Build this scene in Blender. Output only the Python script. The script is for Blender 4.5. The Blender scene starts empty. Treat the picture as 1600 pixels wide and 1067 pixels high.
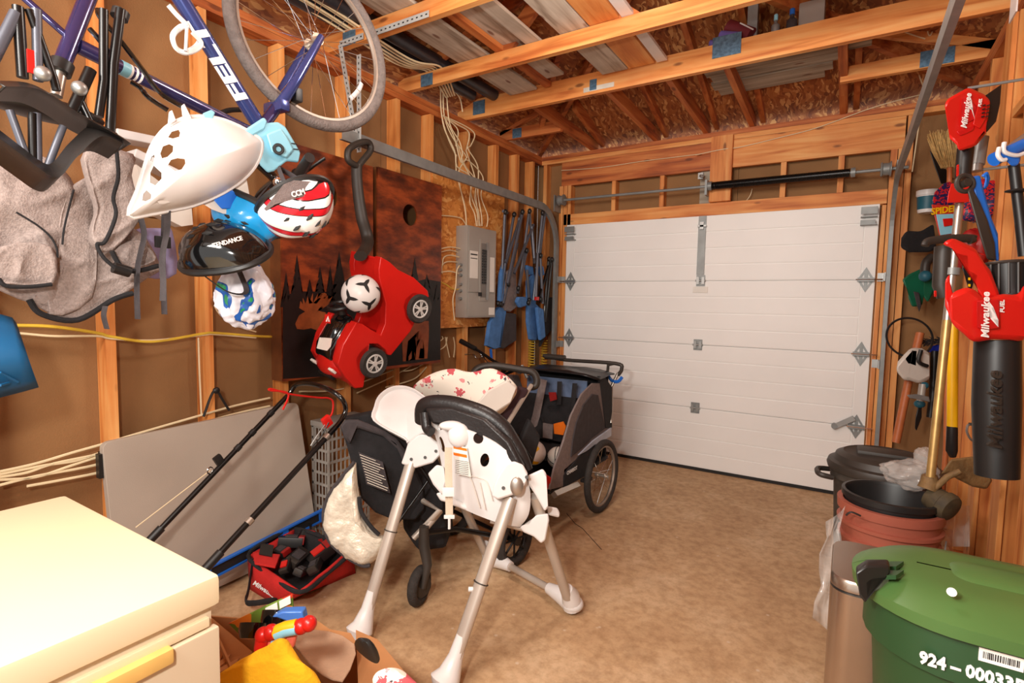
import bpy, bmesh, math, random
from mathutils import Vector, Matrix, Euler, noise
random.seed(7)
SC = bpy.context.scene
COL = SC.collection
V = Vector
PI = math.pi
# ------------------------------------------------------------------ camera
FPX, CAMH = 836.0, 1.393
_y, _p, _r = math.radians(32.15), math.radians(-4.18), math.radians(1.05)
Fv = V((-math.sin(_y)*math.cos(_p), math.cos(_y)*math.cos(_p), math.sin(_p)))
_R = V((math.cos(_y), math.sin(_y), 0)); _U = _R.cross(Fv)
Rv = math.cos(_r)*_R + math.sin(_r)*_U
Uv = math.cos(_r)*_U - math.sin(_r)*_R
CAMP = V((0, 0, CAMH))
cd = bpy.data.cameras.new('camera'); cam = bpy.data.objects.new('camera', cd); COL.objects.link(cam)
cd.sensor_width = 36; cd.sensor_fit = 'HORIZONTAL'; cd.lens = FPX/1600*36; cd.clip_start = .02
cam.matrix_world = Matrix((( Rv.x, Uv.x, -Fv.x, 0), (Rv.y, Uv.y, -Fv.y, 0), (Rv.z, Uv.z, -Fv.z, CAMH), (0, 0, 0, 1)))
SC.camera = cam
SC.view_settings.view_transform = 'Standard'; SC.view_settings.look = 'None'
SC.view_settings.gamma = 1; SC.view_settings.use_curve_mapping = False
SC.view_settings.exposure = 0.0
w = bpy.data.worlds.new('world'); SC.world = w; w.use_nodes = True
w.node_tree.nodes['Background'].inputs[0].default_value = (1.0, .95, .90, 1)
w.node_tree.nodes['Background'].inputs[1].default_value = 1.2
def area(name, loc, to, size, power, col=(1, .93, .85), sy=None):
    l = bpy.data.lights.new(name, 'AREA'); l.shape = 'RECTANGLE'; l.size = size; l.size_y = sy or size
    l.energy = power; l.color = col
    o = bpy.data.objects.new(name, l); COL.objects.link(o); o.location = loc
    o.rotation_euler = (V(to)-V(loc)).to_track_quat('-Z', 'Y').to_euler(); return o
area('flash_light', (-0.34, -0.16, 1.66), (-1.3, 2.6, 1.4), .12, 31, (1, .95, .88))
area('ceiling_fill_light', (-1.1, -0.9, 2.55), (-1.1, 3.2, .9), 1.2, 75, (1, .93, .85), .5)  # unseen fill light added behind the camera to brighten the far end
bl = bpy.data.lights.new('overhead_fill_light', 'POINT'); bl.energy = 40; bl.color = (1, .93, .85); bl.shadow_soft_size = .12  # unseen point light added overhead, evens out brightness towards the door
bo = bpy.data.objects.new('overhead_fill_light', bl); COL.objects.link(bo); bo.location = (-.85, 1.9, 2.68)

def ray(px, py): return Fv + Rv*((px-800)/FPX) - Uv*((py-533.5)/FPX)
def PX(px, py, x): d = ray(px, py); return CAMP + d*(x/d.x)
def PY(px, py, y): d = ray(px, py); return CAMP + d*(y/d.y)
def PZ(px, py, z): d = ray(px, py); return CAMP + d*((z-CAMH)/d.z)
def PD(px, py, t): return CAMP + ray(px, py)*t

# ------------------------------------------------------------------ materials
def newmat(name):
    m = bpy.data.materials.new(name); m.use_nodes = True
    nt = m.node_tree; return m, nt, nt.nodes['Principled BSDF']
def S(c):  # sRGB 0-255 -> linear
    return tuple(((v/255)/12.92 if v/255 <= .04045 else ((v/255+.055)/1.055)**2.4) for v in c)+(1,)
def link(nt, a, b): nt.links.new(a, b)
def plain(name, rgb, rough=.5, metal=0, var=.12, scale=9, bump=0, bscale=60, coat=0, spec=None, alpha=None, trans=0):
    m, nt, b = newmat(name); c = S(rgb)
    tc = nt.nodes.new('ShaderNodeTexCoord')
    n = nt.nodes.new('ShaderNodeTexNoise'); n.inputs['Scale'].default_value = scale; n.inputs['Detail'].default_value = 4
    link(nt, tc.outputs['Object'], n.inputs['Vector'])
    r = nt.nodes.new('ShaderNodeValToRGB'); r.color_ramp.elements[0].position = .3; r.color_ramp.elements[1].position = .7
    r.color_ramp.elements[0].color = tuple(v*(1-var) for v in c[:3])+(1,)
    r.color_ramp.elements[1].color = tuple(min(1, v*(1+var)) for v in c[:3])+(1,)
    link(nt, n.outputs['Fac'], r.inputs[0]); link(nt, r.outputs[0], b.inputs['Base Color'])
    b.inputs['Roughness'].default_value = rough; b.inputs['Metallic'].default_value = metal
    if coat: b.inputs['Coat Weight'].default_value = coat
    if spec is not None: b.inputs['Specular IOR Level'].default_value = spec
    if trans: b.inputs['Transmission Weight'].default_value = trans
    if alpha is not None: b.inputs['Alpha'].default_value = alpha
    if bump:
        n2 = nt.nodes.new('ShaderNodeTexNoise'); n2.inputs['Scale'].default_value = bscale; n2.inputs['Detail'].default_value = 3
        link(nt, tc.outputs['Object'], n2.inputs['Vector'])
        bp = nt.nodes.new('ShaderNodeBump'); bp.inputs['Strength'].default_value = bump; bp.inputs['Distance'].default_value = .01
        link(nt, n2.outputs['Fac'], bp.inputs['Height']); link(nt, bp.outputs[0], b.inputs['Normal'])
    return m
def ramp(nt, stops):
    r = nt.nodes.new('ShaderNodeValToRGB'); e = r.color_ramp.elements
    e[0].position, e[0].color = stops[0][0], S(stops[0][1]); e[1].position, e[1].color = stops[-1][0], S(stops[-1][1])
    for p, c in stops[1:-1]: k = e.new(p); k.color = S(c)
    return r
def mixc(nt, fac, a, b, mode='MIX'):
    mx = nt.nodes.new('ShaderNodeMix'); mx.data_type = 'RGBA'; mx.blend_type = mode
    if isinstance(fac, float): mx.inputs[0].default_value = fac
    else: link(nt, fac, mx.inputs[0])
    for i, x in ((6, a), (7, b)):
        if isinstance(x, tuple): mx.inputs[i].default_value = x
        else: link(nt, x, mx.inputs[i])
    return mx.outputs[2]
def wood(name, axis, light, mid, dark, stain=.35, rough=.62):
    m, nt, b = newmat(name)
    tc = nt.nodes.new('ShaderNodeTexCoord'); oi = nt.nodes.new('ShaderNodeObjectInfo')
    mp = nt.nodes.new('ShaderNodeMapping'); s = [22, 22, 22]; s[axis] = 1.6; mp.inputs['Scale'].default_value = s
    vm = nt.nodes.new('ShaderNodeVectorMath'); vm.operation = 'MULTIPLY_ADD'
    link(nt, oi.outputs['Random'], vm.inputs[0]); vm.inputs[1].default_value = (7, 5, 9)
    link(nt, tc.outputs['Object'], vm.inputs[2]); link(nt, vm.outputs[0], mp.inputs[0])
    n = nt.nodes.new('ShaderNodeTexNoise'); n.inputs['Scale'].default_value = 1; n.inputs['Detail'].default_value = 6
    n.inputs['Distortion'].default_value = .6; link(nt, mp.outputs[0], n.inputs['Vector'])
    r = ramp(nt, [(.3, dark), (.47, mid), (.68, light)]); link(nt, n.outputs['Fac'], r.inputs[0])
    n2 = nt.nodes.new('ShaderNodeTexNoise'); n2.inputs['Scale'].default_value = 2.6; n2.inputs['Detail'].default_value = 5
    link(nt, vm.outputs[0], n2.inputs['Vector'])
    r2 = nt.nodes.new('ShaderNodeValToRGB'); r2.color_ramp.elements[0].position = .42; r2.color_ramp.elements[1].position = .74
    r2.color_ramp.elements[0].color = (0, 0, 0, 1); r2.color_ramp.elements[1].color = (stain,)*3+(1,)
    link(nt, n2.outputs['Fac'], r2.inputs[0])
    c = mixc(nt, r2.outputs[0], r.outputs[0], S(dark), 'MULTIPLY')
    # knots
    mp2 = nt.nodes.new('ShaderNodeMapping'); s = [9, 9, 9]; s[axis] = 3.2; mp2.inputs['Scale'].default_value = s
    link(nt, vm.outputs[0], mp2.inputs[0])
    vo = nt.nodes.new('ShaderNodeTexVoronoi'); vo.inputs['Scale'].default_value = 1; link(nt, mp2.outputs[0], vo.inputs['Vector'])
    r3 = nt.nodes.new('ShaderNodeValToRGB'); r3.color_ramp.elements[0].position = .07; r3.color_ramp.elements[1].position = .13
    r3.color_ramp.elements[0].color = (.75,)*3+(1,); r3.color_ramp.elements[1].color = (0, 0, 0, 1)
    link(nt, vo.outputs['Distance'], r3.inputs[0])
    c = mixc(nt, r3.outputs[0], c, S((100, 45, 15)))
    link(nt, c, b.inputs['Base Color']); b.inputs['Roughness'].default_value = rough
    bp = nt.nodes.new('ShaderNodeBump'); bp.inputs['Strength'].default_value = .15; bp.inputs['Distance'].default_value = .004
    link(nt, n.outputs['Fac'], bp.inputs['Height']); link(nt, bp.outputs[0], b.inputs['Normal'])
    return m
PINE = ((240, 178, 108), (228, 148, 76), (192, 106, 46))
OLD = ((212, 132, 70), (188, 100, 46), (134, 62, 26))
wood_x = wood('pine_along_x', 0, *PINE); wood_y = wood('pine_along_y', 1, *PINE); wood_z = wood('pine_along_z', 2, *PINE)
old_x = wood('aged_pine_along_x', 0, *OLD); old_y = wood('aged_pine_along_y', 1, *OLD); old_z = wood('aged_pine_along_z', 2, *OLD)
grey_y = wood('weathered_board_y', 1, (222, 210, 194), (198, 182, 164), (142, 122, 104), .5, .8)
grey_x = wood('weathered_board_x', 0, (190, 178, 160), (160, 148, 130), (118, 102, 84), .4, .8)
def osb(name, cols, scale=30):
    m, nt, b = newmat(name); tc = nt.nodes.new('ShaderNodeTexCoord')
    nz = nt.nodes.new('ShaderNodeTexNoise'); nz.inputs['Scale'].default_value = 6; link(nt, tc.outputs['Object'], nz.inputs['Vector'])
    vm = nt.nodes.new('ShaderNodeVectorMath'); vm.operation = 'MULTIPLY_ADD'; link(nt, nz.outputs['Color'], vm.inputs[0])
    vm.inputs[1].default_value = (.12, .12, .12); link(nt, tc.outputs['Object'], vm.inputs[2])
    outs = []
    for i, (rx, ry, rz) in enumerate(((.3, .5, .8), (1.2, .2, -.5), (-.6, 1.1, 1.9))):
        mp = nt.nodes.new('ShaderNodeMapping'); mp.inputs['Rotation'].default_value = (rx, ry, rz)
        mp.inputs['Scale'].default_value = (scale, scale*.28, scale*.5); link(nt, vm.outputs[0], mp.inputs[0])
        vo = nt.nodes.new('ShaderNodeTexVoronoi'); vo.inputs['Scale'].default_value = 1; link(nt, mp.outputs[0], vo.inputs['Vector'])
        sp = nt.nodes.new('ShaderNodeSeparateColor'); link(nt, vo.outputs['Color'], sp.inputs[0]); outs.append(sp.outputs[i])
    r = ramp(nt, cols); link(nt, outs[0], r.inputs[0]); r2 = ramp(nt, cols); link(nt, outs[1], r2.inputs[0])
    mt = nt.nodes.new('ShaderNodeMath'); mt.operation = 'GREATER_THAN'; mt.inputs[1].default_value = .5; link(nt, outs[2], mt.inputs[0])
    c = mixc(nt, mt.outputs[0], r.outputs[0], r2.outputs[0]); link(nt, c, b.inputs['Base Color']); b.inputs['Roughness'].default_value = .7
    return m
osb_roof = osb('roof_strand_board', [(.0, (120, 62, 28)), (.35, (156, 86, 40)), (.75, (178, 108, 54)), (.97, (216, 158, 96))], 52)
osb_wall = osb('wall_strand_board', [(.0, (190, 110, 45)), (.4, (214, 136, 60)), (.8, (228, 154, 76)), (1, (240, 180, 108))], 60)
# concrete
def concrete():
    m, nt, b = newmat('concrete_floor'); tc = nt.nodes.new('ShaderNodeTexCoord')
    n = nt.nodes.new('ShaderNodeTexNoise'); n.inputs['Scale'].default_value = 1.7; n.inputs['Detail'].default_value = 10; n.inputs['Roughness'].default_value = .68
    link(nt, tc.outputs['Object'], n.inputs['Vector'])
    r = ramp(nt, [(.28, (180, 142, 104)), (.5, (200, 164, 124)), (.74, (224, 194, 158))]); link(nt, n.outputs['Fac'], r.inputs[0])
    n2 = nt.nodes.new('ShaderNodeTexNoise'); n2.inputs['Scale'].default_value = 22; n2.inputs['Detail'].default_value = 10; n2.inputs['Roughness'].default_value = .7; link(nt, tc.outputs['Object'], n2.inputs['Vector'])
    r2 = ramp(nt, [(.32, (204, 192, 178)), (.58, (255, 255, 255))]); link(nt, n2.outputs['Fac'], r2.inputs[0])
    c = mixc(nt, .75, r.outputs[0], r2.outputs[0], 'MULTIPLY')
    vo = nt.nodes.new('ShaderNodeTexVoronoi'); vo.inputs['Scale'].default_value = 9; link(nt, tc.outputs['Object'], vo.inputs['Vector'])
    r3 = nt.nodes.new('ShaderNodeValToRGB'); r3.color_ramp.elements[0].position = .03; r3.color_ramp.elements[1].position = .09
    r3.color_ramp.elements[0].color = (.7,)*3+(1,); r3.color_ramp.elements[1].color = (0, 0, 0, 1); link(nt, vo.outputs['Distance'], r3.inputs[0])
    c = mixc(nt, r3.outputs[0], c, S((216, 196, 172)))
    n4 = nt.nodes.new('ShaderNodeTexNoise'); n4.inputs['Scale'].default_value = 5; n4.inputs['Detail'].default_value = 8; link(nt, tc.outputs['Object'], n4.inputs['Vector'])
    r4 = nt.nodes.new('ShaderNodeValToRGB'); r4.color_ramp.elements[0].position = .6; r4.color_ramp.elements[1].position = .75
    r4.color_ramp.elements[0].color = (0, 0, 0, 1); r4.color_ramp.elements[1].color = (.22,)*3+(1,); link(nt, n4.outputs['Fac'], r4.inputs[0])
    c = mixc(nt, r4.outputs[0], c, S((110, 78, 52)))
    link(nt, c, b.inputs['Base Color']); b.inputs['Roughness'].default_value = .75
    bp = nt.nodes.new('ShaderNodeBump'); bp.inputs['Strength'].default_value = .10; bp.inputs['Distance'].default_value = .004
    link(nt, n2.outputs['Fac'], bp.inputs['Height']); link(nt, bp.outputs[0], b.inputs['Normal'])
    return m
M = {}
M['concrete'] = concrete()
M['sheath'] = plain('fibre_sheathing', (144, 104, 64), .85, var=.14, scale=3, bump=.15, bscale=150)
M['white_door'] = plain('white_steel_door', (243, 241, 238), .45, var=.03, scale=2, bump=.05, bscale=200)
M['rubber'] = plain('black_rubber', (30, 28, 27), .7)
M['galv'] = plain('galvanised_steel', (138, 141, 140), .45, .3, var=.12, scale=14)
M['galv_light'] = plain('bright_zinc', (160, 160, 158), .42, .75, var=.1)
M['blue_plate'] = plain('blue_stamped_plate', (96, 132, 160), .45, .5, var=.35, scale=60)
M['black'] = plain('black_plastic', (28, 27, 27), .42, var=.1)
M['black_gloss'] = plain('black_gloss', (12, 12, 13), .12, coat=.5)
M['black_metal'] = plain('black_painted_steel', (24, 22, 22), .28, .3)
M['black_fabric'] = plain('black_fabric', (32, 30, 32), .9, var=.25, scale=30, bump=.3, bscale=300)
M['dark_fabric'] = plain('charcoal_fabric', (62, 56, 58), .9, var=.2, scale=30, bump=.3, bscale=300)
M['grey_fabric'] = plain('grey_fabric', (128, 116, 114), .92, var=.14, scale=60, bump=.3, bscale=260)
M['heather'] = plain('heather_grey_canvas', (158, 142, 136), .92, var=.2, scale=110, bump=.35, bscale=200)
M['white'] = plain('white_plastic', (226, 222, 220), .35, var=.03)
M['off_white'] = plain('ivory_plastic', (218, 210, 200), .35, var=.03)
M['cream_enamel'] = plain('cream_enamel', (232, 214, 178), .4, var=.03, scale=3)
M['cream_front'] = plain('cream_front_panel', (214, 196, 168), .5, var=.03, scale=3)
M['amber_handle'] = plain('amber_handle_plastic', (228, 186, 108), .35)
M['red'] = plain('red_plastic', (205, 30, 24), .32, var=.07, scale=5)
M['red_dark'] = plain('dark_red', (150, 22, 20), .5)
M['red_fabric'] = plain('red_fabric', (196, 32, 28), .85, bump=.3, bscale=200)
M['cyan'] = plain('pale_blue_plastic', (142, 205, 226), .35, var=.05)
M['blue'] = plain('blue_plastic', (32, 104, 200), .35, var=.08)
M['blue_dark'] = plain('shovel_blue', (24, 92, 140), .4, var=.1)
M['blue_fabric'] = plain('denim_blue_fabric', (74, 122, 182), .85, var=.18, scale=20, bump=.3, bscale=220)
M['navy'] = plain('navy_bike_paint', (50, 46, 92), .22, .35, var=.15, coat=.7)
M['navy_light'] = plain('blue_bike_paint', (56, 70, 130), .2, .4, var=.1, coat=.7)
M['tyre'] = plain('grey_tyre', (112, 102, 98), .85, var=.2, scale=40, bump=.5, bscale=120)
M['tyre_dark'] = plain('dark_tyre', (50, 45, 42), .85, var=.2, scale=40, bump=.5, bscale=120)
M['alu'] = plain('brushed_aluminium', (190, 182, 172), .32, .8, var=.06)
M['champagne'] = plain('champagne_tube', (196, 184, 172), .35, .35, var=.04)
M['gold_tube'] = plain('worn_brass_tube', (186, 150, 92), .38, .6, var=.18, scale=20)
M['steel'] = plain('stainless_steel', (176, 160, 146), .26, .9, var=.05)
M['silver_foil'] = plain('silver_lining', (238, 228, 208), .38, .22, var=.08, scale=20, bump=.9, bscale=26)
M['cable'] = plain('cream_cable', (232, 212, 172), .5, var=.08)
M['cable_yellow'] = plain('yellow_cable', (222, 186, 62), .5)
M['panel_grey'] = plain('grey_panel_enamel', (164, 158, 150), .42, .15, var=.06, scale=6)
M['panel_dark'] = plain('grey_panel_recess', (120, 115, 110), .5)
M['paper'] = plain('paper_label', (238, 234, 226), .7, var=.03)
M['ink'] = plain('black_ink', (26, 24, 24), .7)
M['white_ink'] = plain('white_ink', (240, 238, 236), .6, var=.02)
M['table_grey'] = plain('grey_table_plastic', (178, 164, 150), .55, var=.04, scale=4, bump=.08, bscale=240)
M['green_lid'] = plain('green_bin_lid', (72, 106, 54), .42, var=.08, scale=6)
M['green_bin'] = plain('green_bin_body', (34, 68, 36), .45, var=.08, scale=6)
M['terracotta'] = plain('terracotta_bucket', (156, 84, 66), .5, var=.07)
M['can_black'] = plain('dusty_black_plastic', (62, 56, 50), .6, var=.4, scale=12)
M['can_lid'] = plain('dusty_black_lid', (52, 46, 41), .5, var=.25, scale=9)
M['clear_bag'] = plain('clear_plastic_film', (225, 218, 212), .1, var=.03, alpha=.26)
M['yellow'] = plain('yellow_plastic', (238, 184, 18), .4, var=.06)
M['yellow_felt'] = plain('yellow_fleece', (240, 178, 20), .95, var=.08, bump=.35, bscale=60)
M['beige_felt'] = plain('beige_felt', (186, 152, 124), .95, bump=.3, bscale=160)
M['cardboard'] = plain('cardboard', (184, 128, 80), .85, var=.07)
M['orange'] = plain('orange_plastic', (246, 120, 24), .45)
M['green'] = plain('green_plastic', (24, 100, 72), .45)
M['teal'] = plain('teal_metal', (30, 92, 110), .5)
M['straw'] = plain('straw', (206, 172, 112), .85, var=.25, scale=60)
M['brown_guard'] = plain('muddy_guard', (112, 84, 48), .75, var=.3, scale=20, bump=.4)
M['wood_handle'] = plain('turned_wood_handle', (186, 104, 58), .5, var=.12, scale=20)
M['chrome'] = plain('chrome', (225, 225, 225), .12, 1, var=.02)
M['lilac'] = plain('lilac_plastic', (120, 108, 190), .5)
M['maroon'] = plain('maroon_bundle', (112, 34, 44), .6)
M['stain_frame'] = plain('stained_frame_wood', (110, 62, 28), .6, var=.25, scale=14)
M['helmet_blue'] = plain('light_blue_shell', (30, 150, 214), .18, var=.1, coat=.4)
M['lilac_cloth'] = plain('lilac_cloth', (150, 142, 182), .9)
M['black_sheen'] = plain('black_nylon', (38, 34, 32), .38, var=.3, scale=12)
M['blue_clear'] = plain('translucent_blue', (70, 120, 200), .25, var=.05)
M['pink'] = plain('salmon_plastic', (232, 110, 90), .4)
M['plum_fabric'] = plain('plum_fabric', (64, 42, 48), .9, bump=.3, bscale=250)
M['black_leather'] = plain('black_leatherette', (36, 32, 32), .38, var=.1, bump=.15, bscale=90)
M['champagne_cloth'] = plain('beige_webbing', (206, 188, 166), .9, bump=.3, bscale=300)
M['pale_stripe'] = plain('reflective_grey_band', (178, 182, 196), .4)
M['black_vinyl'] = plain('black_vinyl', (26, 24, 26), .3, var=.3, scale=8, bump=.4, bscale=20)
M['bluegrey_film'] = plain('clouded_window_film', (96, 112, 140), .3, var=.4, scale=12)
M['pipe_black'] = plain('black_pipe', (44, 44, 50), .35, var=.3, scale=14)
M['red_badge'] = plain('dark_red_badge', (190, 18, 22), .35)
M['pack_red'] = plain('red_pack_print', (196, 54, 40), .4, var=.2, scale=30)
M['mud_black'] = plain('muddy_black', (66, 54, 34), .75, var=.4, scale=30)
M['blue_deep'] = plain('deep_blue_plastic', (30, 50, 170), .4)
M['silver'] = plain('silver_painted_plastic', (205, 202, 198), .35)
M['rim_dull'] = plain('dull_rim', (150, 136, 124), .45, .4)
M['zinc'] = plain('perforated_zinc', (186, 188, 186), .5, .2)
M['tape'] = plain('pale_tape', (214, 206, 192), .6)

# ------------------------------------------------------------------ mesh helpers
ORG = {}
class MB:
    def __init__(s): s.bm = bmesh.new()
    def box(s, c, d, rot=None, bev=0):
        r = bmesh.ops.create_cube(s.bm, size=1); vs = r['verts']
        mt = Matrix.Translation(V(c)) @ (rot.to_4x4() if rot else Matrix()) @ Matrix.Diagonal((d[0], d[1], d[2], 1))
        bmesh.ops.transform(s.bm, matrix=mt, verts=vs)
        if bev:
            es = list({e for v in vs for e in v.link_edges})
            bmesh.ops.bevel(s.bm, geom=es, offset=bev, segments=2, affect='EDGES', profile=.7)
        return s
    def bx(s, x0, x1, y0, y1, z0, z1, bev=0):
        return s.box(((x0+x1)/2, (y0+y1)/2, (z0+z1)/2), (abs(x1-x0), abs(y1-y0), abs(z1-z0)), None, bev)
    def beam(s, p0, p1, w, h, up=(0, 0, 1), bev=0):
        p0, p1 = V(p0), V(p1); d = (p1-p0); L = d.length; d.normalize()
        u = V(up); sd = d.cross(u).normalized(); u = sd.cross(d)
        R = Matrix((sd, d, u)).transposed()
        return s.box((p0+p1)/2, (w, L, h), R, bev)
    def ring(s, c, a, b, r, n, r2=None):
        r2 = r if r2 is None else r2
        return [s.bm.verts.new(c + a*(math.cos(2*PI*i/n)*r) + b*(math.sin(2*PI*i/n)*r2)) for i in range(n)]
    def bridge(s, A, B, closed=True):
        n = len(A)
        for i in range(n if closed else n-1):
            j = (i+1) % n
            try: s.bm.faces.new((A[i], A[j], B[j], B[i]))
            except ValueError: pass
    def tube(s, pts, r, n=8, r2=None, closed=False, cap=True, ref=(0, 0, 1)):
        pts = [V(p) for p in pts]; rs = r if isinstance(r, (list, tuple)) else [r]*len(pts)
        rings = []; N = len(pts); a = None
        for i, p in enumerate(pts):
            if closed: t = pts[(i+1) % N]-pts[i-1]
            else: t = pts[min(i+1, N-1)]-pts[max(i-1, 0)]
            t.normalize()
            if a is None:
                rf = V(ref)
                if abs(t.dot(rf)) > .97: rf = V((1, 0, 0))
                a = (rf - t*rf.dot(t)).normalized()
            else: a = (a - t*a.dot(t)).normalized()
            b = t.cross(a); rings.append(s.ring(p, a, b, rs[i], n, None if r2 is None else rs[i]*r2))
        for i in range(N-1): s.bridge(rings[i], rings[i+1])
        if closed: s.bridge(rings[-1], rings[0])
        elif cap: s.bm.faces.new(rings[0][::-1]); s.bm.faces.new(rings[-1])
        return s
    def cyl(s, p0, p1, r0, r1=None, n=16): return s.tube([p0, p1], [r0, r0 if r1 is None else r1], n)
    def torus(s, c, ax, R, r, n=40, m=8, sq=1, a0=None):
        ax = V(ax).normalized(); rf = V((0, 0, 1)) if abs(ax.z) < .9 else V((1, 0, 0))
        a = (rf-ax*rf.dot(ax)).normalized(); b = ax.cross(a); c = V(c)
        rings = []
        for i in range(n):
            d = a*math.cos(2*PI*i/n)+b*math.sin(2*PI*i/n)
            rings.append([s.bm.verts.new(c+d*(R+math.cos(2*PI*k/m)*r)+ax*(math.sin(2*PI*k/m)*r*sq)) for k in range(m)])
        for i in range(n): s.bridge(rings[i], rings[(i+1) % n])
        return s
    def lathe(s, prof, mt=Matrix(), n=32, sx=1, sy=1, a0=0, a1=2*PI):
        full = abs(a1-a0-2*PI) < 1e-6; k = n if full else n+1; rings = []
        for r, z in prof:
            rings.append([s.bm.verts.new(mt @ V((r*sx*math.cos(a0+(a1-a0)*i/n), r*sy*math.sin(a0+(a1-a0)*i/n), z))) for i in range(k)])
        for i in range(len(prof)-1): s.bridge(rings[i], rings[i+1], full)
        if prof[0][0] > 1e-4 and full and prof[0][0] == prof[0][0]: s.bm.faces.new(rings[0][::-1])
        if prof[-1][0] > 1e-4 and full: s.bm.faces.new(rings[-1])
        return s
    def ell(s, c, d, rot=None, u=20, v=12):
        r = bmesh.ops.create_uvsphere(s.bm, u_segments=u, v_segments=v, radius=1)
        bmesh.ops.transform(s.bm, matrix=Matrix.Translation(V(c)) @ (rot.to_4x4() if rot else Matrix()) @ Matrix.Diagonal((d[0], d[1], d[2], 1)), verts=r['verts'])
        return s
    def prism(s, poly, ext):
        """closed 3D polygon extruded by vector ext (both ways half)"""
        e = V(ext)/2
        A = [s.bm.verts.new(V(p)-e) for p in poly]; B = [s.bm.verts.new(V(p)+e) for p in poly]
        fa = s.bm.faces.new(A[::-1]); fb = s.bm.faces.new(B); s.bridge(A, B)
        bmesh.ops.triangulate(s.bm, faces=[fa, fb]); return s
    def grid(s, P, th=0, closed_u=False):
        """P[i][j] points; optional thickness vector list or scalar solidify by normal"""
        vs = [[s.bm.verts.new(V(p)) for p in row] for row in P]
        for i in range(len(vs)-1): s.bridge(vs[i], vs[i+1], closed_u)
        return s
    def build(s, name, m, parent=None, smooth=True, sol=0, sub=0, bev=0, angle=40):
        bmesh.ops.recalc_face_normals(s.bm, faces=s.bm.faces)
        o_ = ORG.get(parent.name, V((0, 0, 0))) if parent else V((0, 0, 0))
        if parent is None:
            xs = [v.co for v in s.bm.verts]
            lo = V([min(c[k] for c in xs) for k in range(3)]); hi = V([max(c[k] for c in xs) for k in range(3)])
            o_ = V(((lo.x+hi.x)/2, (lo.y+hi.y)/2, lo.z))
        bmesh.ops.translate(s.bm, verts=s.bm.verts, vec=-o_)
        me = bpy.data.meshes.new(name); s.bm.to_mesh(me); s.bm.free()
        if isinstance(m, str): m = M[m]
        me.materials.append(m)
        ob = bpy.data.objects.new(name, me); COL.objects.link(ob)
        if parent: ob.parent = parent
        else: ob.location = o_
        ORG[ob.name] = o_
        if smooth:
            for p in me.polygons: p.use_smooth = True
            if not sub: me.set_sharp_from_angle(angle=math.radians(angle))
        if sol: k = ob.modifiers.new('solid', 'SOLIDIFY'); k.thickness = sol; k.offset = 0
        if bev: k = ob.modifiers.new('bevel', 'BEVEL'); k.width = bev; k.segments = 2; k.limit_method = 'ANGLE'
        if sub: k = ob.modifiers.new('sub', 'SUBSURF'); k.levels = sub; k.render_levels = sub
        return ob
def tag(o, label=None, cat=None, group=None, kind=None):
    if label: o['label'] = label
    if cat: o['category'] = cat
    if group: o['group'] = group
    if kind: o['kind'] = kind
    return o
def thing(name, loc, label, cat, group=None):
    o = bpy.data.objects.new(name, None); COL.objects.link(o); o.location = V(loc); o.empty_display_size = .05
    ORG[o.name] = V(loc); return tag(o, label, cat, group)
def text(s, name, m, parent, p, right, up, size, ext=.0008, shear=0, bold=0, align='CENTER', sx=1):
    cu = bpy.data.curves.new('t', 'FONT'); cu.body = s; cu.size = size; cu.extrude = ext; cu.align_x = align; cu.align_y = 'CENTER'
    cu.shear = shear; cu.offset = bold; cu.resolution_u = 2
    to = bpy.data.objects.new('t', cu); COL.objects.link(to)
    dg = bpy.context.evaluated_depsgraph_get(); dg.update()
    me = bpy.data.meshes.new_from_object(to.evaluated_get(dg)); bpy.data.objects.remove(to)
    me.materials.clear(); me.materials.append(M[m] if isinstance(m, str) else m); me.name = name
    ob = bpy.data.objects.new(name, me); COL.objects.link(ob); ob.parent = parent
    r = V(right).normalized(); u = V(up); u = (u-r*u.dot(r)).normalized(); n = r.cross(u)
    T = Matrix.Translation(V(p)-ORG[parent.name]) @ Matrix((r*sx, u, n)).transposed().to_4x4()
    me.transform(T); ORG[ob.name] = ORG[parent.name]
    return ob
def cat_rom(pts, k=8, closed=False):
    pts = [V(p) for p in pts]; out = []; n = len(pts)
    rng = range(n) if closed else range(n-1)
    for i in rng:
        if closed: p0, p1, p2, p3 = pts[i-1], pts[i], pts[(i+1) % n], pts[(i+2) % n]
        else: p0, p1, p2, p3 = pts[max(i-1, 0)], pts[i], pts[i+1], pts[min(i+2, n-1)]
        for j in range(k):
            t = j/k
            out.append(.5*((2*p1)+(p2-p0)*t+(2*p0-5*p1+4*p2-p3)*t*t+(3*p1-p0-3*p2+p3)*t**3))
    if not closed: out.append(pts[-1])
    return out
def axes(d, up=(0, 0, 1)):
    d = V(d).normalized(); u = V(up); s_ = d.cross(u).normalized(); u = s_.cross(d); return s_, d, u
def frame(o, x, y, z):
    m = Matrix((V(x).normalized(), V(y).normalized(), V(z).normalized())).transposed().to_4x4(); m.translation = V(o); return m
# ================================================================== THE SETTING
XL, XR, YD = -2.62, .57, 4.66
SXL, SXR, SYD = XL-.09, XR+.09, YD+.09
Y0 = -.9
floor = MB().bx(SXL-.1, SXR+.1, Y0, SYD+.1, -.1, 0).build('floor', 'concrete', None, False); tag(floor, kind='structure')
tag(MB().tube([(-1.52, 3.14, .0005), (-1.40, 3.02, .0005), (-1.33, 2.98, .0005), (-1.12, 2.78, .0005)], .0022, 4).build('floor_crack', 'ink', floor, False), 'dark hairline crack') 
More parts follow.
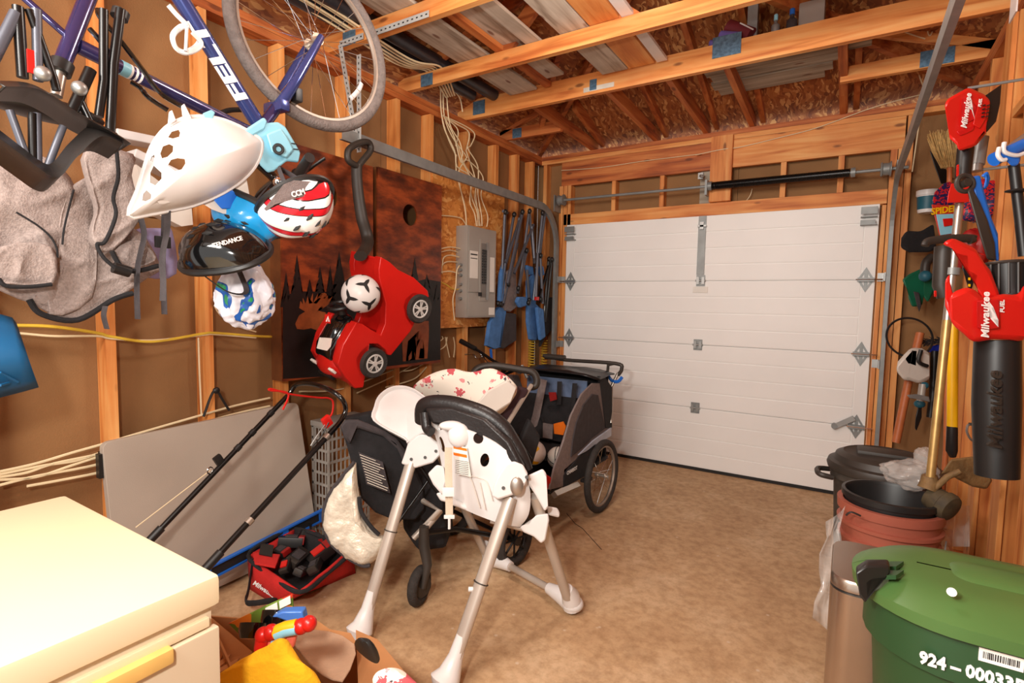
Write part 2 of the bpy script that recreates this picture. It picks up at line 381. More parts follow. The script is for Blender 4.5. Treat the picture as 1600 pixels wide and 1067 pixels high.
# left wall: sheathing panels, studs, plates
wl = tag(MB().bx(SXL-.03, SXL-.012, Y0, SYD, 0, 2.83).build('wall_left', 'sheath', None, False), kind='structure')
yy = [-.9, .18, 1.40, 2.62, 3.84, SYD]
for a, b_ in zip(yy[:-1], yy[1:]):
    MB().bx(SXL-.012, SXL, a+.002, b_-.002, .0, 1.745).build('sheathing_panel', 'sheath', wl, False)
    MB().bx(SXL-.012, SXL, a+.002, b_-.002, 1.75, 2.82).build('sheathing_panel', 'sheath', wl, False)
for y in (-.62, -.2, .2, .60, 1.0, 1.41, 1.82, 2.26, 2.69, 3.03, 3.47, 3.88, 4.22, 4.50):
    MB().bx(XL-.088, XL, y-.019+.0, y+.019, .04, 2.73).build('stud', wood_z, wl, False)
MB().bx(XL-.088, XL, Y0, SYD, 0, .038).build('bottom_plate', old_y, wl, False)
MB().bx(XL-.088, XL, Y0, YD, 2.732, 2.769).build('top_plate', old_y, wl, False)
MB().bx(XL-.088, XL, Y0, YD, 2.771, 2.808).build('top_plate', old_y, wl, False)
# door wall
DX0, DX1, DH = -2.31, .14, 2.135
wb = tag(MB().bx(SXL, SXR, SYD+.012, SYD+.03, 2.0, 2.83).bx(SXL, DX0, SYD+.012, SYD+.03, 0, 2.0).bx(DX1, SXR, SYD+.012, SYD+.03, 0, 2.0).build('wall_back', 'sheath', None, False), kind='structure')
MB().bx(SXL, DX0-.01, SYD, SYD+.012, 0, 2.80).build('sheathing_panel', 'sheath', wb, False)
MB().bx(DX0-.005, -.83, SYD, SYD+.012, 2.14, 2.80).build('sheathing_panel', 'sheath', wb, False)
MB().bx(-.826, DX1+.04, SYD, SYD+.012, 2.14, 2.80).build('sheathing_panel', 'sheath', wb, False)
MB().bx(DX1+.044, SXR, SYD, SYD+.012, 0, 2.80).build('sheathing_panel', 'sheath', wb, False)
MB().bx(XL, XR, YD, SYD, 2.732, 2.769).build('top_plate', wood_x, wb, False)
MB().bx(XL, XR, YD, SYD, 2.771, 2.808).build('top_plate', old_x, wb, False)
MB().bx(DX0-.06, DX1+.04, YD, SYD-.005, DH+.005, DH+.105).build('door_header', wood_x, wb, False)
hx = -.86
MB().bx(DX0-.09, hx-.17, YD+.0, YD+.04, 2.51, 2.730).build('header_board', old_x, wb, False)
MB().bx(hx+.0, DX1+.12, YD+.0, YD+.04, 2.51, 2.730).build('header_board', wood_x, wb, False)
MB().bx(hx-.165, hx-.0, YD-.045, YD-.001, DH+.107, 2.76).build('spring_pad_board', wood_z, wb, False)
MB().bx(hx-.26, hx-.17, YD+.045, SYD-.005, DH+.107, 2.72).build('spring_pad_board', grey_x, wb, False)
for x in (-1.87, -1.43, -.49, -.11): MB().bx(x-.019, x+.019, YD+.002, SYD-.003, DH+.107, 2.508).build('cripple_stud', wood_z, wb, False)
for x in (-2.60, -2.42, -2.375): MB().bx(x, x+.038, YD, SYD-.003, .0 if x < -2.4 else 0, 2.73 if x < -2.5 else 2.51).build('jack_stud', wood_z, wb, False)
MB().bx(-2.335, -2.312, YD-.0, SYD, 0, 2.13).build('door_jamb', wood_z, wb, False)
MB().bx(-2.33, -2.297, YD, SYD-.003, 2.14, 2.51).build('jack_stud', wood_z, wb, False)
for x in (.185, .228, .271): MB().bx(x, x+.038, YD, SYD-.003, 0, 2.73 if x > .25 else 2.51).build('jack_stud', wood_z, wb, False)
MB().bx(.155, .18, YD, SYD, 0, 2.13).build('door_jamb', wood_z, wb, False)
# right wall
wr = tag(MB().bx(SXR+.012, SXR+.03, Y0, SYD, 0, 2.83).build('wall_right', 'sheath', None, False), kind='structure')
for a, b_ in zip(yy[:-1], yy[1:]): MB().bx(SXR, SXR+.012, a+.002, b_-.002, 0, 2.82).build('sheathing_panel', 'sheath', wr, False)
for y in (.2, .62, 1.03, 1.44, 1.85, 2.26, 2.50, 2.88, 3.30, 3.42, 3.86, 4.2): MB().bx(XR, SXR-.002, y-.019, y+.019, .04, 2.73).build('stud', wood_z, wr, False)
MB().bx(XR-.02, XR-.002, 2.83, 2.97, .15, 2.73).build('nailed_board', wood_z, wr, False)
MB().bx(XR-.02, XR-.002, 3.30, 3.44, .04, 2.73).build('nailed_board', wood_z, wr, False)
MB().bx(XR-.02, XR-.002, 2.36, 2.56, .04, 2.73).build('nailed_board', wood_z, wr, False)
MB().bx(XR, SXR, Y0, SYD, 0, .038).build('bottom_plate', old_y, wr, False)
MB().bx(XR, SXR, Y0, YD, 2.732, 2.769).build('top_plate', old_y, wr, False)
MB().bx(XR, SXR, Y0, YD, 2.771, 2.808).build('top_plate', old_y, wr, False)
for y0_, y1_, z in ((2.58, 2.82, 2.2), (2.98, 3.28, 2.28)): MB().bx(XR, XR+.08, y0_, y1_, z-.019, z+.019).build('blocking', wood_y, wr, False)
# ceiling = roof deck, rafters, trusses
SL = .36; XC = (SXL+SXR)/2; zr = lambda d: 2.885+SL*d
ridge = zr(XC-SXL); ya = SYD-(XC-SXL)
ce = MB()
A, B_, C_, D_ = (SXL-.1, SYD+.1, 2.845), (SXR+.1, SYD+.1, 2.845), (XC, ya, ridge), (XC, Y0, ridge)
def slab(pts, m, name, par):
    q = MB(); v0 = [q.bm.verts.new(V(p)) for p in pts]; v1 = [q.bm.verts.new(V(p)+V((0, 0, .014))) for p in pts]
    q.bm.faces.new(v0[::-1]); q.bm.faces.new(v1); q.bridge(v0, v1); return q.build(name, m, par, False)
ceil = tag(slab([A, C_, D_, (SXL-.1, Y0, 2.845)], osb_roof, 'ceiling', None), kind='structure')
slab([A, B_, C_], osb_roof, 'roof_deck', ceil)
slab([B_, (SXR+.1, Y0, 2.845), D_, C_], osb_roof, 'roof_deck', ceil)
CB = 2.812
def nplate(p, par, w=.1, h=.075, ax='y', lab=None):
    o = MB().box(p, (w, .004, h) if ax == 'y' else (.004, w, h)).build('nail_plate', 'blue_plate', par, False)
def chord(y, x0, x1, h=.14, m=None, up=0):
    return MB().bx(x0, x1, y-.019, y+.019, CB+up, CB+up+h).build('truss_chord', m or wood_x, ceil, False)
for y in (.2, .85, 1.5, 2.15, 2.80):
    c = chord(y, SXL, SXR, .09)
    nplate((-2.45, y-.022, 2.85), c)
    if y > 1.9:
        nplate((-.9+(y-2)*.6, y-.022, 2.86), c, .08, .07)
        MB().beam((SXL, y, 2.88), (XC, y, ridge-.06), .034, .09).build('rafter', old_x, ceil, False)
        MB().beam((SXR, y, 2.88), (XC, y, ridge-.06), .034, .09).build('rafter', old_x, ceil, False)
        MB().beam((-1.9, y, 2.86), (-1.5, y, 3.26), .030, .09).build('truss_web', old_x, ceil, False)
        MB().beam((-1.02, y, 2.86), (-1.5, y, 3.26), .030, .09).build('truss_web', old_x, ceil, False)
        MB().beam((-.2, y, 2.86), (-.6, y, 3.26), .030, .09).build('truss_web', old_x, ceil, False)
g = chord(3.46, SXL, SXR, .14)
nplate((-2.50, 3.437, 2.885), g, .11, .1); nplate((-1.55, 3.437, 2.87), g, .05, .07); nplate((-.70, 3.437, 2.93), g, .16, .12)
MB().bx(-1.62, -1.4, 3.436, 3.4405, 2.83, 2.86).build('paint_splash', 'tape', g, False)
# hip jacks: bottom chords from the girder truss to the door wall, rafters above
for x, hz in ((-2.09, .0), (-1.50, .0), (-1.08, .0), (-.73, .02), (-.11, .02)):
    if x < -1.6: pass
    j = MB().beam((x, 3.48, 2.90+hz), (x, SYD, 2.85), .038, .09).build('jack_chord', old_y, ceil, False)
    MB().box((x-.021, 4.60, 2.87), (.004, .04, .09)).build('nail_plate', 'blue_plate', j, False)
for x in (-2.09, -1.50, -1.08, -.73, -.11):
    dx = min(x-SXL, SXR-x); y1 = max(SYD-dx, ya)
    MB().beam((x+.07, SYD, 2.89), (x+.07, y1, zr(SYD-y1)-.07), .038, .09).build('rafter', old_y, ceil, False)
for sx in (SXL, SXR): MB().beam((sx, SYD, 2.89), (XC, ya, ridge-.07), .038, .12).build('hip_rafter', old_x, ceil, False)
jl = MB().bx(SXL, -2.10, 4.05-.019, 4.05+.019, CB, CB+.09).build('jack_chord', old_x, ceil, False); nplate((-2.52, 4.028, 2.855), jl, .09, .08)
jr = MB().bx(-.13, SXR, 4.05-.019, 4.05+.019, CB, CB+.09).build('jack_chord', wood_x, ceil, False); nplate((.35, 4.028, 2.86), jr, .16, .09)
MB().beam((-.12, 3.50, 2.94), (-.12, SYD, 2.84), .04, .09).build('jack_chord', old_y, ceil, False)
MB().beam((SXL, 4.05, 2.9), (-2.0, 4.05, 3.14), .038, .09).build('rafter', old_x, ceil, False)
MB().beam((-2.3, 4.06, 2.9), (-1.85, 3.5, 3.2), .038, .09).build('truss_web', old_x, ceil, False)
MB().beam((SXR, 4.05, 2.9), (-.1, 4.05, 3.18), .038, .14).build('rafter', wood_x, ceil, False)

# ------------------------------------------------------------------ garage door
DY = 4.615
door = tag(MB().bx(DX0+.01, DX1-.01, DY+.038, DY+.044, .03, DH-.005).build('door_1', 'white_door', None, False), kind='structure')
ph = DH/4
rl = random.Random(3)
for k in range(4):
    q = MB(); z0 = k*ph+.022*(k == 0); z1 = (k+1)*ph-.003
    q.bx(DX0, DX1, DY+.008, DY+.038, z0, z1)
    nrib = 4; hh = (z1-z0)/nrib
    for i in range(nrib):
        q.bx(DX0+.085, DX1-.085, DY+.002, DY+.009, z0+i*hh+.005, z0+(i+1)*hh-.005, .0022)
    q.bx(DX0, DX0+.08, DY, DY+.009, z0, z1, .002); q.bx(DX1-.08, DX1, DY, DY+.009, z0, z1, .002)
    q.build('door_panel', 'white_door', door, False)
MB().bx(DX0, DX1, DY, DY+.04, .0, .024).build('bottom_seal', 'rubber', door, False)
def hinge_centre(x, z):
    h = MB().bx(x-.035, x+.035, DY-.006, DY+.0, z-.045, z+.045).build('door_hinge', 'galv', door, False)
    MB().cyl((x-.04, DY-.012, z), (x+.04, DY-.012, z), .008, n=10).bx(x-.032, x-.01, DY-.02, DY-.006, z-.03, z+.03).bx(x+.01, x+.032, DY-.02, DY-.006, z-.03, z+.03).build('hinge_knuckle', 'galv_light', h)
for z in (ph, 2*ph, 3*ph): hinge_centre(-1.06, z)
def hinge_side(x, z, sgn):
    q = MB(); y = DY-.004
    q.prism([(x-.045, y, z+.01), (x, y, z+.09), (x+.045, y, z+.01), (x+.03, y, z+.01), (x, y, z+.062), (x-.03, y, z+.01)], (0, .006, 0))
    q.prism([(x-.045, y, z-.01), (x, y, z-.09), (x+.045, y, z-.01), (x+.03, y, z-.01), (x, y, z-.062), (x-.03, y, z-.01)], (0, .006, 0))
    q.bx(x-.05, x+.05, y-.03, y, z-.014, z+.014).bx(x-.01, x+.01, y-.006, y, z-.07, z+.07)
    h = q.build('roller_hinge', 'galv', door, False)
    MB().cyl((x-sgn*.06, DY-.03, z), (x+sgn*.1, DY-.03, z), .005, n=8).build('roller_stem', 'chrome', h)
for z in (ph, 2*ph, 3*ph): hinge_side(DX0+.055, z, -1); hinge_side(DX1-.055, z, 1)
for x, s_ in ((DX0+.05, -1), (DX1-.06, 1)):
    b_ = MB().bx(x-.05, x+.05, DY-.05, DY-.045, 2.06, 2.11).bx(x-.05, x+.05, DY-.05, DY, 2.04, 2.046).bx(x-.05, x+.05, DY-.05, DY, 1.985, 1.991).bx(x-.05, x+.04, DY-.04, DY-.036, 1.99, 2.02).build('top_roller_bracket', 'galv', door, False)
sp = MB().bx(-1.095, -1.035, DY-.012, DY, 3*ph+.05, DH-.005).build('centre_stile', 'galv', door, False)
MB().bx(-1.08, -1.05, DY-.03, DY-.012, 2.02, 2.08).bx(-1.1, -1.03, DY-.03, DY-.012, 2.04, 2.055).build('lock_plate', 'galv_light', sp, False)
MB().bx(-1.12, -1.0, DY-.006, DY-.001, 3*ph-.10, 3*ph-.05).build('warning_sticker', 'paper', door, False)
lk = MB().beam((-.05, DY-.03, .52), (.07, DY-.03, .60), .02, .035).build('slide_lock', 'galv_light', door, False)
MB().cyl((-.05, DY-.05, .525), (-.05, DY, .525), .02, n=12).build('lock_knob', 'galv', lk)
# ================================================================== DOOR HARDWARE
def sweep(path, prof, name, m, par, side):
    """sweep open/closed 2D profile (a along side, b along normal) on a path"""
    q = MB(); side = V(side); rings = []; n = len(path)
    for i, p in enumerate(path):
        t = (V(path[min(i+1, n-1)])-V(path[max(i-1, 0)])).normalized(); nn = t.cross(side).normalized()
        rings.append([q.bm.verts.new(V(p)+side*a+nn*b) for a, b in prof])
    for i in range(n-1): q.bridge(rings[i], rings[i+1])
    q.bm.faces.new(rings[0][::-1]); q.bm.faces.new(rings[-1])
    return q.build(name, m, par, False)
CPROF = [(-.004, -.032), (.020, -.032), (.020, -.028), (0, -.028), (0, .028), (.020, .028), (.020, .032), (-.004, .032)]
def track(x, y_end, sgn, label, z0):
    t = thing('door_track', (x, DY-.05, 0), label, 'door track', 'door tracks')
    z = 2.262; r = .34; yv = DY-.045
    path = [(x, yv, z0), (x, yv, 1.2), (x, yv, z-r)] + [(x, yv-r+r*math.cos(a), z-r+r*math.sin(a)) for a in [PI/2*i/12 for i in range(1, 13)]] + [(x, 3.0, z+.01), (x, y_end, z+.03)]
    prof = [(a*sgn, b) for a, b in CPROF]
    sweep(path, prof, 'rail', 'galv', t, (1, 0, 0))
    for zz in (.35, 1.0, 1.62):
        MB().bx(x-.003-sgn*.01, x+.003-sgn*.01, yv, YD-.001, zz-.03, zz+.03).bx(x-sgn*.05, x, YD-.004, YD-.001, zz-.03, zz+.03).build('bracket', 'galv_light', t, False)
    return t
tL = track(-2.385, 2.02, -1, 'grey steel overhead door track curving up along the left stud wall', .02)
tR = track(.205, .75, 1, 'grey steel overhead door track curving up at the right of the garage door', .02)
# hanger of the left track: perforated angle
def perf(p0, p1, name='perforated_angle', par=None, w=.032, up=(1, 0, 0)):
    q = MB().beam(p0, p1, w, .003, up=up).build(name, 'zinc', par, False)
    p0, p1 = V(p0), V(p1); n = max(2, int((p1-p0).length/.03)); k = MB()
    for i in range(n):
        c = p0.lerp(p1, (i+.5)/n)
        s_, d, u = axes(p1-p0, up)
        k.box(c, (.007, .012, .0042), Matrix((s_, d, u)).transposed())
    o = k.build('slot', 'ink', q, False); o['kind'] = 'stuff'
    return q
h = thing('track_hanger', (-2.39, 2.12, 2.26), 'perforated galvanised steel hanger holding the left door track to a ceiling joist', 'bracket')
ha = PZ(540, 85, 2.82); ha.y = 2.125
perf((-2.52, 2.125, 2.83), (-2.385, 2.13, 2.24), par=h, up=(0, 1, 0))
perf((-2.385, 2.14, 2.75), (-2.385, 2.14, 2.22), par=h, up=(0, 1, 0))
perf((-2.52, 2.122, 2.83), (-2.33, 2.122, 2.83), par=h, up=(0, 1, 0))
perf((-2.30, 2.122, 2.825), (-1.86, 2.122, 2.825), par=h, up=(0, 1, 0))
tpp = PD(1583, 8, 1.98); tr_p = MB().bx(tpp.x, tpp.x+.005, tpp.y-.05, tpp.y+.05, tpp.z-.045, tpp.z+.05).build('track_plate', 'white', tR, False)
# torsion spring
ty = YD-.105
a, b_, c, d, e, f = PY(873, 316, ty), PY(1108, 292, ty), PY(1333, 268, ty), PY(1420, 256, ty), PY(877, 315, ty), PY(1384, 264, ty)
ts = thing('torsion_spring', (a.x, ty, a.z), 'black coil torsion spring on a steel shaft above the garage door', 'spring')
zz = (b_.z+c.z)/2
MB().cyl((a.x-.02, ty, zz), (d.x, ty, zz), .0115, n=12).build('shaft', 'galv', ts)
k = MB(); npt = 70
k.cyl((b_.x+.02, ty, zz), (c.x-.02, ty, zz), .026, n=20); k.build('coil_core', 'black_metal', ts)
k = MB(); n = 1300; x0, x1 = b_.x+.02, c.x-.02
k.tube([(x0+(x1-x0)*i/n, ty+.0275*math.cos(i*2*PI/12), zz+.0275*math.sin(i*2*PI/12)) for i in range(n)], .0042, 5)
k.build('coil', 'black_metal', ts)
for x, r in ((b_.x+.008, .036), (c.x, .034)): MB().cyl((x-.014, ty, zz), (x+.014, ty, zz), r, n=20).build('cone', 'galv', ts)
MB().bx(b_.x-.03, b_.x-.012, ty-.02, YD-.046, zz-.07, zz+.05).build('bracket', 'galv', ts, False)
for x in (e.x, f.x):
    dr = MB().lathe([(.02, -.03), (.045, -.03), (.05, -.02), (.042, -.016), (.042, .02), (.052, .026), (.052, .032), (.02, .034)], frame((x, ty, zz), (0, 1, 0), (0, 0, 1), (1, 0, 0)), 24).build('cable_drum', 'galv', ts)
MB().bx(e.x-.065, e.x-.055, ty-.03, YD-.001, zz-.1, zz+.05).build('bracket', 'galv', ts, False)
MB().bx(f.x+.06, f.x+.068, ty-.03, YD-.001, zz-.1, zz+.05).build('bracket', 'galv', ts, False)
def cable(pts, r=.0042, m='cable', label=None, cat='cable', group=None, k=8, par=None, name='cable', n=6):
    o = MB().tube(cat_rom(pts, k), r, n).build(name, m, par)
    if par is None: tag(o, label, cat, group)
    return o
cable([PY(700+x/3.95, 200+y/3.95, YD-.012) for x, y in ((700, 262), (930, 245), (1200, 205), (1400, 180), (1560, 160))]+[PY(1050+x/3.95, 200+y/3.95, YD-.05) for x, y in ((150, 165), (320, 130))]+[PY(1050+x/3.95, 200+y/3.95, YD-.012) for x, y in ((420, 118), (660, 60), (890, 0))]+[PY(1200+x/3.95, y/3.95, YD-.012) for x, y in ((600, 680), (760, 630), (960, 580))], .003, label='thin cream wire strung along the header above the garage door')
cable([PY(1050+x/3.95, 200+y/3.95, YD+.04) for x, y in ((310, 432), (360, 470), (440, 460), (480, 420), (495, 375))], .003, label='short loop of white wire hanging below the torsion spring')
o = MB().box(PY(1095, 275, YD-.055), (.04, .02, .05)).cyl(PY(1095, 275, YD-.06), PY(1097, 275, YD-.09), .013).build('ceiling_hook_bracket', 'galv_light', None)
tag(o, 'small zinc bracket screwed to the centre board above the door', 'bracket')

# ================================================================== LEFT WALL: strand board and breaker panel
pl = tag(MB().bx(XL+.001, XL+.012, PX(690.5, 450, XL+.105).y, PX(785, 400, XL).y, PX(785, 508, XL).z, PX(740, 285, XL).z).build('backer_board', osb_wall, None, False), 'strand board panel behind the grey breaker box on the left studs', 'board')
bx_x = XL+.125
y0 = PX(730, 425, bx_x).y; y1 = PX(774.5, 425, bx_x).y; zt = PX(752, 356, bx_x).z; zb = PX(752, 496, bx_x).z
bp = thing('breaker_panel', (XL+.013, (y0+y1)/2, zb), 'grey steel breaker panel with white labels on the strand board', 'breaker panel')
MB().bx(XL+.013, bx_x, y0, y1, zb, zt, .004).build('body', 'panel_grey', bp)
MB().bx(bx_x, bx_x+.006, y0+.01, y1-.01, zb+.2, zt-.012, .002).build('cover', 'panel_grey', bp)
MB().bx(bx_x, bx_x+.006, y0+.01, y1-.01, zb+.01, zb+.19, .002).build('cover', 'panel_grey', bp)
W_ = y1-y0
MB().bx(bx_x+.006, bx_x+.012, y0+W_*.38, y0+W_*.70, zb+.13, zt-.09, .002).build('breaker_door', 'panel_grey', bp)
MB().bx(bx_x+.012, bx_x+.0135, y0+W_*.42, y0+W_*.66, zb+.16, zt-.12, .001).build('door_recess', 'panel_dark', bp)
MB().bx(bx_x+.0135, bx_x+.02, y0+W_*.60, y0+W_*.68, zb+.14, zt-.11, .001).build('door_edge', 'galv_light', bp)
for i in range(13):
    for s_ in (0, 1):
        MB().bx(bx_x+.0135, bx_x+.024, y0+W_*(.45+s_*.07), y0+W_*(.505+s_*.07), zb+.27+i*.021, zb+.285+i*.021).build('breaker', 'black', bp, False)
MB().bx(bx_x+.006, bx_x+.0075, y0+W_*.06, y0+W_*.33, zt-.40, zt-.19).build('label', 'paper', bp, False)
MB().bx(bx_x+.0075, bx_x+.0078, y0+W_*.08, y0+W_*.31, zt-.222, zt-.212).bx(bx_x+.0075, bx_x+.0078, y0+W_*.08, y0+W_*.31, zt-.25, zt-.244).build('label_line', 'ink', bp, False)
MB().bx(bx_x+.006, bx_x+.0075, y0+W_*.76, y0+W_*.92, zt-.5, zt-.22).build('label', 'paper', bp, False)
MB().bx(bx_x+.006, bx_x+.0075, y0+W_*.74, y0+W_*.95, zb+.02, zb+.08).build('label', 'paper', bp, False)
MB().bx(bx_x+.006, bx_x+.03, y0+W_*.36, y0+W_*.40, zb+.17, zb+.2).build('latch', 'ink', bp, False)
for i, z in enumerate((.30, .34, .38, .45, .5, .56)):
    MB().cyl((XL+.07, y0-.025, zt-z), (XL+.07, y0, zt-z), .012, n=10).build('cable_clamp', 'galv', bp)
# cables: bundle coming down from the plate
cgrp = 'cream cables down to the breaker panel'
clab = 'cream electrical cable dropping from the ceiling to the top of the breaker panel'
K = lambda x, y: (500+x/3.952, y/3.952)
KK = lambda x, y: (400+x/3.952, 200+y/3.952)
kx = XL+.05
drops = [
 [K(745, 540), K(750, 700), K(790, 850), K(840, 960), KK(1235, 170), KK(1240, 290), KK(1290, 480), KK(1300, 605)],
 [K(760, 540), K(768, 720), K(820, 850), K(900, 960), KK(1290, 200), KK(1250, 290), KK(1290, 500), KK(1300, 605)],
 [K(780, 540), K(800, 760), K(860, 870), K(880, 950), KK(1270, 200), KK(1320, 300), KK(1330, 420), KK(1365, 520), KK(1370, 605)],
 [K(790, 530), K(860, 600), K(880, 690)],
 [K(755, 715), K(850, 770), K(920, 820), K(905, 920), KK(1300, 150), KK(1350, 300), KK(1360, 450), KK(1385, 605)],
 [K(770, 720), K(900, 780), K(955, 830), K(930, 900), KK(1310, 130), KK(1370, 240), KK(1370, 400), KK(1392, 540), KK(1395, 605)],
 [K(760, 710), K(830, 850), K(870, 1000), KK(1310, 200), KK(1400, 300), KK(1390, 420), KK(1430, 540), KK(1425, 610)],
 [K(750, 700), K(770, 800), K(830, 930), K(840, 1010), KK(1255, 250), KK(1330, 310), KK(1320, 450), KK(1350, 530), KK(1362, 605)],
 [K(775, 730), K(850, 800), K(840, 900), KK(1240, 90), KK(1290, 230), KK(1360, 330), KK(1350, 430), KK(1375, 520), KK(1380, 605)],
]
for i, dd in enumerate(drops):
    cable([PX(*p, kx+.008*(i % 4)) for p in dd], .0046, label=clab if i != 3 else 'short cream cable end hanging from the top plate', group=cgrp if i != 3 else None, k=6)
side = [[(1143, 540), (1210, 545), (1270, 560), (1300, 605)], [(1143, 745), (1200, 735), (1262, 745)], [(1143, 765), (1200, 755), (1262, 772)],
        [(1150, 850), (1160, 800), (1200, 785), (1255, 798)], [(1150, 900), (1150, 850), (1185, 825), (1270, 832)], [(1143, 890), (1200, 885), (1255, 900)]]
for i, dd in enumerate(side): cable([PX(*KK(*p), XL+.03+.03*(i % 2)) for p in dd], .0045, label='cream electrical cable bending into the left side of the breaker panel', group='cables into the side of the breaker panel')
J8 = lambda x, y: (680+x*.2625, 280+y*.2625)
cable([PX(*J8(*p), XL+.07) for p in ((160, 500), (130, 540), (122, 640), (105, 720), (115, 840))], .0046, label='cream cable hanging down past the left edge of the breaker panel')
cable([PX(*J8(*p), XL+.05) for p in ((30, 610), (70, 630), (110, 655), (150, 650), (155, 605))], .0046, 'cable_yellow', label='yellow cable looping out of the side of the breaker panel')
for dd in ([(20, 1020), (60, 990), (70, 940)], [(85, 1060), (72, 1000), (60, 940)], [(110, 1060), (116, 990), (108, 940)], [(20, 970), (45, 950), (40, 935)]):
    cable([PX(*J8(*p), XL+.02) for p in dd], .0042, label='loose cream cable hanging below the strand board panel', group='loose cables below the strand board')
# long runs stapled across the left wall
Q5 = lambda x, y: (x/3.5575, 460+y/3.5575)
runs = [[(0, 985), (200, 940), (400, 880), (560, 835)], [(0, 1015), (150, 990), (300, 940), (560, 885)], [(0, 1030), (200, 1015), (400, 950), (570, 895)],
        [(0, 1060), (200, 1010), (400, 975), (570, 938)], [(150, 1066), (350, 1030), (570, 985)], [(0, 1000), (250, 950), (420, 925), (560, 880)]]
LOWL = ['topmost of the cream cables running low across the left wall', 'third from the top of the cream cables low on the left wall', 'fourth from the top of the cream cables low on the left wall', 'fifth from the top of the cream cables low on the left wall', 'lowest of the cream cables on the left wall', 'second from the top of the cream cables low on the left wall']
for ri, dd in enumerate(runs):
    dd = dd+[(760, dd[-1][1]-60), (1000, dd[-1][1]-130), (1300, dd[-1][1]-215), (1500, dd[-1][1]-260)]
    cable([PX(*Q5(*p), XL+.006) for p in dd], .0055, label=LOWL[ri], group='cables low on the left wall', k=5)
cable([PX(*Q5(*p), XL+.006) for p in ((-60, 172), (80, 172), (300, 180), (545, 215), (620, 235), (850, 262), (1130, 218), (1200, 215), (1423, 232), (1510, 235))], .0065, 'cable_yellow', label='yellow cable sagging between the left wall studs')
cable([PX(*Q5(*p), XL+.004) for p in ((-60, 215), (100, 216), (300, 232), (545, 232), (620, 245), (850, 256), (1130, 225), (1200, 222), (1423, 240))], .005, label='cream cable sagging beside the yellow cable on the left wall')
cable([PX(*Q5(*p), XL+.006) for p in ((1190, 60), (1230, 120), (1320, 175), (1423, 208))], .0035, label='thin white cable slanting behind the hanging plastic bag')
cable([PX(*Q5(*p), XL-.03) for p in ((1103, 240), (1108, 400), (1120, 665))], .0045, label='cream cable running straight down beside the left wall stud')
B4 = lambda x, y: (400+x*.225, 380+y*.225)
for ri, dd in enumerate(([(900, 1000), (1100, 940), (1200, 840)], [(700, 1040), (940, 930), (1080, 850)], [(1000, 890), (1080, 880), (1160, 840)], [(300, 1030), (600, 1010), (950, 880)])):
    cable([PX(*B4(*p), XL-.02) for p in dd], .0045, 'cable', label=['cable curving up to the right below the right painted board, the longest', 'cable curving just behind the front wheel of the red car', 'short cable close under the bottom edge of the right painted board', 'long flat cable passing below the red toy car'][ri], group='cables below the painted boards')
# cables above, lying along the ceiling edge
for i in range(5):
    cable([(-2.50+.035*i, 1.2, 2.912), (-2.50+.03*i, 1.9, 2.912+.008*(i % 2)), (-2.47+.03*i, 2.5, 2.86), (-2.46+.03*i, 2.8, 2.912), (-2.55+.02*i, 3.1, 2.86)], .006, label='cream cable lying over the joists near the left wall', group='cables over the joists')

# ================================================================== PAINTED CORNHOLE BOARDS
def paint_mat():
    m, nt, b = newmat('stained_plywood'); tc = nt.nodes.new('ShaderNodeTexCoord'); mp = nt.nodes.new('ShaderNodeMapping')
    mp.inputs['Scale'].default_value = (1, 2.2, 6); link(nt, tc.outputs['Object'], mp.inputs[0])
    n = nt.nodes.new('ShaderNodeTexNoise'); n.inputs['Scale'].default_value = 1.8; n.inputs['Detail'].default_value = 8; n.inputs['Roughness'].default_value = .65
    link(nt, mp.outputs[0], n.inputs['Vector'])
    r = ramp(nt, [(.34, (66, 26, 14)), (.48, (112, 48, 22)), (.62, (158, 72, 32))]); link(nt, n.outputs['Fac'], r.inputs[0])
    link(nt, r.outputs[0], b.inputs['Base Color']); b.inputs['Roughness'].default_value = .42; return m
M['stained'] = paint_mat(); M['moose'] = plain('light_stain_figure', (146, 74, 34), .5, var=.25, scale=20); M['burnt'] = plain('burnt_dark_stain', (24, 17, 14), .5, var=.3, scale=20)
fx = XL+.105
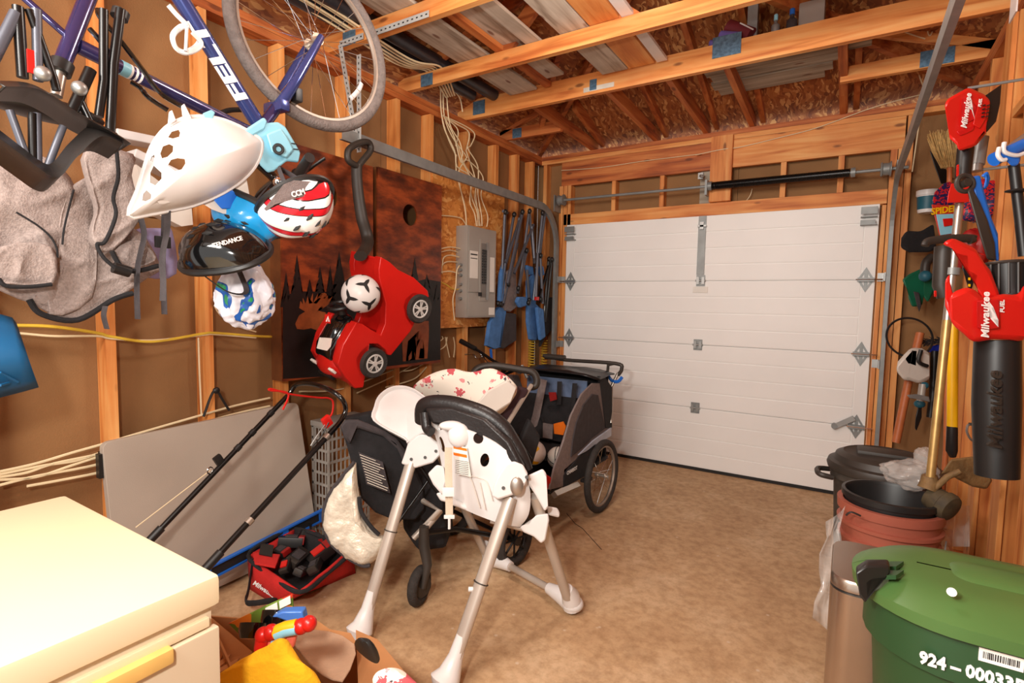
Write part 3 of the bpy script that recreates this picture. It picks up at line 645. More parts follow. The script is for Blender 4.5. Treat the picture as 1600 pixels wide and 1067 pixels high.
def board(pl_, pr_, ztop, zbot, hole, label):
    ya_, yb_ = PX(pl_, 450, fx).y, PX(pr_, 450, fx).y
    t = thing('cornhole_board', (XL+.05, (ya_+yb_)/2, zbot), label, 'game board', 'painted game boards')
    # face with a round hole
    q = MB(); hc = PX(*hole, fx); n = 24; R_ = .07
    outer = []
    for i in range(n):
        a = 2*PI*i/n; cy, cz = math.cos(a), math.sin(a)
        tmax = min(((yb_-hc.y)/cy if cy > 1e-6 else 9), ((ya_-hc.y)/cy if cy < -1e-6 else 9), ((ztop-hc.z)/cz if cz > 1e-6 else 9), ((zbot-hc.z)/cz if cz < -1e-6 else 9))
        outer.append((hc.y+cy*tmax, hc.z+cz*tmax))
    for xx in (fx, fx-.012):
        pass
    rg = [[q.bm.verts.new((fx, hc.y+math.cos(2*PI*i/n)*R_, hc.z+math.sin(2*PI*i/n)*R_)) for i in range(n)],
          [q.bm.verts.new((fx-.012, hc.y+math.cos(2*PI*i/n)*R_, hc.z+math.sin(2*PI*i/n)*R_)) for i in range(n)]]
    ro = [[q.bm.verts.new((xx, y, z)) for y, z in outer] for xx in (fx, fx-.012)]
    cor = {}
    q.bridge(rg[0], ro[0]); q.bridge(rg[1], ro[1]); q.bridge(rg[0], rg[1]); q.bridge(ro[0], ro[1])
    # fill corners
    for cy, cz in ((ya_, zbot), (ya_, ztop), (yb_, zbot), (yb_, ztop)):
        best = None
        for i in range(n):
            j = (i+1) % n; A_, B2 = outer[i], outer[j]
            on = lambda P, : (abs(P[0]-cy) < 1e-5, abs(P[1]-cz) < 1e-5)
            a_, b2 = on(A_), on(B2)
            if (a_[0] and b2[1]) or (a_[1] and b2[0]): best = (i, j)
        if best:
            for k_, xx in enumerate((fx, fx-.012)):
                v = q.bm.verts.new((xx, cy, cz)); q.bm.faces.new((ro[k_][best[0]], ro[k_][best[1]], v))
    q.build('face', 'stained', t, False)
    for (a, b2, c, d_) in ((ya_, ya_+.03, zbot, ztop), (yb_-.03, yb_, zbot, ztop), (ya_+.03, yb_-.03, zbot, zbot+.03), (ya_+.03, yb_-.03, ztop-.03, ztop)):
        MB().bx(XL+.003, fx-.0125, a, b2, c, d_).build('frame_rail', 'stain_frame', t, False)
    MB().bx(XL+.0135, XL+.016, hc.y-.1, hc.y+.1, hc.z-.1, hc.z+.1).build('back_sheet', 'panel_dark', t, False) if 0 else None
    return t, ya_, yb_
def flatart(t, pts, name, m, off=.0012, cam_=None):
    q = MB(); q.prism([PX(*p, fx+off) for p in pts], (.0012, 0, 0)); return q.build(name, m, t, False)
zt1 = PX(500, 236, fx).z; zb1 = PX(445, 596, fx).z
zt2 = PX(640, 275, fx).z; zb2 = PX(688, 566, fx).z
b1, y1a, y1b = board(441, 583, zt1, zb1, (513, 306), 'left stained wooden game board with moose head and pine silhouettes')
b2_, y2a, y2b = board(590, 689, zt2, zb2, (641, 336), 'right stained wooden game board with a round hole, behind the red ride-on car')
def tree(t, px, top, base, w):
    q = []; L_ = []; R2 = []; n = 6
    for i in range(n):
        y = top+(base-top)*(i+.25)/n; ww = w*(i+1)/n
        L_ += [(px-ww, y+(base-top)/n*.75), (px-ww*.35, y+(base-top)/n*.7)]
        R2 += [(px+ww, y+(base-top)/n*.75), (px+ww*.35, y+(base-top)/n*.7)]
    flatart(t, [(px, top)]+R2+L_[::-1], 'pine_silhouette', 'burnt', .0016)
flatart(b1, [(442, 462), (470, 455), (505, 470), (540, 460), (582, 458), (582, 584), (442, 592)], 'dark_ground', 'burnt')
flatart(b2_, [(591, 440), (630, 445), (665, 436), (688, 440), (688, 562), (591, 574)], 'dark_ground', 'burnt')
for px, top, base, w_ in ((447, 425, 480, 9), (464, 398, 470, 11), (500, 416, 470, 10), (516, 415, 470, 8), (530, 393, 470, 14), (484, 436, 470, 8)): tree(b1, px, top, base, w_)
for px, top, base, w_ in ((648, 403, 455, 9), (667, 428, 465, 9), (682, 440, 470, 5)): tree(b2_, px, top, base, w_)
B4p = lambda l: [B4(*p) for p in l]
flatart(b1, B4p([(272, 560), (300, 500), (350, 470), (420, 465), (480, 480), (520, 520), (520, 600), (440, 610), (380, 590), (330, 600), (285, 595)]), 'moose_head', 'moose', .003)
flatart(b1, B4p([(350, 480), (300, 450), (310, 400), (325, 425), (325, 380), (345, 420), (360, 370), (368, 420), (395, 345), (395, 415), (430, 350), (420, 420), (480, 345), (465, 400), (500, 360), (495, 400), (530, 370), (500, 430), (440, 450), (420, 480)]), 'moose_antler', 'moose', .0032)
flatart(b2_, B4p([(1010, 540), (1200, 540), (1200, 640), (1190, 800), (1168, 800), (1170, 690), (1150, 660), (1130, 800), (1108, 800), (1120, 650), (1085, 660), (1080, 800), (1060, 815), (1055, 680), (1040, 820), (1020, 820)]), 'moose_body', 'moose', .003)

# ================================================================== RED RIDE-ON CAR
sv2 = V((.965, -.18, -.16)).normalized()         # the axle, pointing away from the wall
wc = PX(583, 567, -2.13)                         # near front wheel centre
def onside(px, py, off=0):                       # point of the car's near side plane under a view direction
    d = ray(px, py); t = ((wc-sv2*(.0-off))-CAMP).dot(sv2)/d.dot(sv2); return CAMP+d*t
fv = (wc-onside(654, 482)).normalized(); uv = sv2.cross(fv).normalized()
if uv.z < 0: uv = -uv
car = thing('ride_on_car', (wc.x, wc.y, wc.z-.2), 'red and black ride-on toy car hanging by its long pull handle', 'toy car')
cb = [B4(*p) for p in [(870, 95), (930, 130), (990, 185), (1100, 240), (1195, 330), (1205, 375), (1190, 380), (1140, 345), (1090, 340), (1040, 380), (1025, 450), (1040, 520), (1085, 580), (1070, 620), (940, 780), (915, 775), (900, 740), (850, 700), (790, 700), (730, 740), (695, 800), (700, 870), (750, 985), (745, 1005), (690, 1010), (620, 930), (570, 840), (610, 700), (700, 550), (740, 560), (800, 600), (870, 640), (900, 560), (905, 420), (880, 330), (860, 250), (855, 180)]]
W2 = .30
near = [onside(*p, .005) for p in cb]
MB().prism([p-sv2*.03 for p in near], sv2*.055).build('side_panel', 'red', car, True, bev=.009)
far = [p-sv2*(W2-.03) for p in near]
MB().prism(far, sv2*.05).build('side_panel', 'red', car, True, bev=.009)
def loc(px, py, back): return onside(px, py)-sv2*back
def block(pl_, b0, b1_, name, m, bev=.012):
    poly = [loc(*B4(*p), (b0+b1_)/2) for p in pl_]
    # keep the outline on the near plane: no parallax shift
    poly = [onside(*B4(*p))-sv2*((b0+b1_)/2) for p in pl_]
    return MB().prism(poly, sv2*(b1_-b0)).build(name, m, car, True, bev=bev)
block([(870, 100), (930, 130), (1000, 200), (1150, 300), (1100, 340), (1000, 350), (920, 250), (880, 330), (855, 250)], .03, W2-.03, 'rear_deck', 'red')
block([(880, 330), (920, 250), (1010, 380), (1020, 520), (960, 640), (900, 640), (905, 420)], .03, W2-.03, 'seat_back', 'red')
block([(870, 640), (960, 640), (1060, 600), (940, 770), (800, 680), (740, 600)], .03, W2-.03, 'footwell', 'red')
block([(690, 560), (760, 590), (800, 690), (700, 800), (720, 960), (680, 1005), (620, 930), (575, 840), (610, 700)], .03, W2-.03, 'front_body', 'red', .02)
block([(720, 520), (750, 600), (640, 760), (590, 850), (560, 840), (570, 740), (640, 620)], .07, W2-.07, 'hood', 'black_gloss', .02)
# nose with a rounded grille
nose0 = onside(*B4(600, 850))
def nz(a, b_, c): return wc+fv*a+uv*b_-sv2*c
MB().ell(nz(.105, .085, W2/2), (.14, .085, .085), Matrix((sv2, fv, uv)).transposed(), 24, 16).build('nose', 'red', car)
MB().box(nz(.185, .075, W2/2), (.13, .02, .035), Matrix((sv2, fv, uv)).transposed(), .008).build('grille', 'black', car)
for c_ in (W2*.18, W2*.82): MB().box(nz(.165, .125, c_), (.045, .014, .03), Matrix((sv2, fv, uv)).transposed(), .006).build('headlight', 'paper', car)
MB().prism([onside(*B4(*p), -.060) for p in ((445, 655), (525, 660), (515, 715), (490, 745), (425, 730))], sv2*.012).build('label', 'paper', car, False)
em_ = MB().prism([onside(*B4(*p), -.055) for p in ((480, 495), (518, 495), (515, 558), (478, 552))], sv2*.012).build('emblem', 'red', car, False, bev=.002)
MB().prism([onside(*B4(*p), -.048) for p in ((500, 505), (512, 545), (503, 545), (500, 520), (492, 545), (484, 543))], sv2*.002).build('emblem_mark', 'white_ink', em_, False)
MB().ell(nz(.0, .18, W2/2), (.085, .13, .075), Matrix((sv2, (fv-uv*.35).normalized(), (uv+fv*.35).normalized())).transposed()).build('hood_cover', 'black_gloss', car)
swc = nz(-.125, .285, W2/2); sa = (uv-fv*.55).normalized()
stw = MB().torus(swc, sa, .06, .011, 32, 8).cyl(swc, swc-sa*.08, .02, .026).box(swc, (.10, .02, .012), Matrix((sv2, sa.cross(sv2), sa)).transposed()).build('steering_wheel', 'black', car)
def car_wheel(c):
    mt = frame(c, fv, uv, sv2); r = .082
    t = MB().lathe([(r*.62, .018), (r*.9, .024), (r, .012), (r, -.03), (r*.9, -.042), (r*.3, -.042)], mt, 32).build('wheel', 'tyre_dark', car)
    MB().lathe([(.001, .006), (r*.60, .006), (r*.62, .0)], mt, 32).build('wheel_disc', 'black', t)
    hub = MB().torus(mt @ V((0, 0, .016)), sv2, r*.58, .006, 32, 6).cyl(mt @ V((0, 0, .004)), mt @ V((0, 0, .022)), .014)
    for i in range(5):
        for d_ in (-.16, .16):
            a = 2*PI*i/5
            hub.beam(mt @ V((math.cos(a+d_*1.2)*.012, math.sin(a+d_*1.2)*.012, .015)), mt @ V((math.cos(a+d_)*r*.58, math.sin(a+d_)*r*.58, .015)), .008, .007, up=sv2)
    hub.build('hubcap', 'silver', t)
car_wheel(wc); wc2 = onside(654, 482); car_wheel(wc2)
car_wheel(wc-sv2*(W2-.02)); car_wheel(wc2-sv2*(W2-.02))
# pull handle hooked over the track
hb = onside(*KK(700, 800))-sv2*.15
hp = [hb] + [PX(*KK(*p), -2.40+.05*(i/5)) for i, p in enumerate([(660, 700), (635, 560), (625, 420), (625, 300), (620, 220)][::1])]
hp = [onside(*KK(730, 810))-sv2*.13, PX(*KK(690, 700), -2.30), PX(*KK(655, 560), -2.33), PX(*KK(633, 420), -2.35), PX(*KK(622, 300), -2.36), PX(*KK(622, 225), -2.36)]
hd = MB().tube(cat_rom(hp, 8), [.036-.005*min(1, i/30) for i in range(41)], 12, r2=.75, ref=(1, 0, 0)).build('pull_handle', 'can_lid', car)
fk = [KK(622, 235), KK(575, 205), KK(565, 165), KK(580, 125), KK(640, 92), KK(690, 88), KK(708, 115), KK(700, 150), KK(655, 205), KK(630, 240)]
lp = [PX(*p, -2.35) for p in fk]
for i in (3, 4, 5): pass
MB().tube(cat_rom(lp, 6), .018, 10).build('handle_loop', 'can_lid', hd)
# soccer ball in the seat
def ball(c, r, name, m, label, cat='ball', group=None):
    o = thing(name, (c[0], c[1], c[2]-r), label, cat, group)
    MB().ell(c, (r, r, r), None, 32, 20).build('cover', m, o); return o
sbp = PX(564, 459, -2.10); sb = ball(sbp, .097, 'soccer_ball', 'white', 'white soccer ball with black three-pointed stars, held in the red toy car')
ico = [V((a, b_*1.618, 0)) for a in (-1, 1) for b_ in (-1, 1)]; ico = [v.normalized() for v in ico+[V((0, v.x, v.y)) for v in ico]+[V((v.y, 0, v.x)) for v in ico]]
RT = Euler((.5, .3, .9)).to_matrix()
for v in ico:
    v = RT @ v; a = v.orthogonal().normalized(); b_ = v.cross(a); q = MB(); n = 24
    cv = q.bm.verts.new(sbp+v*.0985); rim = []
    n = 36; RG = []
    for k_ in range(1, 6):
        f_ = k_/5; row = []
        for i in range(n):
            t = 2*PI*i/n; u = abs(((t*3/(2*PI)+.5) % 1)-.5)*2
            rr = (.12+.42*(1-u)**2.6)*f_; row.append(q.bm.verts.new(sbp+(v+a*math.cos(t)*rr+b_*math.sin(t)*rr).normalized()*.0978))
        RG.append(row)
    for i in range(n): q.bm.faces.new((cv, RG[0][i], RG[0][(i+1) % n]))
    for k_ in range(4): q.bridge(RG[k_], RG[k_+1])
    q.build('star_patch', 'ink', sb)

# ================================================================== FOLDED CAMP CHAIRS on the wall
def camp(name, label, poles, cloth, joints, off, cl_m='blue_fabric', pm='chair_tube'):
    p0 = PX(*J8(*poles[0][0]), off); t = thing(name, p0, label, 'folding chair', 'folded camp chairs hung by the door')
    for a, b_ in poles: MB().cyl(PX(*J8(*a), off), PX(*J8(*b_), off+random.uniform(-.03, .03)), .013, n=8).build('pole', pm, t)
    for a in joints:
        c = PX(*J8(*a), off+.01); MB().ell(c, (.02, .02, .025), None, 10, 8).build('joint', 'black', t)
    for k_, (pts, mm) in enumerate(cloth):
        q = [PX(*J8(*p), off-.03+.02*(k_ % 2)) for p in pts]; MB().prism(q, (.03, .01, 0)).build('fabric', mm, t, True, bev=.01)
    return t
M['chair_tube'] = plain('grey_painted_tube', (88, 90, 100), .4, .3)
camp('camp_chair', 'folded blue camp chair nearest the breaker panel, long blue seat hanging low',
     [((415, 195), (390, 750)), ((470, 205), (415, 520)), ((515, 200), (420, 500)), ((405, 190), (430, 200)), ((490, 380), (405, 740)), ((420, 480), (385, 755)), ((500, 230), (470, 470))],
     [([(375, 760), (415, 770), (400, 850), (380, 1000), (345, 1010), (300, 990), (320, 850)], 'blue_fabric'), ([(400, 560), (470, 520), (480, 760), (440, 790), (410, 780)], 'grey_fabric'), ([(395, 790), (475, 800), (475, 960), (400, 1010), (370, 1000)], 'dark_fabric'), ([(385, 560), (400, 500), (415, 560), (395, 730), (375, 730)], 'blue_fabric')],
     [(418, 195), (470, 210), (390, 745), (435, 625), (375, 740)], -2.50)
camp('camp_chair', 'folded blue camp chair in the middle of the hanging stack',
     [((520, 195), (430, 620)), ((560, 190), (500, 640)), ((585, 270), (470, 560)), ((545, 420), (490, 680)), ((560, 200), (590, 500)), ((545, 540), (560, 730)), ((575, 280), (590, 470))],
     [([(535, 510), (575, 520), (580, 570), (545, 570)], 'blue_fabric'), ([(490, 700), (540, 700), (545, 750), (500, 765), (480, 730)], 'blue_fabric'), ([(545, 600), (580, 560), (590, 740), (640, 780), (648, 940), (630, 955), (600, 860), (590, 960), (560, 955), (545, 850)], 'blue_fabric')],
     [(520, 195), (562, 190), (545, 425), (495, 650), (560, 720)], -2.44)
camp('camp_chair', 'folded blue camp chair closest to the door track with a red clip',
     [((640, 195), (585, 720)), ((655, 200), (620, 460)), ((625, 450), (640, 740)), ((610, 440), (600, 700))],
     [([(612, 520), (635, 515), (645, 570), (625, 580)], 'blue_fabric'), ([(600, 760), (635, 770), (648, 940), (620, 960)], 'blue_fabric')],
     [(640, 200), (628, 455), (555, 735), (628, 715)], -2.40)
o = camp('camp_chair', 'folded black camp chair low beside the door track',
     [((675, 475), (645, 850)), ((695, 480), (655, 850)), ((685, 480), (620, 700))],
     [([(690, 700), (700, 720), (690, 800), (718, 860), (650, 940), (620, 1000), (640, 860), (670, 720)], 'black_fabric')],
     [(678, 475), (695, 478)], -2.42, pm='black_metal')
MB().box(PX(*J8(605, 710), -2.38), (.02, .05, .03)).build('clip', 'red', o, False)
cable([PX(*J8(330, 1010), -2.46), PX(*J8(335, 1066), -2.46)], .012, 'blue', label='x', par=bpy.data.objects['camp_chair'], name='strap')
for i, (px, lab) in enumerate(((575, 'left'), (650, 'right'))):
    c0 = PX(*J8(px, 960), -2.52); pts = []
    for j in range(90): a = j*2*PI/9; pts.append(c0+V((math.cos(a)*.03, math.sin(a)*.03*1.2, -.0028*j)))
    tag(MB().tube(pts, .005, 5).build('coiled_air_hose', 'cable_yellow', None), 'yellow coiled air hose, the '+lab+' of two below the camp chairs', 'hose')
# ================================================================== BICYCLE hanging upside down
BXP = -1.85
hub = PX(490, 66, BXP)
bk = thing('bicycle', (BXP, 1.1, 2.0), 'navy blue bicycle hanging upside down along the left wall', 'bicycle')
TW = .023
def bicycle_wheel(c, ax, R_, par, tm='tyre', spokes=28):
    t = MB().torus(c, ax, R_-TW, TW, 64, 10, .95).build('wheel', tm, par)
    MB().torus(c, ax, R_-.048, .009, 64, 6, 1.3).build('rim', 'rim_dull', t)
    ax = V(ax).normalized(); a = ax.orthogonal().normalized(); b_ = ax.cross(a); q = MB()
    q.cyl(c-ax*.05, c+ax*.05, .011, n=10).cyl(c-ax*.033, c-ax*.027, .024, n=14).cyl(c+ax*.027, c+ax*.033, .024, n=14); q.build('hub', 'alu', t)
    q = MB()
    for i in range(spokes):
        th = 2*PI*i/spokes; sd = 1 if i % 2 else -1; ph_ = th+(.9 if (i//2) % 2 else -.9)
        q.cyl(c+ax*.03*sd+(a*math.cos(ph_)+b_*math.sin(ph_))*.02, c+(a*math.cos(th)+b_*math.sin(th))*(R_-.052), .0011, n=4)
    o = q.build('spokes', 'chrome', t); return t
wax = V((1, -.12, .10)).normalized()
rw = bicycle_wheel(hub, wax, .345, bk)
hd_ = PX(408, 200, BXP)
crown = PX(432, 168, BXP)
for s_ in (-1, 1):
    q = MB().tube(cat_rom([crown+wax*.02*s_, crown.lerp(hub, .25)+wax*.048*s_, crown.lerp(hub, .7)+wax*.055*s_, hub+wax*.055*s_], 6), [.022-.009*i/18 for i in range(19)], 10).build('fork_blade', 'navy_light', bk)
MB().box(crown, (.11, .04, .04), None, .012).build('fork_crown', 'navy_light', bk)
ax_h = (crown-hd_).normalized()
MB().cyl(hd_-ax_h*.07, crown+ax_h*.0, .021, n=16).build('head_tube', 'navy', bk)
MB().box(crown.lerp(hub, .12)+V((.03, .04, .02)), (.05, .03, .05), None, .006).build('rim_brake', 'black', bk)
sc_ = PX(122, 72, BXP+.08); bb_ = PX(255, -60, BXP+.02)
dt1 = PX(402, 192, BXP)
dtd = (dt1-PX(283, 0, BXP+.02)); dt0 = dt1-dtd*1.35
dt = MB().tube([dt0, dt1], .026, 16).build('down_tube', 'navy_light', bk)
seat_top = PX(148, -30, BXP+.06); seat_bot = PX(98, 98, BXP+.09)
MB().cyl(seat_top, seat_bot, .020, n=16).build('seat_tube', 'navy', bk)
tt = MB().tube([sc_, PX(388, 205, BXP)], .020, 14).build('top_tube', 'navy', bk)
for f in (.34, .365, .39): 
    c = sc_.lerp(PX(388, 205, BXP), f-.1); d = (PX(388, 205, BXP)-sc_).normalized(); MB().cyl(c-d*.003, c+d*.003, .0207, n=14).build('stripe', 'white_ink', tt)
c = sc_.lerp(PX(388, 205, BXP), .215); MB().cyl(c-d*.012, c+d*.012, .0206, n=14).build('band', 'cyan', tt)
MB().cyl(seat_bot, seat_bot+(seat_bot-seat_top).normalized()*.03, .026, n=16).build('seat_clamp', 'black', bk)
MB().cyl(seat_bot, PX(88, 150, BXP+.10), .0135, n=12).build('seat_post', 'alu', bk)
sdc = PX(84, 165, BXP+.10)
MB().ell(sdc+V((0, -.02, -.015)), (.06, .13, .028)).build('saddle', 'black', bk)
for p0, p1, r in ((sc_, PX(-60, -90, BXP+.05), .009), (seat_top, PX(-60, -110, BXP+.1), .011)):
    MB().cyl(p0, p1, r, n=10).build('stay', 'navy', bk)
# lettering on the down tube (reads from the head tube upwards)
dd_ = (dt0-dt1).normalized(); toc = (CAMP-dt1.lerp(dt0, .4)); toc = (toc-dd_*toc.dot(dd_)).normalized()
cc_ = PX(350, 95, BXP); cc_ = dt1+dd_*((cc_-dt1).dot(dd_))
text('FELT', 'lettering', 'white_ink', dt, cc_+toc*.0266, dd_, toc.cross(dd_), .056, .0006, .1, .0022, sx=2.2)
# bottle cage
cg = MB(); c0 = PX(300, 62, BXP+.0)
pts = [PX(*p, BXP+.03) for p in ((263, 8), (275, 22), (292, 40), (283, 42), (272, 52), (270, 62), (276, 76), (290, 82), (308, 76), (314, 66), (300, 50))]
cg.tube(cat_rom(pts, 5), .0085, 8, r2=.6); cg.tube([PX(292, 42, BXP+.05), PX(290, 80, BXP+.05)], .005, 8)
cg.tube(cat_rom([PX(*p, BXP-.03) for p in ((296, 42), (306, 52), (310, 64), (302, 74), (290, 80))], 5), .005, 8)
cg.build('bottle_cage', 'white', bk)
# stem, handlebar, grip, lever
st0 = hd_-ax_h*.07; hb0 = PX(432, 282, BXP+.02)
MB().tube([st0, st0-ax_h*.05, PX(412, 262, BXP+.02), hb0], [.018, .018, .019, .017], 12).build('stem', 'black_gloss', bk)
hbl = PX(466, 272, BXP+.30)
hb1 = PX(480, 262, -1.60); hbr = PX(398, 318, -2.05)
MB().tube(cat_rom([hbr, PX(408, 300, -2.0), hb0, PX(452, 288, -1.72), PX(470, 275, -1.64)], 6), .012, 10).build('handlebar', 'black_metal', bk)
MB().tube([PX(464, 278, -1.66), PX(484, 246, -1.52)], [.019, .017], 12).build('grip', 'black', bk)
MB().tube(cat_rom([PX(462, 270, -1.64), PX(478, 268, -1.62), PX(492, 258, -1.60), PX(508, 247, -1.57)], 5), .0055, 8).ell(PX(464, 272, -1.65), (.02, .02, .02)).build('brake_lever', 'black_metal', bk)
MB().ell(PX(436, 284, BXP+.06), (.022, .022, .022), None, 12, 10).build('stem_clamp', 'chrome', bk)
MB().tube(cat_rom([PX(342, 178, -1.98), PX(360, 172, -1.98), PX(385, 172, -1.98), PX(395, 176, -1.98)], 4), .009, 8).build('crank_arm', 'black', bk)
MB().tube(cat_rom([PX(541, 168, -1.9), PX(556, 135, -1.9), PX(566, 132, -1.9)], 4), .002, 6).build('spoke_reflector_clip', 'chrome', bk)
rf_c = [PX(*p, BXP+.015) for p in ((548, 154), (556, 146), (562, 138), (565, 130))]
MB().tube(cat_rom(rf_c, 4), .010, 8, r2=.4).build('reflector', 'white', rw)

# ================================================================== CHILD BIKE SEAT (white shell, pale blue base)
SX = -1.62
cs = thing('child_bike_seat', PX(320, 260, SX), 'white child bike seat with a holed shell and pale blue mount, hung upside down', 'bike seat')
# shell: dome between rim outline and a bulging back
rimpx = [(203, 336), (216, 300), (228, 262), (238, 232), (254, 208), (272, 194), (300, 184), (338, 186), (372, 198), (402, 216), (408, 226), (404, 246), (392, 266), (370, 286), (340, 304), (300, 320), (262, 328), (230, 334)]
cen = PX(305, 258, SX)
toc = (CAMP-cen).normalized()
rim = cat_rom([PX(*p, SX) for p in rimpx], 3, True)
q = MB(); rings = []
for k_, (f, dpt) in enumerate(((1.0, 0), (1.0, .012), (.93, .04), (.80, .075), (.62, .10), (.40, .118), (.18, .125))):
    rings.append([q.bm.verts.new(cen+(p-cen)*f+toc*(dpt)) for p in rim])
for i in range(len(rings)-1): q.bridge(rings[i], rings[i+1])
q.bm.faces.new(rings[-1])
sh = q.build('shell', 'white', cs, True)
sol = sh.modifiers.new('solid', 'SOLIDIFY'); sol.thickness = .006
# real holes by boolean cutters joined into one temporary mesh
def hole_cutter(polys, ob, m=None):
    bm = bmesh.new()
    for poly in polys:
        c = sum((V(p) for p in poly), V((0, 0, 0)))/len(poly)
        A_ = [bm.verts.new(p+toc*.3-ORG[ob.name]) for p in poly]; B2 = [bm.verts.new(p-toc*.06-ORG[ob.name]) for p in poly]
        bm.faces.new(A_); bm.faces.new(B2[::-1])
        for i in range(len(poly)): j = (i+1) % len(poly); bm.faces.new((A_[i], B2[i], B2[j], A_[j]))
    bmesh.ops.recalc_face_normals(bm, faces=bm.faces)
    me = bpy.data.meshes.new('c'); bm.to_mesh(me); bm.free(); co = bpy.data.objects.new('c', me); COL.objects.link(co)
    co.matrix_world = Matrix.Translation(ORG[ob.name])
    md = ob.modifiers.new('holes', 'BOOLEAN'); md.object = co; md.solver = 'EXACT'
    dg = bpy.context.evaluated_depsgraph_get(); dg.update()
    nm = bpy.data.meshes.new_from_object(ob.evaluated_get(dg)); ob.modifiers.clear(); ob.data = nm
    for p in nm.polygons: p.use_smooth = True
    nm.set_sharp_from_angle(angle=math.radians(40))
    bpy.data.objects.remove(co)
H4 = lambda l: [PX(200+x*.225, 180+y*.225, SX+.08) for x, y in l]
hole_cutter([H4(l) for l in (
    [(170, 225), (185, 170), (225, 125), (245, 125), (235, 170), (200, 205)], [(275, 150), (300, 110), (350, 98), (362, 120), (355, 150), (310, 162)],
    [(222, 265), (240, 215), (285, 200), (315, 215), (312, 255), (275, 290), (235, 300)], [(145, 315), (155, 285), (175, 272), (178, 290), (165, 325)],
    [(275, 350), (300, 310), (345, 298), (395, 305), (400, 335), (375, 375), (330, 388)], [(150, 470), (150, 400), (175, 350), (235, 400), (235, 440), (190, 488)],
    [(95, 595), (100, 550), (125, 522), (162, 550), (160, 580), (120, 600)], [(200, 600), (225, 592), (280, 597), (290, 608), (250, 620), (210, 618)],
    [(292, 78), (320, 62), (345, 66), (330, 78), (300, 86)])], sh)
MB().tube([p+toc*.004 for p in rim], .0085, 8, closed=True).build('rolled_rim', 'white', cs)
for l in ([(262, 196), (264, 175), (269, 172), (275, 188)], [(286, 190), (283, 166), (288, 162), (300, 186)]):
    MB().prism([PX(*p, SX+.02) for p in l], toc*.012).build('prong', 'white', cs, bev=.002)
bl_pts = lambda l, x: [PX(200+a*.225, 180+b_*.225, x) for a, b_ in l]
MB().prism(bl_pts([(765, 130), (940, 15), (965, 40), (940, 110), (830, 170), (790, 180)], SX), toc*.03).build('mount_arm', 'cyan', cs, bev=.006)
MB().prism(bl_pts([(800, 175), (860, 130), (960, 55), (1040, 48), (1090, 80), (1150, 180), (1195, 260), (1180, 330), (1100, 320), (1010, 390), (970, 400), (920, 350), (880, 290), (915, 210), (900, 150)], SX), toc*.02).build('mount_plate', 'cyan', cs, bev=.008)
MB().prism(bl_pts([(960, 130), (1060, 90), (1110, 160), (1150, 240), (1100, 300), (1000, 260)], SX+.02), toc*.012).build('mount_recess', 'cyan', cs, bev=.006)
kc = bl_pts([(1045, 235)], SX+.035)[0]
MB().torus(kc, toc, .013, .005, 20, 6).build('mount_knob', 'black', cs)
for l in ([(1135, 195), (1170, 200)], [(1150, 235), (1185, 238)]): MB().tube(bl_pts(l, SX+.025), .002, 6).build('slot_mark', 'ink', cs)
MB().prism([PX(*p, SX) for p in ((316, 178), (330, 172), (336, 176), (332, 188), (322, 190))], toc*.03).build('rack_clip', 'cyan', cs, bev=.003)
# footwell in grey white with blue inside
MB().prism(bl_pts([(500, 600), (640, 560), (700, 500), (790, 440), (815, 420), (830, 500), (842, 570), (810, 640), (740, 680), (660, 680), (580, 650)], SX-.03), toc*.05).build('leg_shield', 'off_white', cs, bev=.01)
MB().prism(bl_pts([(595, 590), (700, 500), (750, 540), (760, 600), (720, 650), (650, 650)], SX+.0), toc*.006).build('foot_pad', 'blue', cs, bev=.006)
for l in ([(153, 15), (157, 28), (185, 60), (220, 105), (250, 145), (283, 166)], [(140, 45), (155, 62), (182, 97)], [(205, 128), (219, 137), (232, 152), (262, 172)]):
    MB().tube(cat_rom([PX(*p, SX-.05+.05*i/5) for i, p in enumerate(l)], 5), .0065, 8).build('mount_rod', 'black_gloss', cs)
MB().tube(cat_rom([PX(*p, SX) for p in ((262, 330), (261, 360), (256, 385), (253, 410), (255, 440), (254, 470))], 4), .018, 6, r2=.14).build('strap', 'dark_fabric', cs)
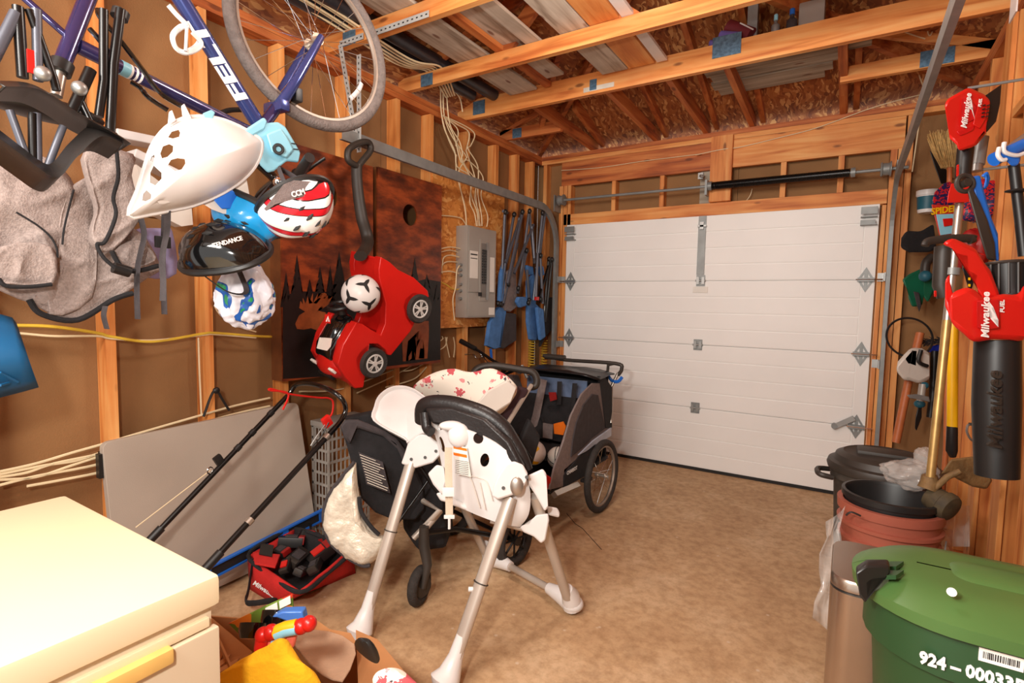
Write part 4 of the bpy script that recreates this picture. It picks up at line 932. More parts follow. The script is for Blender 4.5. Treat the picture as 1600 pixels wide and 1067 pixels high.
# ================================================================== HELMETS
def helmet(c, size, fwd, up, name, label, stripes, base, cutters=6, parts=None):
    f = V(fwd).normalized(); u = V(up); u = (u-f*u.dot(f)).normalized(); s_ = f.cross(u)
    Rm = Matrix((f, s_, u)).transposed(); L_, Wd, H_ = size
    t = thing(name, c, label, 'helmet', 'bike helmets hung on the handlebar')
    q = MB(); N, Mx = 40, 16; rows = []
    for j in range(Mx+1):
        el = PI/2*j/Mx; row = []
        for i in range(N):
            a = 2*PI*i/N
            w_ = 1-.05*max(0, math.sin(el))
            ridge_ = 1+.035*math.cos(6*a*0+9*math.cos(el)*math.sin(a))*math.cos(el)
            x = math.cos(a)*math.cos(el)**.85*L_*ridge_; y = math.sin(a)*math.cos(el)**.85*Wd*ridge_; z = math.sin(el)**1.1*H_*ridge_ if el > 0 else 0
            if math.cos(a) < 0: z -= .012*abs(math.cos(a))
            row.append(V(c)+Rm @ V((x, y, z)))
        rows.append(row)
    vs = [[q.bm.verts.new(p) for p in r] for r in rows[:-1]]; top = q.bm.verts.new(rows[-1][0])
    for i in range(len(vs)-1): q.bridge(vs[i], vs[i+1])
    for i in range(N): q.bm.faces.new((vs[-1][i], vs[-1][(i+1) % N], top))
    sh_ = q.build('shell', base, t, True)
    md = sh_.modifiers.new('solid', 'SOLIDIFY'); md.thickness = .02; md.offset = -1
    # vents: sunken dark slots
    for k_ in range(-2, 3):
        for m_ in range(2):
            a = k_*.42; e0 = .55+.48*m_
            pts = []
            for tt_ in (0, .5, 1):
                el = e0+.26*tt_; aa = a+0
                x = math.sin(el-.75+0)*L_*.9; y = math.sin(a)*Wd*.93*math.cos(el-.75)
                z = math.sqrt(max(.02, 1-(x/L_)**2-(y/Wd)**2))*H_
                pts.append(V(c)+Rm @ V((x, y, z*1.02)))
            MB().tube(pts, [.002, .007, .002], 8, r2=.5).build('vent', 'ink', t)
    rimp = [V(c)+Rm @ V((math.cos(a)*L_, math.sin(a)*Wd, -.012*max(0, -math.cos(a)))) for a in [2*PI*i/40 for i in range(40)]]
    MB().tube(rimp, .011, 8, closed=True).build('rim', 'black', t)
    MB().tube(cat_rom([V(c)+Rm @ V((.04, Wd*.9, 0)), V(c)+Rm @ V((.02, Wd*.5, -.10)), V(c)+Rm @ V((.0, 0, -.14)), V(c)+Rm @ V((.02, -Wd*.5, -.10)), V(c)+Rm @ V((.04, -Wd*.9, 0))], 5), .008, 6, r2=.25).build('chin_strap', 'dark_fabric', t)
    return t, Rm
def stripe_mat():
    m, nt, b = newmat('striped_helmet_shell'); tc = nt.nodes.new('ShaderNodeTexCoord'); mp = nt.nodes.new('ShaderNodeMapping'); mp.inputs['Rotation'].default_value = (.2, .9, .5)
    link(nt, tc.outputs['Object'], mp.inputs[0]); wv = nt.nodes.new('ShaderNodeTexWave'); wv.inputs['Scale'].default_value = 2.6; wv.inputs['Distortion'].default_value = 2.2; wv.inputs['Detail'].default_value = 1; wv.inputs['Detail Scale'].default_value = 1.2
    link(nt, mp.outputs[0], wv.inputs['Vector']); r = ramp(nt, [(0, (244, 242, 240)), (.46, (30, 26, 28)), (.52, (206, 28, 40)), (.9, (30, 26, 28)), (.94, (244, 242, 240))]); r.color_ramp.interpolation = 'CONSTANT'
    link(nt, wv.outputs['Fac'], r.inputs[0]); link(nt, r.outputs[0], b.inputs['Base Color']); b.inputs['Roughness'].default_value = .2; return m
M['helmet_stripe'] = stripe_mat()
hR = PX(468, 332, -1.48)
vw = ray(450, 318); vw.normalize(); rt = Rv
t, Rm = helmet(hR+V((-.02, 0, .03)), (.125, .095, .115), rt*.75+V((0, 0, 1))*.55-vw*.2, rt*.5-V((0, 0, .75))-vw*.45, 'bike_helmet', 'red, white and black bike helmet with a grey visor hung on the handlebar', None, 'helmet_stripe')
MB().prism([PX(200+a*.225, 180+b_*.225, -1.40) for a, b_ in ((945, 650), (1080, 480), (1150, 452), (1260, 460), (1390, 515), (1250, 535), (1130, 580), (1020, 620), (960, 665))], vw*.008).build('visor', 'grey_fabric', t, bev=.003)
text('CCM', 'lettering', 'white_ink', t, PX(466, 302, -1.385), PX(485, 296, -1.39)-PX(450, 306, -1.39), (0, 0, 1), .022, .0005, 0, .0008)
hK = PX(352, 398, -1.62); vw = ray(352, 398).normalized()
t, Rm = helmet(hK+V((0, 0, -.0)), (.135, .10, .10), rt*-1+V((0, 0, -.12))+vw*.1, V((0, 0, .78))-vw*.6+rt*.1, 'bike_helmet', 'glossy black bike helmet with white lettering, lowest of the hung helmets', None, 'black_gloss')
hp_ = PX(352, 384, -1.50)
text('TENDANCE', 'lettering', 'white_ink', t, PX(356, 378, -1.475), PX(375, 373, -1.47)-PX(338, 383, -1.47), (0, 0, 1), .017, .0006, 0, .0004)
hB = PX(388, 335, -1.66); vw = ray(388, 335).normalized()
t, Rm = helmet(hB, (.115, .09, .10), rt*.9-V((0, 0, .35)), V((0, 0, -.7))-vw*.55-rt*.2, 'bike_helmet', 'light blue bike helmet tucked behind the white seat', None, 'helmet_blue')
# ================================================================== PLASTIC BAG under the helmets
def lumpy(c, d, name, m, amp=.18, fr=6, sub=4, seed=0, rot=None, squash=None):
    bm = bmesh.new(); bmesh.ops.create_icosphere(bm, subdivisions=sub, radius=1)
    for v in bm.verts:
        n = noise.noise(v.co*fr*.35+V((seed, seed*2, 0)))*amp + noise.noise(v.co*fr+V((0, seed, 3)))*amp*.35
        v.co *= 1+n
        if squash: v.co = squash(v.co)
    q = MB(); q.bm.free(); q.bm = bm
    mt = Matrix.Translation(V(c)) @ (rot.to_4x4() if rot else Matrix()) @ Matrix.Diagonal((*d, 1))
    bmesh.ops.transform(bm, matrix=mt, verts=bm.verts); return q
def bag_mat():
    m, nt, b = newmat('printed_carrier_bag'); tc = nt.nodes.new('ShaderNodeTexCoord')
    n = nt.nodes.new('ShaderNodeTexNoise'); n.inputs['Scale'].default_value = 9; n.inputs['Detail'].default_value = 1.5; n.inputs['Distortion'].default_value = 1.2
    link(nt, tc.outputs['Object'], n.inputs['Vector']); r = ramp(nt, [(.0, (225, 225, 235)), (.50, (225, 225, 235)), (.53, (30, 90, 170)), (.585, (30, 90, 170)), (.60, (40, 150, 90)), (.66, (40, 150, 90)), (.68, (230, 230, 235)), (1, (230, 230, 235))])
    r.color_ramp.interpolation = 'CONSTANT'; link(nt, n.outputs['Fac'], r.inputs[0]); link(nt, r.outputs[0], b.inputs['Base Color']); b.inputs['Roughness'].default_value = .35; return m
M['bag'] = bag_mat()
bc = PX(383, 458, -1.75)
o = lumpy(bc, (.095, .095, .115), 'b', 'bag', .2, 7, 5, 2, None, lambda c: V((c.x*(1-.35*max(0, c.z)), c.y*(1-.35*max(0, c.z)), c.z))).build('plastic_bag', 'bag', None); tag(o, 'white plastic bag with blue and green print hanging below the helmets', 'bag')
# ================================================================== LEFT: grey canvas carrier, black frame, shovel
def sheet(px_poly, x, th, name, m, par, bulge=.03, bev=.012):
    """padded cloth panel: outline at plane x, bulging towards the room"""
    pts = cat_rom([PX(*p, x) for p in px_poly], 3, True); c = sum(pts, V((0, 0, 0)))/len(pts); n_ = V((1, -.2, 0)).normalized()
    q = MB(); rr = []
    pts = [p.lerp(pts[(i_+1) % len(pts)], k_/2) for i_, p in enumerate(pts) for k_ in range(2)]
    prof = [(1, -th/2), (1, th/2), (.98, th/2+bulge*.3)]+[(1-.06*k_, th/2+bulge*min(1, .45+.08*k_)) for k_ in range(1, 17)]
    sd = (c.x*13+c.y*7+c.z*5)
    for k_, (f, d_) in enumerate(prof):
        ring_ = []
        for p in pts:
            pp = c+(p-c)*f; e_ = min(1, (1-f)*8)
            w1 = 1-abs(noise.noise(V((pp.y*4.5+sd, pp.z*2.2+pp.y*1.5, sd)))*2.4); w2 = 1-abs(noise.noise(V((pp.y*9-pp.z*5, pp.z*7, sd+4)))*2.2)
            ring_.append(q.bm.verts.new(pp+n_*(d_+e_*(max(0, w1)**3*.028+max(0, w2)**3*.012-.012)*min(1, th/.03))))
        rr.append(ring_)
    for i in range(len(rr)-1): q.bridge(rr[i], rr[i+1])
    q.bm.faces.new(rr[0][::-1]); q.bm.faces.new(rr[-1]); return q.build(name, m, par, True, angle=60)
G3 = lambda l: [(x*.253, 200+y*.253) for x, y in l]
gx = -2.2
cc = thing('canvas_carrier', PX(150, 380, gx), 'heather grey folded canvas carrier with black piping hung on the left wall', 'carrier')
sheet(G3([(-200, 200), (0, 150), (300, 200), (460, 380), (440, 600), (400, 800), (350, 1100), (-10, 1000), (-250, 800)]), gx+.02, .06, 'panel', 'heather', cc, .018)
sheet(G3([(400, 420), (560, 330), (590, 700), (560, 1050), (300, 1150), (330, 800)]), gx+.04, .05, 'panel', 'heather', cc, .016)
sheet(G3([(525, 140), (810, 170), (800, 300), (850, 480), (860, 560), (680, 760), (570, 720), (560, 620), (590, 500), (540, 330)]), gx+.12, .06, 'side_pad', 'heather', cc, .016)
sheet(G3([(560, 780), (820, 620), (980, 850), (900, 930), (480, 1180), (180, 1060), (300, 1000)]), gx+.03, .04, 'lower_panel', 'heather', cc, .016)
sheet(G3([(0, 735), (310, 730), (330, 960), (60, 965), (-80, 940)]), gx+.10, .03, 'pocket', 'heather', cc, .015)
sheet(G3([(700, 760), (850, 690), (960, 800), (890, 850), (800, 860)]), gx+.12, .02, 'flap', 'heather', cc, .012)
def piping(l, x, r=.006, m='black_fabric', par=cc, nm='piping'):
    return MB().tube(cat_rom([PX(*p, x) for p in G3(l)], 6), r, 8).build(nm, m, par)
piping([(720, 140), (730, 300), (700, 430), (715, 540), (650, 700), (600, 720), (640, 800), (720, 870)], gx+.205, .006)
piping([(-10, 930), (40, 975), (180, 980), (320, 965)], gx+.14)
piping([(180, 1060), (260, 1150), (480, 1185), (700, 1060), (820, 1020)], gx+.06, .009)
piping([(100, 520), (230, 600), (310, 670), (350, 740), (355, 800)], gx+.115, .003)
piping([(455, 380), (400, 600), (385, 720)], gx+.11, .003)
piping([(690, 760), (760, 870), (860, 880), (980, 850)], gx+.16, .008)
MB().cyl(PX(*G3([(700, 860)])[0], gx+.2), PX(*G3([(800, 890)])[0], gx+.2), .018, n=12).build('cord_lock', 'black', cc)
for l in ([(870, 560), (890, 660), (870, 760), (850, 860), (845, 1000), (850, 1180)], [(1015, 520), (1010, 700), (1005, 850), (1010, 1000), (1015, 1150)], [(650, 1100), (640, 1160), (660, 1240)]):
    MB().tube(cat_rom([PX(*p, gx+.17) for p in G3(l)], 4), .021, 8, r2=.12, ref=(1, 0, 0)).build('strap', 'dark_fabric', cc)
MB().box(PX(*G3([(1005, 705)])[0], gx+.18), (.012, .05, .04), None, .004).build('buckle', 'black', cc)
# lilac sheet and white folded shelf behind
o = sheet(G3([(800, 640), (1000, 620), (1060, 640), (1085, 900), (900, 920), (820, 800)]), gx-.12, .02, 'x', 'lilac_cloth' if 'lilac_cloth' in M else 'grey_fabric', None, .01); o.name = 'cloth'; tag(o, 'lilac grey cloth hanging behind the carrier straps', 'cloth')
rk = thing('wall_shelf', PX(230, 230, -2.45), 'white wire shelf edge behind the bike seat shell', 'shelf')
for l in ([(690, 40), (940, 90)], [(800, 160), (1150, 330)]):
    a, b_ = [PX(*p, -2.52) for p in G3(l)]; MB().beam(a, b_, .10, .035).build('shelf_bar', 'white', rk, False, bev=.004)
MB().prism([PX(*p, -2.5) for p in G3([(820, 230), (1160, 480), (1170, 600), (1100, 610), (880, 500)])], (.06, 0, 0)).build('shelf_box', 'off_white', rk, False)
# black tubular frame with fabric band, far left top
fr = thing('chair_frame', PX(90, 150, -1.55), 'folded black tubular frame with a drooping black fabric band, top left', 'frame')
T1 = lambda l: [(x*.253, y*.253) for x, y in l]
fxx = -1.62
for l, r, m in (([(745, 60), (700, 400), (680, 830)], .011, 'black_metal'), ([(640, 60), (640, 500), (610, 720)], .010, 'black_metal'), ([(110, 40), (140, 480)], .011, 'black_metal'),
                ([(225, 60), (235, 500)], .010, 'chair_tube'), ([(180, 60), (330, 480), (350, 560)], .009, 'black_metal'), ([(100, 80), (-60, 400)], .012, 'chair_tube'), ([(560, 430), (440, 700)], .013, 'black_metal'),
                ([(230, 700), (235, 1010)], .008, 'chair_tube'), ([(390, 780), (290, 1040)], .008, 'chair_tube'), ([(60, 680), (160, 960)], .008, 'chair_tube'), ([(200, 700), (205, 1000)], .009, 'black_metal'), ([(480, 590), (560, 760)], .009, 'black_metal')):
    MB().tube([PX(*p, fxx+.02) for p in T1(l)], r, 10).build('tube', m, fr)
MB().cyl(PX(*T1([(748, 70)])[0], fxx), PX(*T1([(735, 110)])[0], fxx), .02, n=12).build('end_cap', 'black', fr)
def band(l, w, x, nm, m, par):
    c = cat_rom([PX(*p, x) for p in T1(l)], 6); q = MB(); A_ = [q.bm.verts.new(p+V((.02, 0, w))) for p in c]; B2 = [q.bm.verts.new(p+V((-.03, 0, -w))) for p in c]
    C2 = [q.bm.verts.new(p+V((.06, 0, -w*.2))) for p in c]
    q.bridge(A_, C2, False); q.bridge(C2, B2, False); return q.build(nm, m, par, True, sol=.006, angle=80)
band([(-80, 850), (120, 1000), (250, 1090), (320, 1080), (420, 960), (560, 850), (700, 900)], .026, fxx+.02, 'fabric_band', 'black_sheen', fr)
band([(-40, 560), (150, 570), (300, 640), (450, 740), (620, 830), (740, 900)], .014, fxx+.02, 'fabric_band', 'black_sheen', fr)
for rv_ in ((490, 545), (265, 455)): MB().ell(PX(*T1([rv_])[0], fxx+.09), (.016, .016, .016), None, 14, 10).build('rivet', 'galv_light', fr)
MB().box(PX(*T1([(190, 380)])[0], fxx+.05), (.006, .012, .05)).build('red_tag', 'red', fr, False)
# blue snow shovel at the left edge
sv_ = thing('snow_shovel', PX(20, 560, -2.0), 'blue plastic snow shovel scoop hung at the left edge of the wall', 'shovel')
q = MB(); rows = []
top_ = [(-70, 492), (-30, 490), (0, 492), (18, 497), (24, 505)]; bot_ = [(-70, 640), (-30, 630), (0, 620), (35, 611), (60, 604)]
for i in range(9):
    f = i/8; rows.append([PX(*V((top_[j][0], top_[j][1])).lerp(V((bot_[j][0], bot_[j][1])), f), -2.05+.10*math.sin(f*PI*.9)) for j in range(5)])
q.grid(rows); q.build('scoop', 'blue_dark', sv_, True, sol=.006)
for a, b_ in (((0, 582), (28, 597)), ((0, 602), (14, 598)), ((-40, 600), (0, 602))): MB().tube([PX(*a, -1.95), PX(*b_, -1.97)], .004, 6).build('rib', 'blue_dark', sv_)
MB().tube([PX(-30, 520, -1.98), PX(-90, 380, -2.1)], .014, 10).build('handle', 'wood_handle', sv_)
# ================================================================== CREAM CABINET (bottom left)
fx0, fx1, fy1, fy0, fz = -1.735, -.995, .545, -.45, .862
ap = thing('freezer', ((fx0+fx1)/2, .05, 0), 'cream appliance with a thick lid and amber pull handle, bottom left corner', 'appliance')
MB().bx(fx0, fx1, fy0, fy1, fz-.058, fz, .010).build('lid', 'cream_enamel', ap)
MB().bx(fx0+.01, fx1-.012, fy0+.01, fy1-.012, .02, fz-.059).build('body', 'cream_front', ap, False)
MB().bx(fx1-.014, fx1-.002, fy0, fy1-.02, fz-.094, fz-.076, .003).build('top_rail', 'cream_enamel', ap)
MB().bx(fx1-.014, fx1+.006, fy0, fy1-.006, .06, fz-.098, .005).build('front_panel', 'cream_front', ap)
MB().bx(fx1-.012, fx1+.016, fy0+.1, fy1-.092, fz-.118, fz-.090, .006).build('pull_handle', 'amber_handle', ap)
for x in (fx0+.06, fx1-.06):
    for y in (fy0+.06, fy1-.06): MB().cyl((x, y, 0), (x, y, .03), .02, n=12).build('foot', 'black', ap)
# ================================================================== FOLDING TABLE
TL, TR, BR = PX(160, 692, -2.545), PX(466, 628, -2.545), PX(492, 800, -2.50)
BL = V((-2.47, TL.y+.02, .0)); BR = V((-2.47, BR.y, .03)); nrm = (TR-TL).cross(BL-TL).normalized()
if nrm.x < 0: nrm = -nrm
tb = thing('folding_table', (-2.5, 1.4, 0), 'grey plastic folding table standing on its side against the left wall', 'table')
def rounded(pts, r, n=5):
    out = []; N = len(pts)
    for i in range(N):
        p, a, b_ = V(pts[i]), V(pts[i-1]), V(pts[(i+1) % N]); da = (a-p).normalized()*r; db = (b_-p).normalized()*r
        for k in range(n+1):
            t = k/n; out.append((1-t)**2*(p+da)+2*t*(1-t)*p+t*t*(p+db))
    return out
MB().prism([p-nrm*.02 for p in rounded([TL, TR, BR, BL], .035)], nrm*.035).build('table_top', 'table_grey', tb, True, bev=.006)
MB().tube([TL-nrm*.045+V((0, .03, -.03)), BL-nrm*.045+V((0, .03, .03))], .011, 8).build('leg', 'black_metal', tb)
MB().box(TL.lerp(BL, .12)-nrm*.03, (.03, .03, .1)).build('leg_hinge', 'black', tb, False)
MB().tube([TL.lerp(BL, .06)-nrm*.045, TR.lerp(BR, .06)-nrm*.045], .011, 8).build('frame_rail', 'black_metal', tb)
cl = [PX(*p, -2.55) for p in ((318, 651), (330, 618), (338, 610), (348, 625), (358, 641))]
MB().tube(cat_rom(cl, 4), .006, 8).ell(cl[2], (.012, .018, .016), None, 10, 8).build('carry_strap', 'black', tb)
# ================================================================== BLUE SPIRIT LEVEL
a, b_ = PX(334, 892, -2.40), PX(508, 802, -2.425)
lv = thing('spirit_level', (a+b_)/2-V((0, 0, .05)), 'long blue spirit level lying at the foot of the grey table', 'level')
d = (b_-a).normalized(); a2 = a-d*.12; a2.z = max(a2.z, .035); dz = V((0, 0, .028))
MB().beam(a2+dz, b_+dz, .022, .008).build('rail', 'blue', lv, False); MB().beam(a2-dz, b_-dz, .022, .008).build('rail', 'blue', lv, False)
for f0, f1 in ((0, .14), (.42, .52), (.60, .68), (.94, 1)): MB().beam(a2.lerp(b_, f0), a2.lerp(b_, f1), .014, .054).build('web', 'blue', lv, False)
MB().beam(a2.lerp(b_, .0), b_, .004, .05).build('core', 'ink', lv, False)
# ================================================================== LAWN MOWER
xb, xf = -2.30, -1.97
mw = thing('lawn_mower', (-2.15, .9, 0), 'lawn mower with a long black tube handle and red bail, behind the cream appliance', 'lawn mower')
A0, A1 = PX(236, 842, xb), PX(440, 628, xb); B0, B1 = PX(318, 892, xf), PX(524, 668, xf)
U = [A1, PX(452, 615, xb), PX(462, 602, xb+.02), PX(478, 599, xb+.1), PX(500, 603, xb+.2), PX(522, 613, xf-.04), PX(536, 626, xf), PX(540, 640, xf), PX(534, 655, xf), B1]
MB().tube([A0, A1], .0115, 12).build('handle_bar', 'black_metal', mw); MB().tube([B0, B1], .0125, 12).build('handle_bar', 'black_metal', mw)
MB().tube(cat_rom(U, 6), .0115, 12).build('upper_handle', 'black_gloss', mw)
MB().tube([A0-(A1-A0).normalized()*.15, A0+(A1-A0).normalized()*.05], .017, 10).build('lower_bracket', 'black', mw)
MB().tube([B0-(B1-B0).normalized()*.2, B0+(B1-B0).normalized()*.08], .017, 10).build('lower_bracket', 'black', mw)
p = A0.lerp(A1, .47); MB().box(p+V((.0, .0, .035)), (.02, .035, .045), Euler((.5, 0, 0)).to_matrix(), .006).build('knob', 'black', mw)
g0 = A0.lerp(A1, .44); MB().torus(g0+V((.0, -.02, .012)), (1, .2, 0), .014, .003, 16, 6).build('cord_guide', 'chrome', mw)
MB().tube([g0+V((0, -.02, .012)), PX(212, 824, xb+.02)], .0022, 6).build('pull_cord', 'cable', mw)
for f in (.62, .74, .9): c = A0.lerp(A1, f); d = (A1-A0).normalized(); MB().cyl(c-d*.012, c+d*.012, .0145, n=10).build('cable_clip', 'black', mw)
for f in (.30, .92): c = B0.lerp(B1, f); d = (B1-B0).normalized(); MB().cyl(c-d*.012, c+d*.012, .0155, n=10).build('tube_collar', 'alu', mw)
MB().tube([A0.lerp(A1, .2)+V((.012, 0, .008)), A1+V((.012, 0, .01))], .003, 6).build('control_cable', 'black', mw)
R3 = lambda l, x: [PX(200+a*.28125, 560+b_*.28125, x) for a, b_ in l]
MB().tube(cat_rom(R3([(860, 285), (890, 195), (790, 178), (800, 170), (910, 200), (1060, 218), (1110, 220), (1138, 240), (1135, 300), (1110, 340)], xb+.15), 6), .0045, 8).build('red_bail', 'red', mw)
MB().box(R3([(1105, 350)], xf+.01)[0], (.02, .04, .05), Euler((.5, 0, 0)).to_matrix(), .005).build('bail_bracket', 'red', mw)
MB().tube(cat_rom(R3([(1100, 360), (1050, 430), (1015, 485)], xf+.015), 5), .003, 6).build('control_cable', 'galv_light', mw)
MB().tube(cat_rom(R3([(1115, 355), (1075, 430), (1025, 490)], xf+.02), 5), .003, 6).build('control_cable', 'black', mw)
MB().tube(cat_rom([A0-V((0, .14, .18)), V((-2.2, .78, .2)), V((-2.1, .78, .2)), B0-V((0, .18, .24))], 3), .03, 8).ell((-2.12, .66, .13), (.14, .15, .07)).build('deck', 'red_dark', mw)
for x in (-2.28, -1.98): MB().cyl((x-.02, .72, .085), (x+.02, .72, .085), .085, n=20).build('wheel', 'rubber', mw)
# ================================================================== GREY CRATE
ckx = -2.42
c0, c1, c2 = PX(503, 800, ckx), PX(500, 672, ckx), PX(530, 665, ckx)
cy0, cy1 = c0.y, PX(528, 700, ckx).y; cz0, cz1 = .21, .70
ck = thing('plastic_crate', (ckx-.03, (cy0+cy1)/2+.02, 0), 'grey plastic lattice crate standing behind the table and the pushchair', 'crate')
q = MB()
cx0, cx1, cyA, cyB = ckx-.12, ckx+.02, cy0+.03, cy0+.33
for z in [0.02+.065*i for i in range(11)]: q.bx(cx1-.006, cx1, cyA, cyB, z, z+.014); q.bx(cx0, cx1, cyA, cyA+.006, z, z+.014)
for y in [cyA+.03*i for i in range(11)]: q.bx(cx1-.007, cx1-.001, y-.004, y+.004, .02, .69)
for x in [cx0+.028*i for i in range(6)]: q.bx(x-.004, x+.004, cyA+.001, cyA+.006, .02, .69)
q.build('lattice', 'panel_grey', ck, False)
for x in (cx0, cx1-.012):
    for y in (cyA, cyB-.012): MB().bx(x, x+.012, y, y+.012, 0, .70).build('corner_post', 'panel_grey', ck, False)
MB().bx(cx0, cx1+.01, cyA-.01, cyB, .68, .71, .004).build('rim', 'panel_grey', ck)
# ================================================================== RED TOOL BAG
tg = thing('tool_bag', (-2.1, 1.62, 0), 'open red and black canvas tool bag full of batteries on the floor', 'tool bag')
A_, B2, C_, D_ = [V((p.x, p.y, z)) for p, z in ((PZ(388, 868, .16), .16), (PZ(460, 826, .18), .18), (PZ(548, 858, .16), .16), (PZ(470, 925, .12), .12))]
a0, b0, c0_, d0 = [V((p.x, p.y, 0)) for p in (PZ(392, 920, 0), PZ(480, 870, 0), PZ(555, 895, 0), PZ(432, 944, 0))]
b0 = V((B2.x-.02, B2.y+.02, 0))
def quadwall(p, q_, r, s_, nm, m, par, th=.012):
    k = MB(); P = []
    for i in range(7):
        u = i/6; a = V(p).lerp(q_, u); b_ = V(s_).lerp(r, u); bul = V((.02, -.03, 0))*math.sin(u*PI)
        P.append([a.lerp(b_, v/4)+bul*math.sin(v/4*PI) + V((1, 0, 0))*noise.noise(V((u*5, v, 0)))*.008 for v in range(5)])
    k.grid(P); return k.build(nm, m, par, True, sol=th, angle=80)
quadwall(a0, d0, D_, A_, 'front_wall', 'red_fabric', tg); quadwall(d0, c0_, C_, D_, 'side_wall', 'red_fabric', tg)
quadwall(b0, a0, A_, B2, 'back_wall', 'red_fabric', tg); quadwall(c0_, b0, B2, C_, 'side_wall', 'black_fabric', tg)
MB().prism([a0+V((.01, .01, .01)), d0+V((0, .02, .01)), c0_+V((-.02, 0, .01)), b0+V((0, 0, .01))], (0, 0, .015)).build('base', 'black_fabric', tg, False)
MB().tube(cat_rom([A_, A_.lerp(B2, .5)+V((0, 0, .02)), B2, B2.lerp(C_, .5)+V((0, 0, .01)), C_, C_.lerp(D_, .5)-V((0, 0, .02)), D_, D_.lerp(A_, .5)-V((0, 0, .02))], 5, True), .010, 8, closed=True).build('rim_binding', 'black_fabric', tg)
pp = [V((p.x, p.y, .05)) for p in (PZ(388, 905, .1), PZ(384, 930, .08), PZ(400, 942, .05), PZ(425, 945, .03))]
MB().tube(cat_rom([A_.lerp(D_, .1)]+pp+[D_.lerp(d0, .9)], 5), .014, 8, r2=.3).build('handle_strap', 'black_fabric', tg)
MB().tube(cat_rom([PZ(462, 828, .17), PZ(470, 815, .17), PZ(482, 815, .17), PZ(486, 826, .17)], 5), .006, 8).build('handle_loop', 'black', tg)
fl = [PZ(p[0], p[1], .14) for p in ((408, 862), (428, 866), (425, 884), (405, 880))]
MB().prism([V((p.x, p.y, .175)) for p in (PZ(395, 868, .16), PZ(438, 872, .16), PZ(430, 892, .16), PZ(398, 886, .16))], (0, 0, .01)).build('flap', 'red_fabric', tg, bev=.003)
MB().prism([V((p.x, p.y, .184)) for p in fl], (0, 0, .004)).build('flap_patch', 'black', tg, False)
nx = (D_-A_).normalized(); up_ = V((0, 0, 1))
pc = (a0+d0+D_+A_)/4+V((.035, -.045, .0))
text('Milwaukee', 'lettering', 'white_ink', tg, PZ(414, 922, .075), (PZ(432, 936, .04)-PZ(396, 912, .1)), (0, 0, 1), .030, .001, .15, .0008)
rr = random.Random(5)
for i, (px, py, s_) in enumerate(((455, 846, 1), (482, 836, .8), (500, 866, 1), (465, 872, .9), (440, 862, .7), (492, 885, .7), (520, 850, .7), (470, 893, .6), (512, 842, .8), (446, 885, .6))):
    c = PZ(px, py, .15); R_ = Euler((rr.uniform(-.5, .5), rr.uniform(-.5, .5), rr.uniform(0, 3))).to_matrix()
    bt = thing('battery_pack', c-V((0, 0, .03)), ['black and red tool battery nearest the bag opening', 'black and red tool battery at the far rim of the bag', 'black and red tool battery at the right in the bag', 'black and red tool battery in the middle of the bag', 'black tool battery at the left end of the bag', 'small black tool part low at the right of the bag', 'black tool battery by the far right corner of the bag', 'black tool part at the front of the bag', 'black charger at the back of the bag opening', 'black and red tool battery by the bag flap'][i], 'battery', 'tools and batteries in the red bag')
    MB().box(c, (.075*s_, .12*s_, .05*s_), R_, .008).build('case', 'black', bt)
    MB().box(c+R_ @ V((0, 0, .026*s_)), (.05*s_, .06*s_, .012), R_, .004).build('top_plate', 'red' if i in (1, 2, 9) else 'dark_fabric', bt)
    MB().box(c+R_ @ V((0, -.05*s_, .01*s_)), (.066*s_, .03*s_, .04*s_), R_, .006).build('latch', 'can_lid' if i % 2 else 'red_dark', bt)
# ================================================================== CARDBOARD BOX of toys, bottom
bz = .30
bxq = [PZ(326, 960, bz), PZ(392, 1012, bz)]
tbx = thing('cardboard_box', (-1.35, .85, 0), 'open cardboard box of toys beside the cream appliance', 'box')
q0, q1, q2, q3 = PZ(322, 958, .33), PZ(520, 940, .20), PZ(668, 1090, .20), PZ(400, 1130, .33)
bA, bB, bC, bD = V((-1.50, .80, 0)), V((-1.72, 1.16, 0)), V((-1.18, 1.16, 0)), V((-.96, .62, 0))
bA = V((PZ(330, 1010, .3).x-.02, PZ(330, 1010, .3).y, 0)); 
Pk = {'a': PZ(326, 962, .32), 'b': PZ(500, 975, .27), 'c': PZ(640, 1066, .27), 'd': PZ(392, 1110, .32)}
k4 = [Pk[c] for c in 'abcd']
for i in range(4):
    p, q_ = k4[i], k4[(i+1) % 4]
    p0, q00 = V((p.x, p.y, 0.0)), V((q_.x, q_.y, 0.0))
    MB().prism([p0, q00, q_, p], (p-q_).cross(V((0, 0, 1))).normalized()*.006).build('box_side', 'cardboard', tbx, False)
MB().prism([V((p.x, p.y, .004)) for p in k4], (0, 0, .006)).build('box_bottom', 'cardboard', tbx, False)
MB().prism([PZ(326, 962, .32), PZ(395, 1020, .33), PZ(330, 1064, .26), PZ(322, 1040, .26)], (.0, .0, .005)).build('flap', 'cardboard', tbx, False)
MB().prism([PZ(556, 985, .27), PZ(590, 1000, .28), PZ(650, 1072, .27), PZ(560, 1080, .27)], (.0, .0, .005)).build('flap', 'cardboard', tbx, False)
MB().prism([PZ(484, 962, .27), PZ(515, 984, .28), PZ(548, 990, .27), PZ(560, 1010, .26), PZ(500, 1010, .26)], (.0, .0, .005)).build('flap', 'cardboard', tbx, False)
for i, l in enumerate(([(332, 1025), (352, 1010), (357, 1008), (345, 1030), (332, 1045)], [(334, 1040), (360, 1022), (354, 1034), (334, 1048)], [(332, 1050), (374, 1028), (368, 1038), (334, 1056)])):
    o = MB().prism([PZ(*p, .30+.006*i) for p in l], (0, 0, .003)).build('cardboard_scrap', 'cardboard', None, False)
    tag(o, ['top torn cardboard scrap in the box corner', 'middle torn cardboard scrap in the box corner', 'long torn cardboard scrap nearest the camera'][i], 'scrap')
